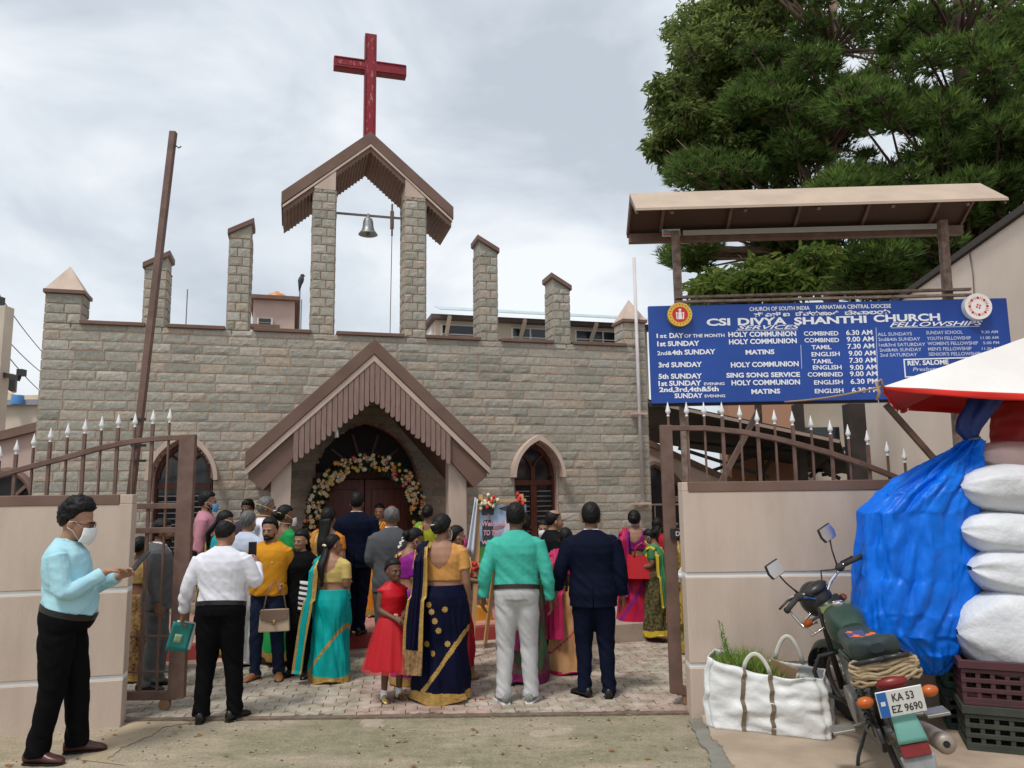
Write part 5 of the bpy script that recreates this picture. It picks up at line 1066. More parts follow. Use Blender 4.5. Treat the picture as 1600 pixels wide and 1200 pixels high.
for s_ in (-1, 1):
    g = MB(); g.tube([(.92, s_*.24, 1.08), (.885, s_*.38, 1.065)], [.019, .0185], 12); g.tube([(.885, s_*.38, 1.065), (.883, s_*.39, 1.065)], [.023, .023], 12); g.ell((.935, s_*.215, 1.075), (.035, .035, .03), 12, 8); G_ = spart('grip', g, RUB, smooth=True)
    lv = MB(); lv.tube([(.95, s_*.22, 1.08), (.98, s_*.28, 1.085), (.965, s_*.38, 1.075)], .008, 6); spart('lever', lv, BLK, smooth=True)
    mr = MB(); mr.tube([(.935, s_*.2, 1.09), (.945, s_*.24, 1.2), (.93, s_*.27, 1.29)], .006, 6); spart('mirror_stalk', mr, BLK, smooth=True)
    mi = MB(); mi.prism([(s_*.27-.055, 1.265), (s_*.27+.055, 1.265), (s_*.27+.07, 1.31), (s_*.27+.06, 1.375), (s_*.27-.06, 1.375), (s_*.27-.07, 1.31)], 'x', .925, .945); spart('mirror', mi, BLK, bevel=.008)
    mg = MB(); mg.prism([(s_*.27-.048, 1.272), (s_*.27+.048, 1.272), (s_*.27+.062, 1.312), (s_*.27+.053, 1.368), (s_*.27-.053, 1.368), (s_*.27-.062, 1.312)], 'x', .919, .9245); spart('mirror_glass', mg, CHR)
    im = MB(); im.tube([(1.03, s_*.08, .86), (1.05, s_*.15, .86)], .01, 6); spart('indicator_stalk', im, BLK); im = MB(); im.ell((1.055, s_*.18, .86), (.032, .04, .028), 14, 8); spart('indicator', im, OR_, smooth=True)
hl = MB(); hl.ell((1.08, 0, .95), (.12, .115, .13), 20, 12); hl.ell((1.02, 0, 1.03), (.07, .10, .045), 16, 10); hl.box(.95, 1.06, -.08, .08, .84, .93); spart('headlamp_shell', hl, BLK, smooth=True)
hg = MB(); hg.ell((1.15, 0, .95), (.06, .09, .095), 18, 10); spart('headlight', hg, mat('headlight glass', (.6, .62, .65), .1), smooth=True)
lg = MB(); lg.tube([(1.02, .13, .84), (1.1, .2, .84), (1.16, .2, .98), (1.1, .17, 1.06), (1.02, .1, 1.04)], .011, 8); lg.tube([(1.02, .1, .78), (1.1, .17, .76), (1.13, .17, .86), (1.05, .12, .9)], .009, 8); spart('lamp_guard', lg, CHR, smooth=True)
cb = MB(); [cb.tube([(.95, s_*.2, 1.07), (1.05, s_*.14, 1.1), (1.06, s_*.06, .95), (1.0, s_*.03, .8)], .006, 5) for s_ in (-1, 1)]; cb.tube([(.94, -.18, 1.06), (1.02, -.1, .98), (.99, -.02, .88)], .006, 5); spart('cable', cb, BLK, smooth=True)
lgd = MB(); lgd.tube([(.78, 0, .62), (.84, .2, .60), (.88, .26, .5), (.86, .24, .36), (.76, .1, .28)], .015, 8); lgd.tube([(.78, 0, .62), (.84, -.2, .60), (.88, -.26, .5), (.86, -.24, .36), (.76, -.1, .28)], .015, 8); part('leg_guard', lgd, BLK, smooth=True)
cl_ = MB(); cl_.grid(lambda u, v: (.86+.09*v, (u-.5)*.22+.03*nz(u*4, v*4), .93+.04*v+.015*nz(u*6, v*6, 2)), 10, 8)
tag(cl_.build('green_cloth', mat('olive cloth', (.13, .16, .05), .9), smooth=True, solid=.012, loc=bike.location, rot=bike.rotation_euler), 'olive rag tucked behind the motorbike handlebar', 'rag')

# grit, pebbles and dry leaves on the road
gr_ = MB(); r_ = random.Random(21)
for i in range(420):
    x, y = r_.uniform(-3.6, 1.9), 5.0+1.7*r_.random()**.8; z = .0; q = r_.uniform(.003, .011)
    if i % 9 == 0: a = r_.uniform(0, 6.28); gr_.add([(x+.03*math.cos(a), y+.03*math.sin(a), .006), (x+.012*math.cos(a+1.5), y+.012*math.sin(a+1.5), .012), (x-.03*math.cos(a), y-.03*math.sin(a), .005), (x-.012*math.cos(a+1.5), y-.012*math.sin(a+1.5), .003)], [(0, 1, 2, 3)], 0, .8+.2*r_.random())
    else: gr_.ell((x, y, q*.4), (q, q*r_.uniform(.6, 1), q*.6), 6, 4, 0, .6*r_.random())
tag(gr_.build('grit', mat('grit', (.3, .25, .2), .9, attr='tint', ac=[(.16, .14, .11), (.45, .4, .33), (.3, .18, .08), (.2, .1, .04)]), tint=True), None, None, kind='stuff')
# ---------------------------------------------------------------- people
V3 = Vector
SKINS = {}
def skin(n, c):
    if n not in SKINS: SKINS[n] = mat('skin '+n, c, .5, tuple(q*.82 for q in c), 14, bump=.08, bsc=160, spec=.35)
    return SKINS[n]
SK1, SK2, SK3, SK4 = skin('tan', (.42, .225, .145)), skin('brown', (.34, .172, .105)), skin('deep brown', (.235, .115, .068)), skin('dark', (.15, .07, .043))
HAIRB = mat('black hair', (.006, .005, .005), .5, (.011, .009, .009), 60, stretch=(1, 1, .2), bump=.35, bsc=130, spec=.2)
HAIRG = mat('grey hair', (.16, .155, .15), .55, (.07, .068, .065), 60, stretch=(1, 1, .2), bump=.35, bsc=130)
EYEW = mat('eye white', (.4, .37, .34), .5, spec=.1); EYED = mat('eye dark', (.008, .005, .004), .4, spec=.15); LIPM = mat('lips', (.28, .085, .07), .45)
MASKW = mat('white mask', (.78, .78, .79), .7, bump=.1, bsc=60); MASKB = mat('blue mask', (.13, .34, .62), .7); MASKP = mat('pink patterned mask', (.72, .5, .56), .7, (.5, .12, .25), 45, lo=.5, hi=.6); MASKM = mat('magenta mask', (.62, .08, .25), .7)
GOLD = mat('gold border', (.52, .33, .09), .42, (.33, .19, .05), 30, stretch=(1, 1, 3), bump=.2, bsc=120, metal=.25)
SHOEB = mat('black shoe leather', (.014, .013, .013), .28); SHOEBR = mat('brown shoe leather', (.075, .028, .025), .32); SHOET = mat('tan shoe leather', (.3, .13, .05), .5)
def cloth(n, c, c2=None, rough=.8, sheen=0.0, sc=4.0, bump=.3): return mat(n, c, rough, c2 or tuple(q*.86 for q in c), sc, bump=bump, bsc=16, bdist=.012, sheen=0.0, det=3, spec=.06 if max(c) < .06 else .22)
def voxel(mb, name, m, parent, vox, disp=None, cut=None, iters=4, k=1.0):
    """weld overlapping tapered forms into one continuous skin, then lay folds into it"""
    me = bpy.data.meshes.new(name); me.from_pydata([tuple(q*k for q in p) for p in mb.v], [], mb.f)
    bm = bmesh.new(); bm.from_mesh(me); bmesh.ops.recalc_face_normals(bm, faces=bm.faces); bm.to_mesh(me); bm.free()
    o = bpy.data.objects.new(name, me); COL.objects.link(o)
    r = o.modifiers.new('r', 'REMESH'); r.mode = 'VOXEL'; r.voxel_size = vox; r.adaptivity = 0
    s = o.modifiers.new('s', 'SMOOTH'); s.factor = .5; s.iterations = iters
    dg = bpy.context.evaluated_depsgraph_get(); m2 = bpy.data.meshes.new_from_object(o.evaluated_get(dg)); o.modifiers.clear(); o.data = m2; bpy.data.meshes.remove(me); m2.name = name
    n = len(m2.vertices); co = np.empty(n*3, np.float32); m2.vertices.foreach_get('co', co); co = co.reshape(-1, 3)
    if disp is not None:
        nr = np.empty(n*3, np.float32); m2.vertices.foreach_get('normal', nr); nr = nr.reshape(-1, 3)
        co = co+nr*disp(co/k)[:, None]*k; m2.vertices.foreach_set('co', co.astype(np.float32).ravel())
    if cut is not None:
        bm = bmesh.new(); bm.from_mesh(m2); dl = [f for f in bm.faces if cut(f.calc_center_median()/k)]; bmesh.ops.delete(bm, geom=dl, context='FACES'); bm.to_mesh(m2); bm.free()
    m2.materials.clear(); m2.materials.append(m); m2.polygons.foreach_set('use_smooth', [True]*len(m2.polygons)); m2.update()
    o.parent = parent
    return o
def wn(co, f, seed=0.0):                      # cheap smooth pseudo-noise on arrays
    x, y, z = co[:, 0]*f[0]+seed, co[:, 1]*f[1]+seed*1.7, co[:, 2]*f[2]+seed*.6
    return (np.sin(x+1.3*np.sin(y*.9+z*.7))+np.sin(y*1.1+1.7*np.sin(z*1.3+x*.4)+2)+np.sin(z*1.2+1.1*np.sin(x*1.4-y*.6)+4))/3
def fold_shirt(seed, a=.006):
    def f(co):
        z = co[:, 2]; lowb = np.clip((1.25-z)/.25, 0, 1)*np.clip((z-.8)/.1, 0, 1)
        n = wn(co+np.stack([-z*.5, z*0, co[:, 0]*.9], 1), (11, 11, 24), seed)+.5*wn(co, (22, 20, 40), seed+3); n2 = wn(co+np.stack([z, z*.3, co[:, 0]], 1)*.8, (22, 12, 34), seed+7)
        return a*(.55*n+.9*n2*(.3+1.3*lowb))-.35*a*np.abs(wn(co+np.stack([z*.7, z*0, -co[:, 0]*.8], 1), (16, 14, 22), seed+11))+.0008*wn(co, (70, 60, 90), seed)
    return f
def fold_trouser(seed, a=.007):
    def f(co):
        z = co[:, 2]; ank = np.exp(-((z-.1)/.12)**2); kn = np.exp(-((z-.5)/.1)**2); hip = np.exp(-((z-.82)/.07)**2)
        n = wn(co+np.stack([z*.9, -z*.5, co[:, 0]*1.1+.6*co[:, 1]], 1), (12, 12, 34), seed); n2 = wn(co+np.stack([z*.6, z*.3, co[:, 0]*1.5], 1), (16, 14, 26), seed+5)
        return a*(n*(.2+1.5*ank+.7*kn+.8*hip)+.6*n2)
    return f
TM = [(.84,.160,.112,-.006),(.92,.168,.122,-.008),(1.0,.162,.118,0),(1.1,.156,.116,.004),(1.2,.166,.12,.004),(1.3,.18,.122,-.002),(1.37,.176,.108,-.01),(1.415,.146,.088,-.012),(1.45,.098,.07,-.01),(1.475,.06,.058,-.004)]
TF = [(.84,.172,.125,-.012),(.92,.175,.128,-.014),(1.0,.156,.112,-.004),(1.08,.142,.104,.0),(1.18,.150,.112,.006),(1.27,.160,.128,.012),(1.35,.158,.105,-.004),(1.40,.128,.08,-.01),(1.44,.07,.062,-.006),(1.455,.054,.054,-.004)]
def torso(mb, P, z0, z1, inf, flare=0.0):
    T = TM if P['sex'] == 'm' else TF; w, b = P.get('w', 1), P.get('belly', 0); zz = [r[0] for r in T]
    zs = sorted(set([z0]+[r[0] for r in T if z0 < r[0] < z1]+[z1])); pts, rad = [], []
    for z in zs:
        rx, ry, y = [float(np.interp(z, zz, [r[i] for r in T])) for i in (1, 2, 3)]
        bb = b*math.exp(-((z-1.03)/.13)**2); f = 1+flare*max(0, (1.0-z))
        fade = 1 if z < 1.38 else max(.25, 1-(z-1.38)/.09)
        pts.append((0, y+bb*.5, z)); rad.append(((rx*(1+(w-1)*fade)+inf)*f, (ry*(1+(w-1)*.8*fade)+inf+bb*.5)*f))
    mb.tube(pts, rad, 24)
def sh_x(P): return (.178 if P['sex'] == 'm' else .158)*(1+.75*(P.get('w', 1)-1))
ARMS = {'down': ((.235, -.03, 1.12), (.25, .03, .87)), 'out': ((.27, -.03, 1.14), (.32, .03, .92)), 'front': ((.225, -.02, 1.12), (.06, .2, 1.03)), 'back': ((.235, -.1, 1.13), (.07, -.16, .95)), 'phone': ((.21, .02, 1.13), (.10, .28, 1.26)),
        'hold': ((.225, -.02, 1.12), (.16, .23, 1.08)), 'face': ((.2, .1, 1.14), (.05, .19, 1.42)), 'raise': ((.26, .04, 1.16), (.2, .24, 1.34)), 'bag': ((.24, -.02, 1.12), (.2, .17, 1.05)), 'reach': ((.25, .16, 1.25), (.24, .42, 1.22)), 'pocket': ((.27, -.05, 1.13), (.2, .04, .9))}
def arm_pts(P, s):
    a = P.get('armR' if s > 0 else 'armL', 'down'); e, w = ARMS[a] if isinstance(a, str) else a; x = sh_x(P); dx = (x-.178)*.9
    S = V3((s*(x-.008), -.008, 1.378 if P['sex'] == 'm' else 1.362)); E = V3((s*(e[0]+dx), e[1], e[2])); Wv = V3((s*(w[0]+(dx if w[0] > .15 else 0)), w[1], w[2]))
    if P['sex'] == 'f': E += V3((-s*.02, 0, -.01)); Wv += V3((-s*.01, 0, -.01))
    return S, E, Wv
def arm(mb, P, s, t0, t1, inf, cuff=0.0):
    S, E, Wv = arm_pts(P, s); th = (.92 if P['sex'] == 'f' else .97)*(1+.35*(P.get('w', 1)-1)); pts, rad = [], []
    for i in range(13):
        t = t0+(t1-t0)*i/12
        if t < 1: p = S.lerp(E, t); r = .056-.012*t+.004*math.sin(math.pi*t)
        else: p = E.lerp(Wv, t-1); r = .044-.016*(t-1)+.004*math.sin(math.pi*min(1, (t-1)*1.6))
        pts.append(p); rad.append(r*th+inf+(cuff if i >= 11 else 0))
    # round the elbow
    for i in range(1, 12):
        t = t0+(t1-t0)*i/12
        if abs(t-1) < .16: pts[i] = pts[i].lerp((pts[i-1]+pts[i+1])/2, .6)
    if t0 == 0: mb.ell(S+V3((-s*.022, 0, -.012)), (.056*th+inf, .056*th+inf, .050*th+inf), 16, 10)
    mb.tube(pts, rad, 14)
def hand(mb, P, s, curl=.5, pd=None):
    S, E, Wv = arm_pts(P, s); d = (Wv-E).normalized() if pd is None else V3(pd).normalized(); kx = .95 if P['sex'] == 'f' else 1.05
    inn = V3((-s, 0, 0)) if abs(d.z) > .6 else V3((0, 0, -1)) if abs(d.x) > .5 else V3((-s*.8, 0, -.5))
    nrm = (inn-d*inn.dot(d)).normalized(); sd = d.cross(nrm).normalized()
    if abs(d.z) > .6 and sd.y < 0: sd = -sd                  # thumb side forward
    if abs(d.z) <= .6 and sd.z < 0: sd = -sd
    p0 = Wv-d*.015; mb.tube([p0, Wv+d*.02, Wv+d*.055, Wv+d*.088], [(.024*kx, .02*kx), (.030*kx, .019*kx), (.038*kx, .017*kx), (.036*kx, .014*kx)], 12, upv=tuple(nrm))
    kn = Wv+d*.085
    for i, (off, L) in enumerate(((.027, .068), (.009, .078), (-.009, .073), (-.026, .058))):
        b = kn+sd*off*kx; c = curl*(.9+.15*i); q = [b-d*.012]; dd = d
        for j, fr in enumerate((.42, .32, .26)):
            dd = (dd*math.cos(c*.75)+nrm*math.sin(c*.75)).normalized(); nrm2 = (nrm-dd*nrm.dot(dd)); q.append(q[-1]+dd*L*fr*kx*(1.15 if j == 0 else 1))
        mb.tube(q, [.0098*kx, .0095*kx, .0088*kx, .0075*kx], 8)
    t0 = Wv+d*.025+sd*.024*kx; t1 = t0+(sd*.75+d*.75+nrm*.25).normalized()*.038; t2 = t1+(d*.9+nrm*.45-sd*.05).normalized()*.032; mb.tube([t0-sd*.01, t0+sd*.006, t1, t2], [.012*kx, .0125*kx, .0105*kx, .0085*kx], 8)
    return kn, d, nrm, sd
def headM(P):
    y, p, r = P.get('head', (0, 0, 0)); zp = 1.475 if P['sex'] == 'm' else 1.455; hs = P.get('hs', 1.0)*(1.0 if P['sex'] == 'm' else .955)
    return Matrix.Translation((0, .012, zp)) @ Matrix.Rotation(R_(y), 4, 'Z') @ Matrix.Rotation(R_(-p), 4, 'X') @ Matrix.Rotation(R_(r), 4, 'Y') @ Matrix.Translation((0, 0, .012)) @ Matrix.Scale(hs, 4)
def head(mb, P):
    M = headM(P); q = MB(); j = P.get('jowl', 1.0)
    q.ell((0, -.006, .132), (.0765, .096, .100), 24, 16); q.ell((0, .034, .078), (.0655*j, .066, .086), 20, 14); q.ell((0, .042, .03), (.050*j, .052, .040), 18, 12); q.ell((0, .078, .012), (.024, .02, .018), 12, 8)
    q.tube([(0, .088, .112), (0, .104, .085), (0, .113, .066), (0, .104, .056)], [.008, .0105, .0145, .010], 10); [q.ell((s*.012, .100, .061), (.009, .011, .008), 8, 6) for s in (-1, 1)]
    q.ell((0, .076, .116), (.056, .024, .013), 14, 8); [q.ell((s*.036, .070, .070), (.022, .026, .022), 12, 8) for s in (-1, 1)]; q.ell((0, .090, .038), (.024, .012, .012), 12, 8)
    for s in (-1, 1): q.ell((s*.079, -.004, .087), (.009, .019, .031), 10, 8, M=Matrix.Rotation(R_(-12), 3, 'X') @ Matrix.Rotation(R_(s*18), 3, 'Z')); q.ell((s*.077, .0, .064), (.008, .010, .012), 8, 6)
    q.v = [tuple(M @ V3(p)) for p in q.v]; mb.add(q.v, q.f)
    zb = 1.43 if P['sex'] == 'm' else 1.41; top = M @ V3((0, -.008, .06)); nr = .058 if P['sex'] == 'm' else .049
    mb.tube([(0, -.014, zb-.03), (0, -.006, zb+.03), V3((0, 0, zb+.05)).lerp(top, .5), top], [nr*1.25, nr*1.02, nr*.97, nr], 16)
def hair(P, parent, k, m):
    M = headM(P); st = P.get('hair', 'short'); mb = MB(); t = P.get('hthick', .016); sd_ = P['seed']; nu, nv = 56, 40; vs, fs = [], []
    for j in range(nv+1):
        th = math.pi*j/nv
        for i in range(nu):
            ph = 2*math.pi*i/nu; dx, dy, dz = math.sin(th)*math.sin(ph), math.sin(th)*math.cos(ph), math.cos(th); c = math.cos(ph)
            men = st in ('short', 'wavy', 'crop', 'balding')
            thr = float(np.interp(c, [-1, -.6, -.3, -.12, .02, .22, .45, .7, 1], [-.86, -.80, -.62, -.30, -.34, .02, .30, .43, .43] if men else [-.9, -.84, -.6, -.24, -.12, .10, .28, .36, .34]))
            a = (dz-thr)/.16+nz(dx*5, dy*5, sd_)*.3
            if st == 'balding': a = min(a, (.66+.25*(1-(c+1)/2)-dz)/.12)
            a = max(0, min(1, a)); a = a*a*(3-2*a); tt = t
            if st == 'wavy': tt = t*(.75+.5*nz(dx*5+sd_, dy*5, dz*5)+.35*nz(dx*11, dy*11+sd_, dz*11)+.75*max(0, dz)**1.5)
            if st == 'wavy': tt *= .4+.6*max(0, min(1, dz*1.1+.65))
            elif st == 'short': tt = t*(.6+.2*nz(dx*8+sd_, dy*8, dz*8)+.6*max(0, dz)**1.3)
            elif st in ('crop', 'balding'): tt = t*.4
            else: tt = t*(.9+.12*math.sin(ph*26+3*dz))*(1-.25*math.exp(-(dx/.08)**2)*(1 if c > -.2 else .2))
            r = 1/math.sqrt((dx/.0765)**2+(dy/.096)**2+(dz/.100)**2); r = r*(.93+.07*a)+tt*a**1.5+(.0022*nz(dx*24+sd_, dy*24, dz*7)+.0016*math.sin(ph*44+th*9+3*nz(dx*3, dy*3, dz*3)) if a > .4 else 0)
            vs.append(M @ V3((dx*r, -.006+dy*r, .132+dz*r)))
    for j in range(nv):
        for i in range(nu): fs.append((j*nu+i, j*nu+(i+1) % nu, (j+1)*nu+(i+1) % nu, (j+1)*nu+i))
    mb.add(vs, fs)
    T_ = lambda p: M @ V3(p)
    if st == 'bun': mb.ell(T_((0, -.118, .115)), (.056, .042, .052), 18, 12); mb.tube([T_((0, -.10, .06)), T_((0, -.125, .09))], [.03, .04], 10)
    L = P.get('hlen', .45)
    if st in ('pony', 'braid', 'long'):
        b = T_((0, -.098, .10)); n = 16; pts, rad = [], []
        ox = P.get('hx', 0)
        for i in range(n+1):
            f = i/n; back = -.105-.055*math.sin(min(1, f*1.5)*math.pi*.5); z = b.z-.0-f*L; w = P.get('w', 1)
            pts.append(V3((b.x*(1-f)+ox*f+.008*math.sin(f*9), min(b.y, 0)*(1-min(1, f*2))+(back-.02*(w-1)*5)*min(1, f*2), z)))
            if st == 'braid': rr_ = .021*(1-.35*f)*(1+.22*math.sin(f*L*95)); rad.append((rr_, rr_*.75))
            elif st == 'pony': rr_ = (.026+.026*math.sin(math.pi*min(1, f*1.15))**.8)*(1-.35*f**3); rad.append((rr_, rr_*.6))
            else: rr_ = .072*(1-.25*f)*(1+.05*math.sin(f*11)); rad.append((rr_, rr_*.45))
        q = MB(); q.tube(pts, rad, 18, upv=(0, 1, 0))
        q.v = [tuple(V3(p)+V3((.0035*nz(p[0]*60, p[1]*60, p[2]*6), .004*nz(p[0]*70+4, p[1]*30, p[2]*5), 0))) for p in q.v]; mb.add(q.v, q.f)
    mb.v = [tuple(V3(p)*k) for p in mb.v]; o = mb.build('hair', m, parent, smooth=True); return o
def face(P, parent, k, sk):
    M = headM(P); kind = P.get('face', '')
    def bld(name, mb, m, **kw): mb.v = [tuple((M @ V3(p))*k) for p in mb.v]; return mb.build(name, m, parent, **{**dict(smooth=True), **kw})
    if 'e' in kind:
        for s in (-1, 1):
            e = MB(); e.ell((s*.030, .0915, .092), (.0148, .0085, .0082), 12, 8, 0); e.ell((s*.030, .0965, .092), (.0082, .005, .0078), 10, 8, 1); e.ell((s*.030, .0935, .1005), (.0165, .0085, .0030), 10, 6, 2); bld('eye', e, [EYEW, EYED, sk])
            b = MB(); b.tube([(s*.012, .1015, .109), (s*.028, .101, .1145), (s*.047, .090, .110)], [.0042, .0052, .0026], 6); bld('eyebrow', b, HAIRB)
    if 'l' in kind:
        l = MB(); l.tube([(-.024, .0935, .034), (-.010, .101, .0375), (0, .102, .036), (.010, .101, .0375), (.024, .0935, .034)], [.002, .0042, .0038, .0042, .002], 8); l.tube([(-.02, .094, .032), (0, .1015, .027), (.02, .094, .032)], [.0025, .0055, .0025], 8); bld('lips', l, LIPM)
        if 's' in kind: t = MB(); t.tube([(-.016, .0985, .0325), (0, .104, .031), (.016, .0985, .0325)], [.0015, .0032, .0015], 6); bld('teeth', t, MASKW)
    if 'b' in kind:                              # close beard and moustache
        def bf(u, v):
            an = (u-.5)*2*1.55; z = .072-.078*v*(1-.25*abs(u-.5)*2)-.004; x = .0665*math.sin(an)*(1-.32*v); y = .012+.078*math.cos(an)*(1-.05*v)+.014*v*math.cos(an)
            return (x*P.get('jowl', 1), y, z)
        g = MB(); g.grid(bf, 30, 12); g.f = [f for i, f in enumerate(g.f) if not (10 <= i % 30 <= 19 and i//30 < 5)]; g.m = g.m[:len(g.f)]; g.t = g.t[:len(g.f)]
        g.tube([(-.026, .094, .040), (-.01, .106, .047), (0, .107, .0485), (.01, .106, .047), (.026, .094, .040)], [.003, .0055, .005, .0055, .003], 6)
        bld('beard', g, HAIRB, solid=.006)
    if 'm' in P.get('mask', ''):
        mm = P['maskm']; g = MB()
        def mf(u, v):
            q = (u-.5)*2; z = .088-.112*v-.016*abs(q)*(.5-v)*-2*0; z = .088-.112*v+(.012*(v-.4))*abs(q)*2; x = .072*math.sin(q*1.35)*(1-.12*abs(v-.5)); bul = math.sin(math.pi*min(1, max(0, v*.9+.1)))
            y = .058+(.064+.012*bul)*math.cos(q*1.35)-.012*max(0, v-.6)*2; return (x, y, z)
        g.grid(mf, 24, 14); o = bld('face_mask', g, mm, solid=.004)
        st = MB(); c = P.get('strap', 'ear')
        for s in (-1, 1):
            if c == 'ear': st.tube([(s*.066, .066, .075), (s*.082, .02, .108), (s*.088, -.012, .10)], .0016, 5); st.tube([(s*.062, .062, .0), (s*.08, .02, .05), (s*.086, -.014, .065)], .0016, 5)
            else:
                for z0, z1 in ((.078, .15), (.01, .03)): st.tube([(s*.068, .062, z0), (s*.088, .0, (z0+z1)/2), (s*.06, -.09, z1), (0, -.122, z1)], .004, 6)
        st.v = [tuple((M @ V3(p))*k) for p in st.v]; st.build('mask_strap', P.get('strapm', MASKW), parent, smooth=True)
    if P.get('glasses'):
        g = MB()
        for s in (-1, 1):
            ring = [(s*.032+.023*math.cos(a*.5236), .108-.004*abs(math.cos(a*.5236)), .092+.017*math.sin(a*.5236)) for a in range(13)]; g.tube(ring, .0022, 6); g.tube([(s*.055, .105, .097), (s*.074, .06, .10), (s*.082, -.01, .10)], .0022, 6)
        g.tube([(-.009, .109, .095), (.009, .109, .095)], .0022, 6); bld('glasses', g, mat('spectacle frame', (.03, .015, .012), .3))
def legs_pts(P, s):
    f = P.get('feet', ((-.10, 0), (.10, 0)))[0 if s < 0 else 1]; return V3((s*.085, -.005, .86)), V3((s*.088+(f[0]-s*.085)*.5, .018+f[1]*.5, .47)), V3((f[0], f[1]-.02, .085))
def trousers(P, parent, k, m, vox, inf=.018, top=.99, hem=.05, wide=1.0, seed=0):
    mb = MB(); torso(mb, P, .88, top, inf-.001); w0 = 1+.9*(P.get('w', 1)-1); [mb.ell((q*.072*w0, -.022, .885), (.090*w0+inf*.6, .088*w0+inf*.5, .10), 16, 10) for q in (-1, 1)]; mb.ell((0, .01, .87), (.12*w0, .09*w0+inf, .085), 16, 10)
    for s in (-1, 1):
        H, K, A = legs_pts(P, s); w = 1+.6*(P.get('w', 1)-1); A2 = A.copy(); A2.z = hem
        H = V3((H.x, H.y, .89)); pts = [H, H.lerp(K, .35), H.lerp(K, .7), K, K.lerp(A, .4), K.lerp(A, .8), A, A2]; rad = [.088*w+inf, .084*w+inf, .068*w+inf, .056*w+inf*wide, .052+inf*wide, .043+inf*1.1*wide, .042+inf*1.25*wide, .045+inf*1.3*wide]
        mb.tube(pts, rad, 18)
    return voxel(mb, 'trousers', m, parent, vox, fold_trouser(seed), None, 7, k)
def shoe(P, parent, k, m, s, sole=None, scale=1.0):
    f = P.get('feet', ((-.10, 0), (.10, 0)))[0 if s < 0 else 1]; an = P.get('toes', (12, -12))[0 if s < 0 else 1]; R = Matrix.Rotation(R_(an), 3, 'Z'); mb = MB()
    def tr(p): q = R @ V3(p); return (q+V3((f[0], f[1]-.02, 0)))*k
    rows = [(-.085, .026, .035, .045), (-.07, .034, .045, .05), (-.02, .036, .052, .055), (.04, .038, .045, .048), (.10, .046, .030, .034), (.15, .043, .022, .028), (.18, .030, .014, .021), (.192, .012, .008, .016)]
    vs, fs = [], []; n = 14
    for (y, w, h, zc) in rows:
        for i in range(n):
            a = 2*math.pi*i/n; z = max(.008, zc+h*math.sin(a)); vs.append(tr((w*math.cos(a)*scale, y*scale, z)))
    for j in range(len(rows)-1):
        for i in range(n): fs.append((j*n+i, j*n+(i+1) % n, (j+1)*n+(i+1) % n, (j+1)*n+i))
    fs += [tuple(range(n-1, -1, -1)), tuple(range((len(rows)-1)*n, len(rows)*n))]; mb.add(vs, fs); o = mb.build('shoe', m, parent, smooth=True)
    so_ = MB(); out = [(y, w) for y, w, h, zc in rows]; poly = [tr((w*1.06*scale, y*scale, 0)) for y, w in out]+[tr((-w*1.06*scale, y*scale, 0)) for y, w in out[::-1]]; m_ = len(poly)
    th = .022 if sole else .012
    so_.add([(p[0], p[1], 0.001) for p in poly]+[(p[0], p[1], th*k) for p in poly], [tuple(range(m_)), tuple(range(2*m_-1, m_-1, -1))]+[(i, (i+1) % m_, (i+1) % m_+m_, i+m_) for i in range(m_)]); so_.build('sole', sole or SHOEB, o)
def skirt(P, parent, k, m, mats, zt=1.0, hem=.02, rx1=.245, ry1=.20, border=.11, name='sari_skirt', pleat=.012, seed=1, nv=60, band=None, z_mid=None):
    mb = MB(); w = P.get('w', 1); nu = P.get('nu', 110); nv = P.get('nv', nv); fd = P.get('drape', -1)
    def prm(z):
        zz = [hem, .25, .5, .88, .95, zt]; a = [rx1, rx1*.93, rx1*.84, .195*w, .19*w, .166*w]; b = [ry1, ry1*.93, ry1*.88, .155*w, .150*w, .126*w]; return float(np.interp(z, zz, a)), float(np.interp(z, zz, b))
    def f(u, v):
        z = zt+(hem-zt)*v; a, b = prm(z); th = 2*math.pi*u; c, s = math.cos(th), math.sin(th); fr = max(0, s)**2; low = min(1, v*1.4)
        d = pleat*low*(fr*1.5*math.sin(th*22)+.5*math.sin(th*7+seed+v*3*fd)*(1-fr))+.018*nz(c*2.2+seed, s*2.2+v*1.5*fd, v*2.6)*2*min(1, v*3)+.012*nz(c*6+v*4*fd, s*6, v*5+seed)*min(1, v*3)
        d += .011*math.sin((v*13+fd*c*3.0)+2*nz(c*2, s*2, v*2+seed))*max(0, min(1, v*5))*(1-v*.75)
        x, y = c*(a+d), s*(b+d)-.012
        zz = z+(.018*math.sin(th*3+seed)*v if v > .97 else 0)
        return (x*k, y*k, zz*k)
    mb.grid(f, nu, nv); mb.m = []
    for j in range(nv):
        z = zt+(hem-zt)*(j+.5)/nv
        for i in range(nu):
            mm = 0; th = 2*math.pi*(i+.5)/nu
            if border and z < hem+border+.01*math.sin(th*2): mm = 1
            if band:                              # gold edge of the outer wrap crossing the skirt on a slant
                zl = band[0]+band[1]*math.cos(th)
                if abs(z-zl) < band[2] and math.sin(th) < .45: mm = 1
                elif z < zl and len(mats) > 1 and math.sin(th) < .45 and band[3:] and mm == 0: mm = 2
            mb.m.append(mm)
    o = mb.build(name, [m]+mats, parent, smooth=True, solid=.004, fix=False); return o, f
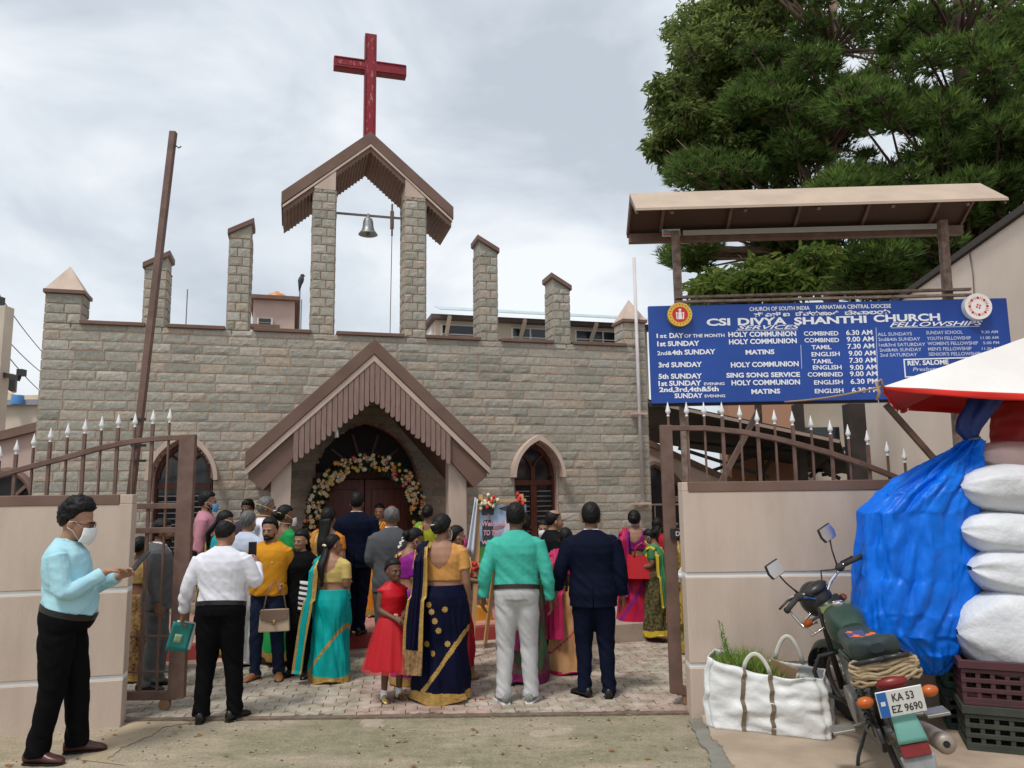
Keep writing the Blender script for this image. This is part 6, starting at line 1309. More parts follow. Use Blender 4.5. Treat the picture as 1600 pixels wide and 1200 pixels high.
def pallu(P, parent, k, m, border, length=.35, hw=.105, seed=1, left=-1, folds=5, front=True, endm=None, spread=.04):
    w = P.get('w', 1); s = left; z0 = 1.455-.02 if P['sex'] == 'f' else 1.47; wb = .02+.12*(w-1)
    ctr = [((-s*.17*w, .04, .96), .1), ((-s*.10*w, .135+wb, 1.04), .12), ((0, .155+wb, 1.16), .115), ((s*.085*w, .135+wb*.6, 1.30), .10)] if front else []
    ctr += [((s*.115*w, .07, 1.405), .085), ((s*.125*w, .0, z0+.0), .075), ((s*.13*w, -.085, 1.405), .085), ((s*.135*w, -.135-wb, 1.28), hw*.9), ((s*.14*w, -.148-wb, 1.08), hw), ((s*.15*w, -.178-wb, .88), hw+.01)]
    z = .88; y = -.178-wb
    while z > length+.01: z = max(length, z-.18); y -= .012; ctr.append(((s*(.15*w+spread*(1-z)), y, z), hw+.02))
    n = len(ctr); nv, nu = 10*(n-1), 30
    def f(u, v):
        q = v*(n-1); i = min(int(q), n-2); t = q-i; t2 = t*t*(3-2*t)*.5+t*.5; a, b = ctr[i], ctr[i+1]; p = V3(a[0]).lerp(V3(b[0]), t2); h = a[1]+(b[1]-a[1])*t
        ta = (V3(b[0])-V3(a[0])).normalized(); out = V3((p.x*.6, p.y, .35 if p.z > 1.38 else 0)).normalized(); lat = ta.cross(out).normalized(); uu = (u-.5)*2
        cr = .010*math.sin(uu*folds*math.pi+seed)+.006*math.sin(uu*11+v*7+seed)+.012*nz(uu*2+seed, v*6, 1)
        bend = -out*(uu*uu*.035) if p.z > .95 else V3((0, 0, 0))
        r = p+lat*(uu*h)+out*(cr*(.6 if p.z > 1.35 else 1.2)+.006)+bend; return tuple(r*k)
    mb = MB(); mb.grid(f, nu, nv); mb.m = []
    for j in range(nv):
        for i in range(nu):
            e = i/nu; mm = 1 if (e < .17 or e > .86) else 0
            if endm is not None and j > nv*.86: mm = 2
            mb.m.append(mm)
    return mb.build('pallu', [m, border]+([endm] if endm else []), parent, smooth=True, solid=.005, fix=False)
def belt(P, parent, k, m, z=.98, inf=.027, h=.019, name='belt'):
    q = MB(); T = MB(); torso(T, P, z-h, z+h, inf); q.add(T.v, T.f); q.v = [tuple(V3(p)*k) for p in q.v]; return q.build(name, m, parent, auto=50)
def collar(P, parent, k, m, r=.066, z=1.455, h=.035, name='collar'):
    def f(u, v):
        th = 2*math.pi*u; hh = h*(1-.35*max(0, math.sin(th))); rr_ = r*(1.0+.16*(1-v)+.10*max(0, v-.8)); return V3((rr_*math.cos(th), rr_*1.0*math.sin(th)-.006+.012*v, z-.012+hh*v*1.2-.022*max(0, math.sin(th))))*k
    q = MB(); q.grid(f, 36, 6); q.grid(lambda u, v: V3((r*(1.12+.14*v)*math.cos(2*math.pi*u), r*(1.12+.14*v)*math.sin(2*math.pi*u)-.004, z-.012+h*1.2*(1-v*.95)-.03*max(0, math.sin(2*math.pi*u))-.006*v))*k, 36, 4)
    return q.build(name, m, parent, smooth=True, solid=.004, fix=False)
PEOPLE = []
def person(label, u, D, z0, top, rz, sex, skn, **P):
    P.update(sex=sex); P.setdefault('seed', len(PEOPLE)*1.37+1); base = atD(u, 900, D); zt = float(atD(u, top, D)[2]); full = (1.475+.012+.232+.008) if sex == 'm' else (1.455+.012+.222+.012)
    H = zt-z0; k = H/full*P.get('kf', 1.0)
    o = thing('person', label, 'person', (float(base[0]), D, z0), R_(rz), 'wedding guests in and around the courtyard'); PEOPLE.append(o); o['k'] = k
    vox = P.get('vox', .010 if D < 8.4 else .013); sh = P.get('show', '')
    b = MB(); torso(b, P, .95 if ('trousers' in P or 'sari' in P) else .84, 1.475 if sex == 'm' else 1.455, 0); head(b, P)
    for s in (-1, 1):
        arm(b, P, s, 0, 2.0, 0); P['hand%d' % s] = hand(b, P, s, P.get('curlR' if s > 0 else 'curlL', .45), P.get('handR' if s > 0 else 'handL'))
    if P.get('legs'):
        for s in (-1, 1):
            Hh, K, A = legs_pts(P, s); b.tube([Hh, Hh.lerp(K, .5), K, K.lerp(A, .3), A, A-V3((0, 0, .05))], [.08, .068, .052, .05, .034, .032], 14)
            f = P.get('feet', ((-.10, 0), (.10, 0)))[0 if s < 0 else 1]; b.tube([(f[0], f[1]-.07, .035), (f[0], f[1]+.02, .045), (f[0]+s*.01, f[1]+.10, .03), (f[0]+s*.015, f[1]+.16, .018)], [(.028, .03), (.032, .04), (.04, .026), (.03, .014)], 12)
    body = voxel(b, 'body', skn, o, P.get('bvox', .0075 if D < 8.5 else .010), None, None, 2, k)
    if P.get('hair', 'short') != 'none': hair(P, o, k, P.get('hairm', HAIRB))
    face(P, o, k, skn)
    sd_ = P['seed']; kt = P.get('top'); 
    if 'shirt' in P:                               # long sleeved shirt tucked in, or a T-shirt
        mb = MB(); z1 = 1.472 if sex == 'm' else 1.45; torso(mb, P, P.get('shem', .99), z1, .021 if P.get('shem', .99) > .95 else .034, P.get('flare', 0))
        for s in (-1, 1): arm(mb, P, s, 0, P.get('sleeve', 1.93), .015, .004)
        voxel(mb, P.get('sname', 'shirt'), P['shirt'], o, vox, fold_shirt(sd_, P.get('fold', .0062)), P.get('cut'), 3, k)
        if P.get('collar', 1): collar(P, o, k, P.get('collarm', P['shirt']))
    if 'jacket' in P:
        mb = MB(); torso(mb, P, .80, 1.475, .03, .10)
        for s in (-1, 1): arm(mb, P, s, 0, 1.88, .022, .004); mb.ell(V3((s*(sh_x(P)-.045), -.008, 1.385)), (.085, .075, .052), 14, 10)
        vz = lambda p: abs(p.x) < .007 and p.y < 0 and p.z < .98
        if P.get('open'): cutf = lambda p: p.y > .02 and p.z > 1.06 and abs(p.x) < .012+.16*(p.z-1.06)
        else: cutf = vz
        voxel(mb, 'jacket', P['jacket'], o, vox, fold_shirt(sd_, .0045), cutf, 4, k); collar(P, o, k, P['jacket'], .07, 1.44, .035, 'jacket_collar'); collar(P, o, k, P.get('inner', MASKW), .061, 1.462, .035, 'shirt_collar')
        if P.get('open'):
            mb = MB(); torso(mb, P, .95, 1.46, .012); voxel(mb, 'shirt', P.get('inner', MASKW), o, .012, None, None, 2, k)
            for s in (-1, 1):
                lp_ = MB(); pts = [(s*.062, .045, 1.45), (s*.105, .082, 1.34), (s*.075, .125, 1.25), (s*.012, .15, 1.07), (s*.02, .145, 1.10), (s*.055, .105, 1.33)]; lp_.add([V3((p[0], p[1]+.012, p[2]))*k for p in pts], [tuple(range(6))]); lp_.build('lapel', P['jacket'], o, solid=.006)
    if 'trousers' in P:
        trousers(P, o, k, P['trousers'], vox, seed=sd_, wide=P.get('wide', 1.0), inf=P.get('tinf', .018))
        if 'belt' in P: belt(P, o, k, P['belt'])
    if 'shoes' in P:
        for s in (-1, 1): shoe(P, o, k, P['shoes'], s, P.get('sole'))
    if 'blouse' in P:
        mb = MB(); torso(mb, P, P.get('bhem', 1.13), 1.45, .014)
        for s in (-1, 1): arm(mb, P, s, 0, P.get('bsl', .62), .012, .002)
        nb, nf = P.get('nback', .10), .06
        def bcut(p):
            dz = 1.45-p.z; w2 = .105-.5*max(0, dz-.02)**1.0*.55
            if p.y < 0: return dz < nb+.03 and abs(p.x) < max(0, .112*(1-(max(0, dz)/(nb+.031))**4)) and p.z > 1.2
            return dz < nf+.03 and abs(p.x) < max(0, .09*(1-(max(0, dz)/(nf+.031))**2)) and p.z > 1.2
        voxel(mb, 'blouse', P['blouse'], o, vox, fold_shirt(sd_, .003), bcut, 3, k)
    if 'sari' in P:
        bd_m = P.get('border', GOLD); mats = [bd_m]+([P['lower']] if 'lower' in P else [])
        sk_o, sf_ = skirt(P, o, k, P['sari'], mats, zt=P.get('szt', 1.02), rx1=P.get('rx', .25), ry1=P.get('ry', .215), border=P.get('bw', .09), seed=sd_, band=P.get('band')); P['skf'] = sf_; P['sko'] = sk_o
        pl_ = P.get('pallu', {})
        if pl_ is not None: pallu(P, o, k, P.get('pm', P['sari']), bd_m, seed=sd_, **pl_)
        if P.get('feetshow', 1):
            ft = MB()
            for s in (-1, 1): ft.tube([(s*.09, -.22*P.get('ftb', 0)-.0, .03), (s*.09, .12, .03), (s*.1, .24, .018)], [(.03*k, .03*k), (.036*k, .024*k), (.02*k, .012*k)], 10)
            ft.v = [tuple(V3(p)*k) for p in ft.v]; ft.build('foot', skn, o, smooth=True)
    P['k'] = k; P['o'] = o; return P
def loc2w(P, p): return P['o'].matrix_basis @ (V3(p)*P['k'])
def handpos(P, s, fwd=.05, pal=.02): kn, d, nrm, sd = P['hand%d' % s]; return kn+d*(fwd-.03)+nrm*pal, d, nrm, sd
BLKT = cloth('black trouser cloth', (.005, .005, .006), rough=.75, sheen=.05)
BLKB = mat('black belt', (.012, .011, .010), .35)
# 1 the man using his phone at the left wall
P = person('man in pale blue shirt, white mask and glasses looking at his phone by the wall', 104, 5.80, .0, 787, -78, 'm', SK1, w=1.1, belly=.075, jowl=1.12, head=(0, 12, 0), hs=1.14, hair='wavy', hthick=.024, face='e', mask='m', maskm=MASKW, glasses=1, vox=.008, bvox=.006,
   armR=((.225, .06, 1.10), (.10, .28, 1.25)), armL=((.20, .07, 1.09), (.045, .34, 1.205)), handL=(.3, .8, .35), handR=(-.55, .8, .18), curlL=.55, curlR=.5, shirt=cloth('pale blue shirt', (.40, .67, .75), (.35, .61, .70)), trousers=BLKT, belt=BLKB, shoes=SHOEBR, feet=((-.09, .13), (.10, -.06)), toes=(4, -14), tinf=.026)
kn, d, nrm, sd = P['hand-1']
ph = MB(); ph.box(-.042, .042, -.088, .088, -.005, .005); c = kn+d*.035+V3((.0, .035, .06)); po_ = ph.build('phone', mat('black phone', (.012, .012, .014), .2), bevel=.004)
po_.matrix_basis = P['o'].matrix_basis @ Matrix.Translation(c*P['k']) @ Matrix.Rotation(R_(38), 4, 'Z') @ Matrix.Rotation(R_(50), 4, 'X'); tag(po_, 'dark phone held up in both hands by the man at the left wall', 'phone')
sc_ = MB(); sc_.box(-.038, .038, -.08, .08, .0052, .0058); sc_.build('screen', mat('phone screen', (.03, .035, .045), .08), po_)
# white shirt man with booklet
P = person('stout man from behind in white shirt and black trousers holding a booklet and a phone', 347, 6.66, .0, 810, 4, 'm', SK2, w=1.14, belly=.04, jowl=1.1, head=(-14, 12, 0), hair='balding', hthick=.02, vox=.008,
   armL=((.275, -.03, 1.13), (.325, .06, .90)), armR=((.285, .02, 1.14), (.215, .27, 1.30)), curlL=.75, shirt=cloth('white shirt', (.78, .78, .84), (.7, .7, .77)), trousers=BLKT, belt=BLKB, shoes=SHOEB, feet=((-.13, 0), (.145, .03)), toes=(8, -28), tinf=.024)
p, d, nrm, sd = handpos(P, -1, .05, .03)
bk_ = MB(); bk_.grid(lambda u, v: ((u-.5)*.17, .012*math.sin(u*3)+.006*v, -.24*v), 8, 6, 0); bk_.grid(lambda u, v: ((u-.5)*.165+.03, .016+.014*math.sin(u*4), -.225*v+.01), 8, 6, 1)
bk_.grid(lambda u, v: ((u-.5)*.06-.01+.0, -.004+.012*math.sin((u*.35+.33)*3)+.006*v, -.10-.07*v), 4, 3, 2)
bo = bk_.build('booklet', [mat('teal booklet cover', (.03, .28, .26), .5, (.02, .22, .2), 9), mat('paper white', (.75, .75, .74), .7), mat('pale green print', (.35, .5, .3), .6)], solid=.002, smooth=True); bo.matrix_basis = P['o'].matrix_basis @ Matrix.Translation((p+V3((0, -.035, .02)))*P['k']) @ Matrix.Rotation(R_(14), 4, 'Y') @ Matrix.Rotation(R_(25), 4, 'Z'); tag(bo, 'teal and white booklet hanging from the hand of the man in a white shirt', 'booklet')
p, d, nrm, sd = handpos(P, 1, .06, .02); ph = MB(); ph.box(-.036, .036, -.004, .004, -.07, .07); q = ph.build('phone', mat('black phone', (.012,)*3), bevel=.003); q.matrix_basis = P['o'].matrix_basis @ Matrix.Translation((p+V3((-.03, .02, .07)))*P['k']); tag(q, 'black phone raised by the man in a white shirt', 'phone')
# grey suit behind the gate, sari beside him
GREYS = cloth('grey suit cloth', (.105, .108, .112), (.09, .092, .096))
person('bearded man in grey suit with a white flower behind the left gate leaf', 248, 7.75, .0, 811, -72, 'm', SK3, w=1.06, head=(0, 2, 0), hair='short', face='elb', jacket=GREYS, trousers=GREYS, shoes=SHOEB, open=1, armL='reach', armR='down', feet=((-.09, .05), (.1, -.05)))
person('person in brown and gold patterned sari half hidden by the left wall end', 216, 8.1, .0, 838, -20, 'f', SK3, w=1.05, hair='bun', blouse=cloth('gold blouse', (.45, .3, .1)), sari=cloth('brown patterned sari', (.12, .06, .03), (.4, .25, .1), sc=40), pallu=dict(length=.45), show='')
# group at the left
person('man in pink shirt and blue mask standing before the left window', 318, 9.35, .24, 768, -78, 'm', SK2, hair='short', hthick=.022, face='eb', mask='m', maskm=MASKB, shirt=cloth('pink shirt', (.5, .22, .28)), trousers=BLKT, shoes=SHOEB, armR='down', armL='hold')
person('woman in turquoise blouse with tied dark hair beside the man in pink', 344, 9.0, .06, 797, -72, 'f', SK2, hair='pony', hlen=.3, face='e', mask='m', maskm=MASKW, blouse=cloth('turquoise blouse', (.02, .33, .36)), sari=cloth('olive sari', (.25, .28, .1)), nback=.05, head=(0, 10, 0), pallu=dict(length=.6))
person('dark haired man in black mask farthest back left of the porch post', 384, 9.9, .24, 782, 175, 'm', SK4, hair='wavy', hthick=.02, face='e', mask='m', maskm=mat('black mask', (.02,)*3), shirt=cloth('dark shirt', (.05, .04, .06)), trousers=BLKT, shoes=SHOEB)
person('grey haired man in pale blue shirt and white dhoti behind the man in orange', 384, 8.75, .0, 798, -18, 'm', SK2, w=1.05, hair='short', hthick=.014, hairm=HAIRG, shirt=cloth('ice blue shirt', (.55, .62, .75)), shoes=SHOEBR, sari=cloth('white dhoti', (.72, .72, .73)), border=cloth('white dhoti', (.7,)*3), pallu=None, feetshow=0, rx=.2, ry=.17)
person('man with cropped hair, white shirt and black waistcoat beside the left porch post', 411, 9.05, .06, 775, -70, 'm', SK3, hair='crop', hthick=.018, hairm=HAIRG, mask='m', maskm=MASKW, strap='tie', strapm=mat('yellow strap', (.6, .5, .2)), face='e', shirt=cloth('white shirt', (.78,)*3), trousers=BLKT, shoes=SHOEB)
person('woman in bright green sari with mask straps tied round her head by the porch post', 442, 8.75, .06, 788, -42, 'f', SK3, hair='bun', hthick=.012, mask='m', maskm=MASKW, strap='tie', strapm=mat('yellow strap', (.6, .5, .2)), blouse=cloth('bright green blouse', (.015, .30, .07)), sari=cloth('bright green sari', (.02, .33, .08)), bsl=.7, nback=.12, head=(-20, 0, 0))
OT = cloth('mustard sweatshirt', (.62, .27, .018), (.55, .23, .014), rough=.9)
P = person('bearded man in mustard sweatshirt and jeans facing the camera', 420, 8.05, .0, 809, 176, 'm', SK2, w=1.06, hair='short', hthick=.02, face='elb', shirt=OT, sleeve=.75, shem=.89, flare=.0, fold=.0045, collar=0, trousers=cloth('dark blue jeans', (.018, .026, .055), (.012, .018, .04)), shoes=SHOET, armR='back', armL='back', feet=((-.13, -.02), (.12, .03)), toes=(20, -16), tinf=.016)
lg_ = MB(); lg_.grid(lambda u, v: V3((-.10+.07*u, .149-.012*u*u, 1.245+.018*v))*P['k'], 4, 2); lg_.build('chest_print', mat('pale print', (.7, .5, .2)), P['o'])
P = person('smiling woman dressed all in black facing the camera beside the mustard sweatshirt', 470, 8.15, .0, 827, 168, 'f', SK2, hair='long', hlen=.2, hx=.03, hthick=.02, face='els', shirt=cloth('black velvet top', (.006, .006, .007), sheen=.3), shem=.55, flare=.25, sleeve=1.9, collar=0, trousers=BLKT, shoes=SHOEB, armR='hold', armL='down', head=(-8, 0, 0), fold=.0045, tinf=.01)
p, d, nrm, sd = handpos(P, 1, .04, .0)
hb_ = thing('handbag', 'beige and taupe handbag with thin straps held by the woman in black', 'handbag', loc2w(P, p+V3((.02, .03, -.48))), R_(168+25))
TAU, BGE = mat('taupe leather', (.2, .13, .09), .5), mat('beige leather', (.55, .42, .3), .5)
q = MB(); q.prism([(-.15, 0), (.15, 0), (.135, .21), (-.135, .21)], 'y', -.05, .05); q.build('bag_body', BGE, hb_, bevel=.012)
q = MB(); q.prism([(-.138, .215), (.138, .215), (.13, .12), (.0, .085), (-.13, .12)], 'y', .051, .062); q.build('flap', TAU, hb_, bevel=.004); q = MB(); q.tube([(0, .066, .12), (0, .07, .07)], .012, 8); q.build('clasp', GOLD, hb_, smooth=True)
q = MB(); q.tube([(-.11, 0, .2), (-.08, 0, .36), (-.02, 0, .47), (.03, 0, .47), (.08, 0, .36), (.11, 0, .2)], .007, 8); q.build('handle', TAU, hb_, smooth=True)
# turquoise sari from behind
TQ = cloth('turquoise silk', (.0, .36, .34), (.0, .3, .29), rough=.5, sheen=.3)
P = person('woman from behind in turquoise sari with long black ponytail and glasses', 519, 7.95, .0, 834, -16, 'f', SK2, w=1.2, hair='pony', hlen=.46, hx=-.04, hthick=.012, head=(-38, 0, 0), glasses=1, face='e', blouse=cloth('pale gold blouse', (.55, .42, .14), (.48, .36, .11)), nback=.17, bsl=.75, sari=TQ, border=GOLD, bw=.07, rx=.25, ry=.2, band=(.36, .28, .028), armR='front', armL='front', pallu=dict(length=.13, hw=.085, spread=.10), szt=1.06, nu=220, nv=160)
M_ = headM(P); fl_ = MB(); [fl_.ell((M_ @ V3((x, -.118-.004*abs(x)*10, .105+z)))*P['k'], (.014, .01, .01), 8, 6) for x, z in ((-.03, 0), (-.01, .006), (.01, .004), (.03, -.002))]; fl_.build('hair_flower', mat('cream flower', (.75, .68, .45)), P['o'], smooth=True)
q = MB(); q.grid(lambda u, v: (.09*math.cos(u*6.283)*(1-.25*v), .035*math.sin(u*6.283)+.01*math.sin(v*9), -.30*v), 24, 12); q.m = [1 if (i//24) % 2 else 0 for i in range(len(q.f))]
so2 = q.build('striped_cloth', [mat('stripe white', (.7,)*3), mat('stripe black', (.012,)*3)], smooth=True, solid=.004, loc=loc2w(P, (-.30, -.02, 1.13)), rot=(0, R_(8), 0)); tag(so2, 'black and white striped cloth hanging beside the turquoise sari', 'cloth')
# people on the platform
person('woman with long black hair and orange blouse left of the navy suit', 511, 8.75, .06, 792, -12, 'f', SK2, hair='long', hlen=.52, blouse=cloth('orange blouse', (.6, .2, .02)), sari=cloth('orange sari', (.55, .24, .05)), nback=.12, pallu=dict(length=.5))
NAVY = cloth('navy suit cloth', (.007, .010, .026), (.005, .007, .018))
person('tall man in navy suit from behind facing the church door', 556, 9.1, .24, 769, 3, 'm', SK3, w=1.16, hair='short', hthick=.014, jacket=NAVY, trousers=NAVY, shoes=SHOEB, armR='front', armL='front', feet=((-.07, 0), (.06, .0)))
person('smiling woman in orange sari facing out from the flower arch', 592, 10.45, .24, 786, 178, 'f', SK2, hair='bun', hthick=.012, face='els', blouse=cloth('orange blouse', (.6, .2, .02)), sari=cloth('marigold sari', (.68, .24, .02)), pallu=dict(length=.5), rx=.22)
person('man with thinning grey hair in grey suit from behind at the steps', 611, 8.5, .0, 789, 6, 'm', SK3, w=1.06, hair='balding', hthick=.024, hairm=HAIRG, jacket=cloth('mid grey suit', (.085, .088, .095)), trousers=cloth('mid grey suit', (.085,)*3), shoes=SHOEB, armL='front', armR='front')
person('woman in lime green and yellow sari under the right side of the flower arch', 668, 9.9, .24, 788, -8, 'f', SK3, hair='bun', hthick=.014, blouse=cloth('yellow green blouse', (.4, .42, .03)), sari=cloth('lime sari', (.2, .4, .04)), nback=.1)
PUR = cloth('purple silk', (.2, .012, .22), (.3, .02, .2), rough=.5)
P = person('woman in purple sari lowering her head, hand to her patterned pink mask', 640, 7.85, .0, 823, -62, 'f', SK2, hair='bun', hthick=.012, head=(0, 22, 0), face='e', mask='m', maskm=MASKP, blouse=PUR, nback=.06, sari=PUR, armR='hold', armL='face', bsl=.8, pallu=dict(length=.4))
M_ = headM(P); fl_ = MB(); r_ = random.Random(2); [fl_.ell((M_ @ V3((-.0+r_.uniform(-.02, .02), -.135-.0*i+r_.uniform(-.01, .01), .13-.012*i)))*P['k'], (.013, .013, .010), 8, 6) for i in range(16)]; fl_.build('jasmine_string', mat('white jasmine', (.75, .75, .65)), P['o'], smooth=True)
# girl in red
REDD = cloth('red satin', (.5, .006, .014), (.42, .004, .01), rough=.5, sheen=.3)
P = person('small girl in a red frock with white socks and gold shoes', 614, 7.2, .0, 877, -148, 'f', SK4, w=.92, hs=1.22, hair='bun', hthick=.012, head=(6, 0, 0), face='el', legs=1, armR='front', armL='front', vox=.007, shirt=REDD, shem=.98, sleeve=.12, collar=0, fold=.003)
k = P['k']; q = MB()
def fr_(u, v): th = 2*math.pi*u; z = 1.03-.62*v; r = .15+.18*v**.8+.012*v*math.sin(th*17+v*2)+.008*v*math.sin(th*29); return V3((r*math.cos(th), r*.92*math.sin(th), z+.012*math.sin(th*9)*v))*k
q.grid(fr_, 130, 24); q.build('frock_skirt', REDD, P['o'], smooth=True, solid=.004)
q = MB(); q.grid(lambda u, v: V3(((.16+.215*v**.75+.016*v*math.sin(u*6.283*13))*math.cos(2*math.pi*u), (.15+.2*v**.75+.016*v*math.sin(u*6.283*13))*math.sin(2*math.pi*u), 1.02-.64*v))*k, 120, 16); q.build('tulle_layer', mat('red tulle', (.6, .02, .03), .7, alpha=.45, bump=.2, bsc=120), P['o'], smooth=True)
belt(P, P['o'], k, REDD, 1.035, .022, .02, 'sash'); q = MB(); [q.ell(V3((.02+.02*math.cos(a), .14, 1.035+.02*math.sin(a)))*k, (.014, .008, .014), 8, 6) for a in (0, 1.26, 2.5, 3.8, 5)]; q.build('sash_flower', mat('gold satin', (.6, .45, .25)), P['o'], smooth=True)
for s in (-1, 1): sc2 = MB(); sc2.tube([V3((s*.1, -.02, .15))*k, V3((s*.1, -.02, .03))*k], [.042*k, .046*k], 14); sc2.build('sock', MASKW, P['o'], smooth=True); shoe(P, P['o'], k, mat('gold shoe', (.5, .4, .15), .3, metal=.5), s, scale=.95)
# navy sari woman
NS = cloth('navy silk', (.006, .007, .028), (.004, .005, .016), rough=.42, sheen=.2); GB_ = cloth('apricot blouse', (.62, .3, .085), (.55, .26, .07), rough=.6)
P = person('woman from behind in navy sari with broad gold border and apricot blouse', 690, 7.22, .0, 803, -4, 'f', SK2, w=1.32, hair='bun', hthick=.02, head=(-22, 4, 0), blouse=GB_, nback=.22, bsl=.72, bhem=1.08, sari=NS, border=GOLD, bw=.09, rx=.29, ry=.23, band=(.30, .36, .032), armR='down', armL='front', pallu=dict(length=.28, hw=.088, endm=cloth('brown pallu end', (.16, .09, .05), (.35, .22, .09), sc=30)), mask='m', maskm=MASKW, szt=1.05, vox=.008, nu=220, nv=160)
dm = MB(); sf_ = P['skf']
for u_, v_ in ((.70, .16), (.715, .22), (.735, .30), (.755, .38), (.68, .5), (.79, .2), (.81, .5), (.72, .58)):
    c = V3(sf_(u_, v_)); eu = (V3(sf_(u_+.004, v_))-c).normalized(); ev = (V3(sf_(u_, v_+.006))-c).normalized(); n = eu.cross(ev); n = n if n.y < 0 else -n; dm.add([c+n*.006]+[c+n*.005+(eu*math.cos(a)+ev*math.sin(a))*.026*(1+.15*math.cos(a*8)) for a in [2*math.pi*i/16 for i in range(16)]], [(0, i+1, (i+1) % 16+1) for i in range(16)])
dm.build('gold_motif', GOLD, P['o'], fix=False)
hc = MB(); M_ = headM(P); hc.bar((M_ @ V3((-.03, -.162, .13)))*P['k'], (M_ @ V3((.005, -.164, .135)))*P['k'], .012, .008); hc.build('hair_clip', MASKW, P['o'])
bn = MB(); S, E, Wv = arm_pts(P, 1); [bn.tube([Wv.lerp(E, .02+.03*i)*P['k'], Wv.lerp(E, .035+.03*i)*P['k']], .033*P['k'], 14) for i in range(2)]; bn.build('bangle', GOLD, P['o'])
person('woman in red sari and magenta mask behind the navy sari', 712, 7.95, .0, 820, -72, 'f', SK2, hair='bun', hthick=.012, face='e', mask='m', maskm=MASKM, blouse=cloth('red silk', (.45, .015, .04)), sari=cloth('crimson silk', (.42, .012, .035), rough=.5), bw=.12, armR='hold', armL='hold', pallu=dict(length=.4), rx=.27)
# teal shirt man
GRT = cloth('light grey trousers', (.5, .5, .5), (.44, .44, .44)); SNK = mat('grey sneaker', (.12, .13, .12), .7, (.3, .3, .28), 60)
person('man from behind in sea green shirt and pale grey trousers with a dark belt', 807, 7.1, .0, 786, -2, 'm', SK4, w=1.13, belly=.03, hair='short', hthick=.016, vox=.008, armL=((.262, -.04, 1.12), (.285, .03, .89)), armR=((.258, -.04, 1.11), (.285, .03, .86)), shirt=cloth('sea green shirt', (.06, .46, .36), (.05, .4, .31)), trousers=GRT, belt=mat('brown belt', (.03, .016, .012), .4), shoes=SNK, sole=MASKW, feet=((-.125, -.02), (.115, .02)), toes=(22, -14), wide=1.15)
person('person in green and purple striped sari behind the legs of the sea green shirt', 818, 7.85, .0, 800, 0, 'f', SK3, hair='bun', blouse=cloth('green blouse', (.02, .2, .06)), sari=cloth('green striped sari', (.02, .16, .05), (.18, .02, .08), sc=9), border=cloth('purple border', (.2, .02, .09)), bw=.1, rx=.25)
person('person mostly hidden between the sea green shirt and the bald man', 851, 9.8, .06, 812, 170, 'f', SK2, hair='bun', face='e', mask='m', maskm=MASKW, blouse=cloth('black blouse', (.012,)*3), sari=cloth('black sari', (.014,)*3))
person('bald man in black suit looking to the right', 866, 8.75, .0, 796, -72, 'm', SK1, w=1.1, jowl=1.1, hair='balding', hthick=.022, face='el', jacket=cloth('black suit cloth', (.010, .010, .011)), trousers=BLKT, shoes=mat('white sneaker', (.7,)*3, .6), sole=MASKW, inner=cloth('black suit cloth', (.01,)*3))
PKS = cloth('pink silk', (.55, .03, .12), (.45, .02, .1), rough=.45, sheen=.3); PEA = cloth('peach gold silk', (.62, .34, .16), (.55, .29, .13), rough=.45, sheen=.3)
person('woman from behind in pink sari with peach gold skirt and a long braid', 885, 8.2, .0, 824, -6, 'f', SK3, w=1.1, hair='braid', hlen=.6, blouse=PKS, nback=.14, sari=PEA, pm=PKS, border=PKS, bw=.02, rx=.25, pallu=dict(length=.42, hw=.13, spread=.0), band=(.42, .2, .012), armR='down', armL='down')
person('man from behind in dark navy suit at the right of the gateway', 926, 7.24, .0, 786, -6, 'm', SK3, w=1.16, hair='short', hthick=.018, vox=.008, jacket=NAVY, trousers=NAVY, shoes=SHOEB, armL='out', armR='down', feet=((-.10, .02), (.12, -.0)), toes=(38, -6))
MGS = cloth('crimson silk sari', (.5, .015, .05), (.4, .01, .08), rough=.45, sheen=.3); VIO = cloth('violet border', (.22, .02, .2))
P = person('woman in crimson and violet sari carrying a red handbag at the church corner', 994, 10.0, .06, 797, -14, 'f', SK2, w=1.15, hair='bun', hthick=.022, mask='m', maskm=MASKW, strap='tie', blouse=cloth('violet blouse', (.28, .015, .2)), nback=.17, sari=MGS, border=VIO, bw=.09, rx=.30, ry=.26, band=(.5, .4, .04), armR='bag', armL='front', pallu=dict(length=.5, hw=.09))
S, E, Wv = arm_pts(P, 1); hb_ = thing('handbag', 'large red handbag on the arm of the woman in crimson and violet', 'handbag', loc2w(P, E+V3((-.10, -.27, -.33))), R_(-10))
RB = mat('red leather', (.5, .012, .02), .4, bump=.1, bsc=20)
q = MB(); q.grid(lambda u, v: (.21*(1-.14*v)*math.copysign(abs(math.cos(u*6.283))**.5, math.cos(u*6.283)), (.075-.05*v)*math.copysign(abs(math.sin(u*6.283))**.6, math.sin(u*6.283)), .29*v+.02*math.cos(u*12.566)*v), 40, 10); q.add([(.21*math.copysign(abs(math.cos(a))**.5, math.cos(a)), .075*math.copysign(abs(math.sin(a))**.6, math.sin(a)), 0) for a in [6.283*i/40 for i in range(40)]], [tuple(range(40))]); q.build('bag_body', RB, hb_, smooth=True)
q = MB(); [q.tube([(-.1, y, .26), (-.07, y, .38), (0, y*.4, .43), (.07, y, .38), (.1, y, .26)], .009, 8) for y in (-.03, .03)]; q.build('handle', RB, hb_, smooth=True)
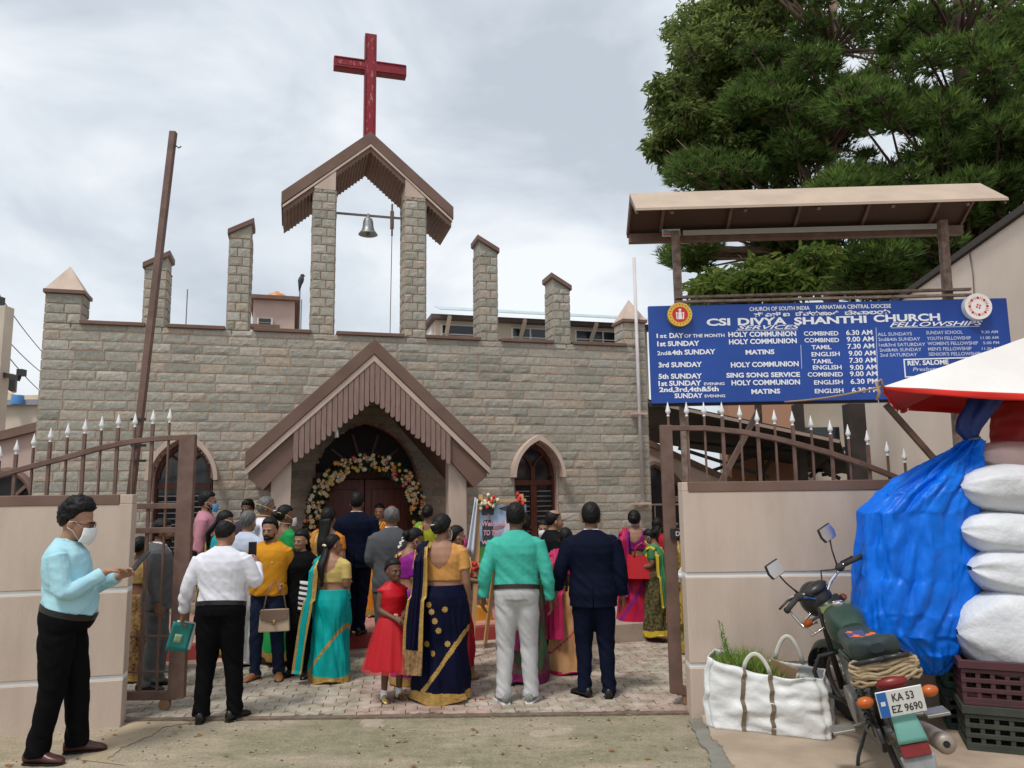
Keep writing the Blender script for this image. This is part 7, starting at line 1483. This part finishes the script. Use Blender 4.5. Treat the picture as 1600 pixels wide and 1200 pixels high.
P = person('woman in green and yellow bordered sari bowing her head at the church corner', 1024, 9.75, .06, 824, 62, 'f', SK3, hair='bun', hthick=.014, head=(0, 30, 0), mask='m', maskm=mat('yellow mask', (.6, .5, .2)), face='e', blouse=cloth('leaf green blouse', (.05, .2, .08)), sari=cloth('black checked sari', (.03, .03, .025), (.16, .13, .05), sc=30), pm=cloth('leaf green silk', (.06, .24, .1)), border=mat('yellow border', (.6, .42, .03), .6), armR='hold', armL='hold', pallu=dict(length=.5))
person('person in red kurta with loose dark hair behind the green sari', 1030, 10.6, .06, 809, -30, 'f', SK3, hair='long', hlen=.3, hthick=.022, shirt=cloth('red kurta', (.45, .02, .03)), shem=.4, flare=.3, collar=0, sleeve=1.8, trousers=cloth('dark red trousers', (.2, .02, .03)), shoes=SHOEB)
P = person('person in black, white and yellow floral sari behind the right gate leaf', 1070, 9.1, .0, 815, -4, 'f', SK4, hair='bun', hthick=.016, blouse=cloth('black blouse', (.012,)*3), sari=cloth('floral sari', (.03, .03, .028), (.5, .4, .05), sc=22), pallu=dict(length=.4))
M_ = MB(); r_ = random.Random(9); [M_.ell(loc2w(P, (-.1+r_.uniform(-.08, .08), -.2+r_.uniform(-.03, .03), 1.02+r_.uniform(-.09, .09))), (.035, .03, .035), 8, 6) for i in range(14)]; tag(M_.build('flower_bunch', mat('white petals', (.75,)*3), smooth=True), 'bunch of white flowers behind the right gate leaf', 'flowers')
# welcome board on its easel
eb = thing('welcome_board', 'wedding welcome picture board on a wooden easel dressed with flowers and white cloth', 'board', [float(q) for q in (atD(772, 900, 9.0)[0], 9.0, .06)], R_(8))
def eb_(u, v): p = atD(u, v, 9.0); return float(p[0])-eb.location.x, float(p[2])-.06
x0, zt_ = eb_(749, 789); x1, zb2 = eb_(802, 878); x0b, _ = eb_(738, 878)
q = MB(); xs_ = (x0, x1+.16); q.box(xs_[0], xs_[1], -.012, .012, zb2, zt_); Bd = q.build('picture', mat('picture sky blue', (.42, .56, .74), .5, (.2, .24, .3), 5), eb)
q = MB(); W_b = xs_[1]-xs_[0]; Hb = zt_-zb2; pt_ = lambda a, b: (xs_[0]+a*W_b, -.0145, zb2+b*Hb)
def fpoly(pts, m, dy=0.0): q.add([(lambda p: (p[0], p[1]-dy, p[2]))(pt_(*p)) for p in pts], [tuple(range(len(pts)))], m)
fpoly([(0, 0), (1, 0), (1, .26), (.5, .3), (0, .27)], 0); fpoly([(0, .27), (.32, .30), (.3, .36), (.12, .4), (0, .36)], 1)
circ = lambda a, b, r: [(a+r*.75*math.cos(t*.5), b+r*math.sin(t*.5)) for t in range(13)]
fpoly([(.06, .36), (.28, .36), (.29, .68), (.24, .74), (.1, .74), (.05, .68)], 1, .001); fpoly(circ(.19, .80, .045), 3, .001); fpoly([(.30, .17), (.82, .17), (.70, .5), (.66, .74), (.54, .74), (.5, .5)], 2, .001); fpoly(circ(.6, .79, .05), 3, .002); fpoly([(.28, .6), (.53, .66), (.53, .61), (.3, .56)], 3, .003)
fpoly([(.05, .82), (.3, .82), (.32, 1), (.05, 1)], 1, 0); fpoly([(.4, .93), (.6, .88), (.75, .97), (.6, .99)], 1, 0.0005)
q.build('picture_print', [mat('print green', (.05, .22, .04), .6, (.1, .3, .05), 14), mat('print dark', (.05, .06, .07), .6), mat('print white', (.7, .66, .78), .6), mat('print skin', (.45, .22, .17), .6)], Bd, fix=False)
q = MB()
for txt, a, b, wd in (('Welcome', .04, .63, .5), ('TO THE', .08, .47, .36), ('wedding', .04, .32, .6)): px_ = pt_(a, b); text_mesh(q, txt, lambda x, y, z: (px_[0]+x, -.021, px_[2]+y), width=wd*W_b, height=.06, bold=.03, shear=.15)
q.build('picture_lettering', mat('pink lettering', (.75, .42, .5), .5), Bd, fix=False)
PINE = mat('pale pine wood', (.6, .36, .16), .6)
for xa, xb in ((xs_[0]+.02, xs_[0]-.10), (xs_[1]-.05, xs_[1]+.05)): q = MB(); q.bar((xa, .03, zt_+.12), (xb, -.03, 0), .045, .03); q.build('easel_leg', PINE, eb)
q = MB(); q.bar((xs_[0]+.1, .45, 0), (xs_[0]+W_b/2, .05, zt_), .04, .03); q.build('easel_leg', PINE, eb); q = MB(); q.box(xs_[0]+.0, xs_[1], -.02, .03, zt_+.03, zt_+.065); q.box(xs_[0]-.06, xs_[1]+.06, -.05, .03, zb2-.05, zb2-.012); q.build('easel_rail', PINE, eb)
q = MB(); q.grid(lambda u, v: (xs_[0]-.02-.085*u*(.4+.6*v)-.05*v+.0, -.03-.02*math.sin(u*9), zt_+.06-.62*v+.03*u), 10, 10); q.build('white_drape', mat('white satin', (.7, .72, .78), .5), eb, smooth=True, solid=.004)
q = MB(); r_ = random.Random(12)
for cx_, cz_, n_ in ((xs_[0]+.12, zt_+.03, 34), (xs_[1]-.08, zt_+.04, 10), (xs_[0]-.07, zb2-.05, 10)):
    for i in range(n_): mi = r_.choice((0, 0, 1, 2)) if n_ > 20 else 1; q.ell((cx_+r_.gauss(0, .05 if n_ > 20 else .025), -.05+r_.uniform(-.02, .02), cz_+r_.gauss(0, .035)), (.022, .018, .026), 7, 5, mi)
q.build('board_flowers', [mat('cream flower', (.75, .68, .45)), mat('scarlet flower', (.6, .04, .03)), mat('leaf green', (.06, .1, .03))], eb, smooth=True)
# orange carrier bag near the steps
ob = thing('carrier_bag', 'orange gold carrier bag standing between the crimson sari and the pale grey trousers', 'bag', [float(q) for q in ground(757, 992, .06)], R_(10))
q = MB(); q.grid(lambda u, v: ((.105+.01*math.sin(v*5))*math.copysign(abs(math.cos(u*6.283))**.4, math.cos(u*6.283)), (.05-.02*v)*math.copysign(abs(math.sin(u*6.283))**.5, math.sin(u*6.283))+.006*math.sin(v*9+u*12), .36*v), 36, 12); q.build('bag_body', cloth('orange gold bag', (.6, .27, .03), rough=.5), ob, smooth=True, solid=.003)
q = MB(); [q.tube([(-.05, y, .35), (-.03, y, .45), (.03, y, .45), (.05, y, .35)], .005, 6) for y in (-.02, .02)]; q.build('handle', cloth('orange gold bag', (.6, .27, .03)), ob, smooth=True)
pe = MB(); r_ = random.Random(3); p = ground(752, 1094)
for i in range(9): a = r_.uniform(0, 6.28); c = V3((p[0]+r_.gauss(0, .04), p[1]+r_.gauss(0, .02), .012)); pe.add([c+V3((.016*math.cos(a+t), .012*math.sin(a+t), .003*math.sin(3*t))) for t in (0, 1.2, 2.4, 3.6, 4.8)], [(0, 1, 2, 3, 4)])
tag(pe.build('petals', mat('fallen red petals', (.4, .03, .05), .6)), 'few red petals fallen on the paving before the sea green shirt', 'petals', kind='stuff')
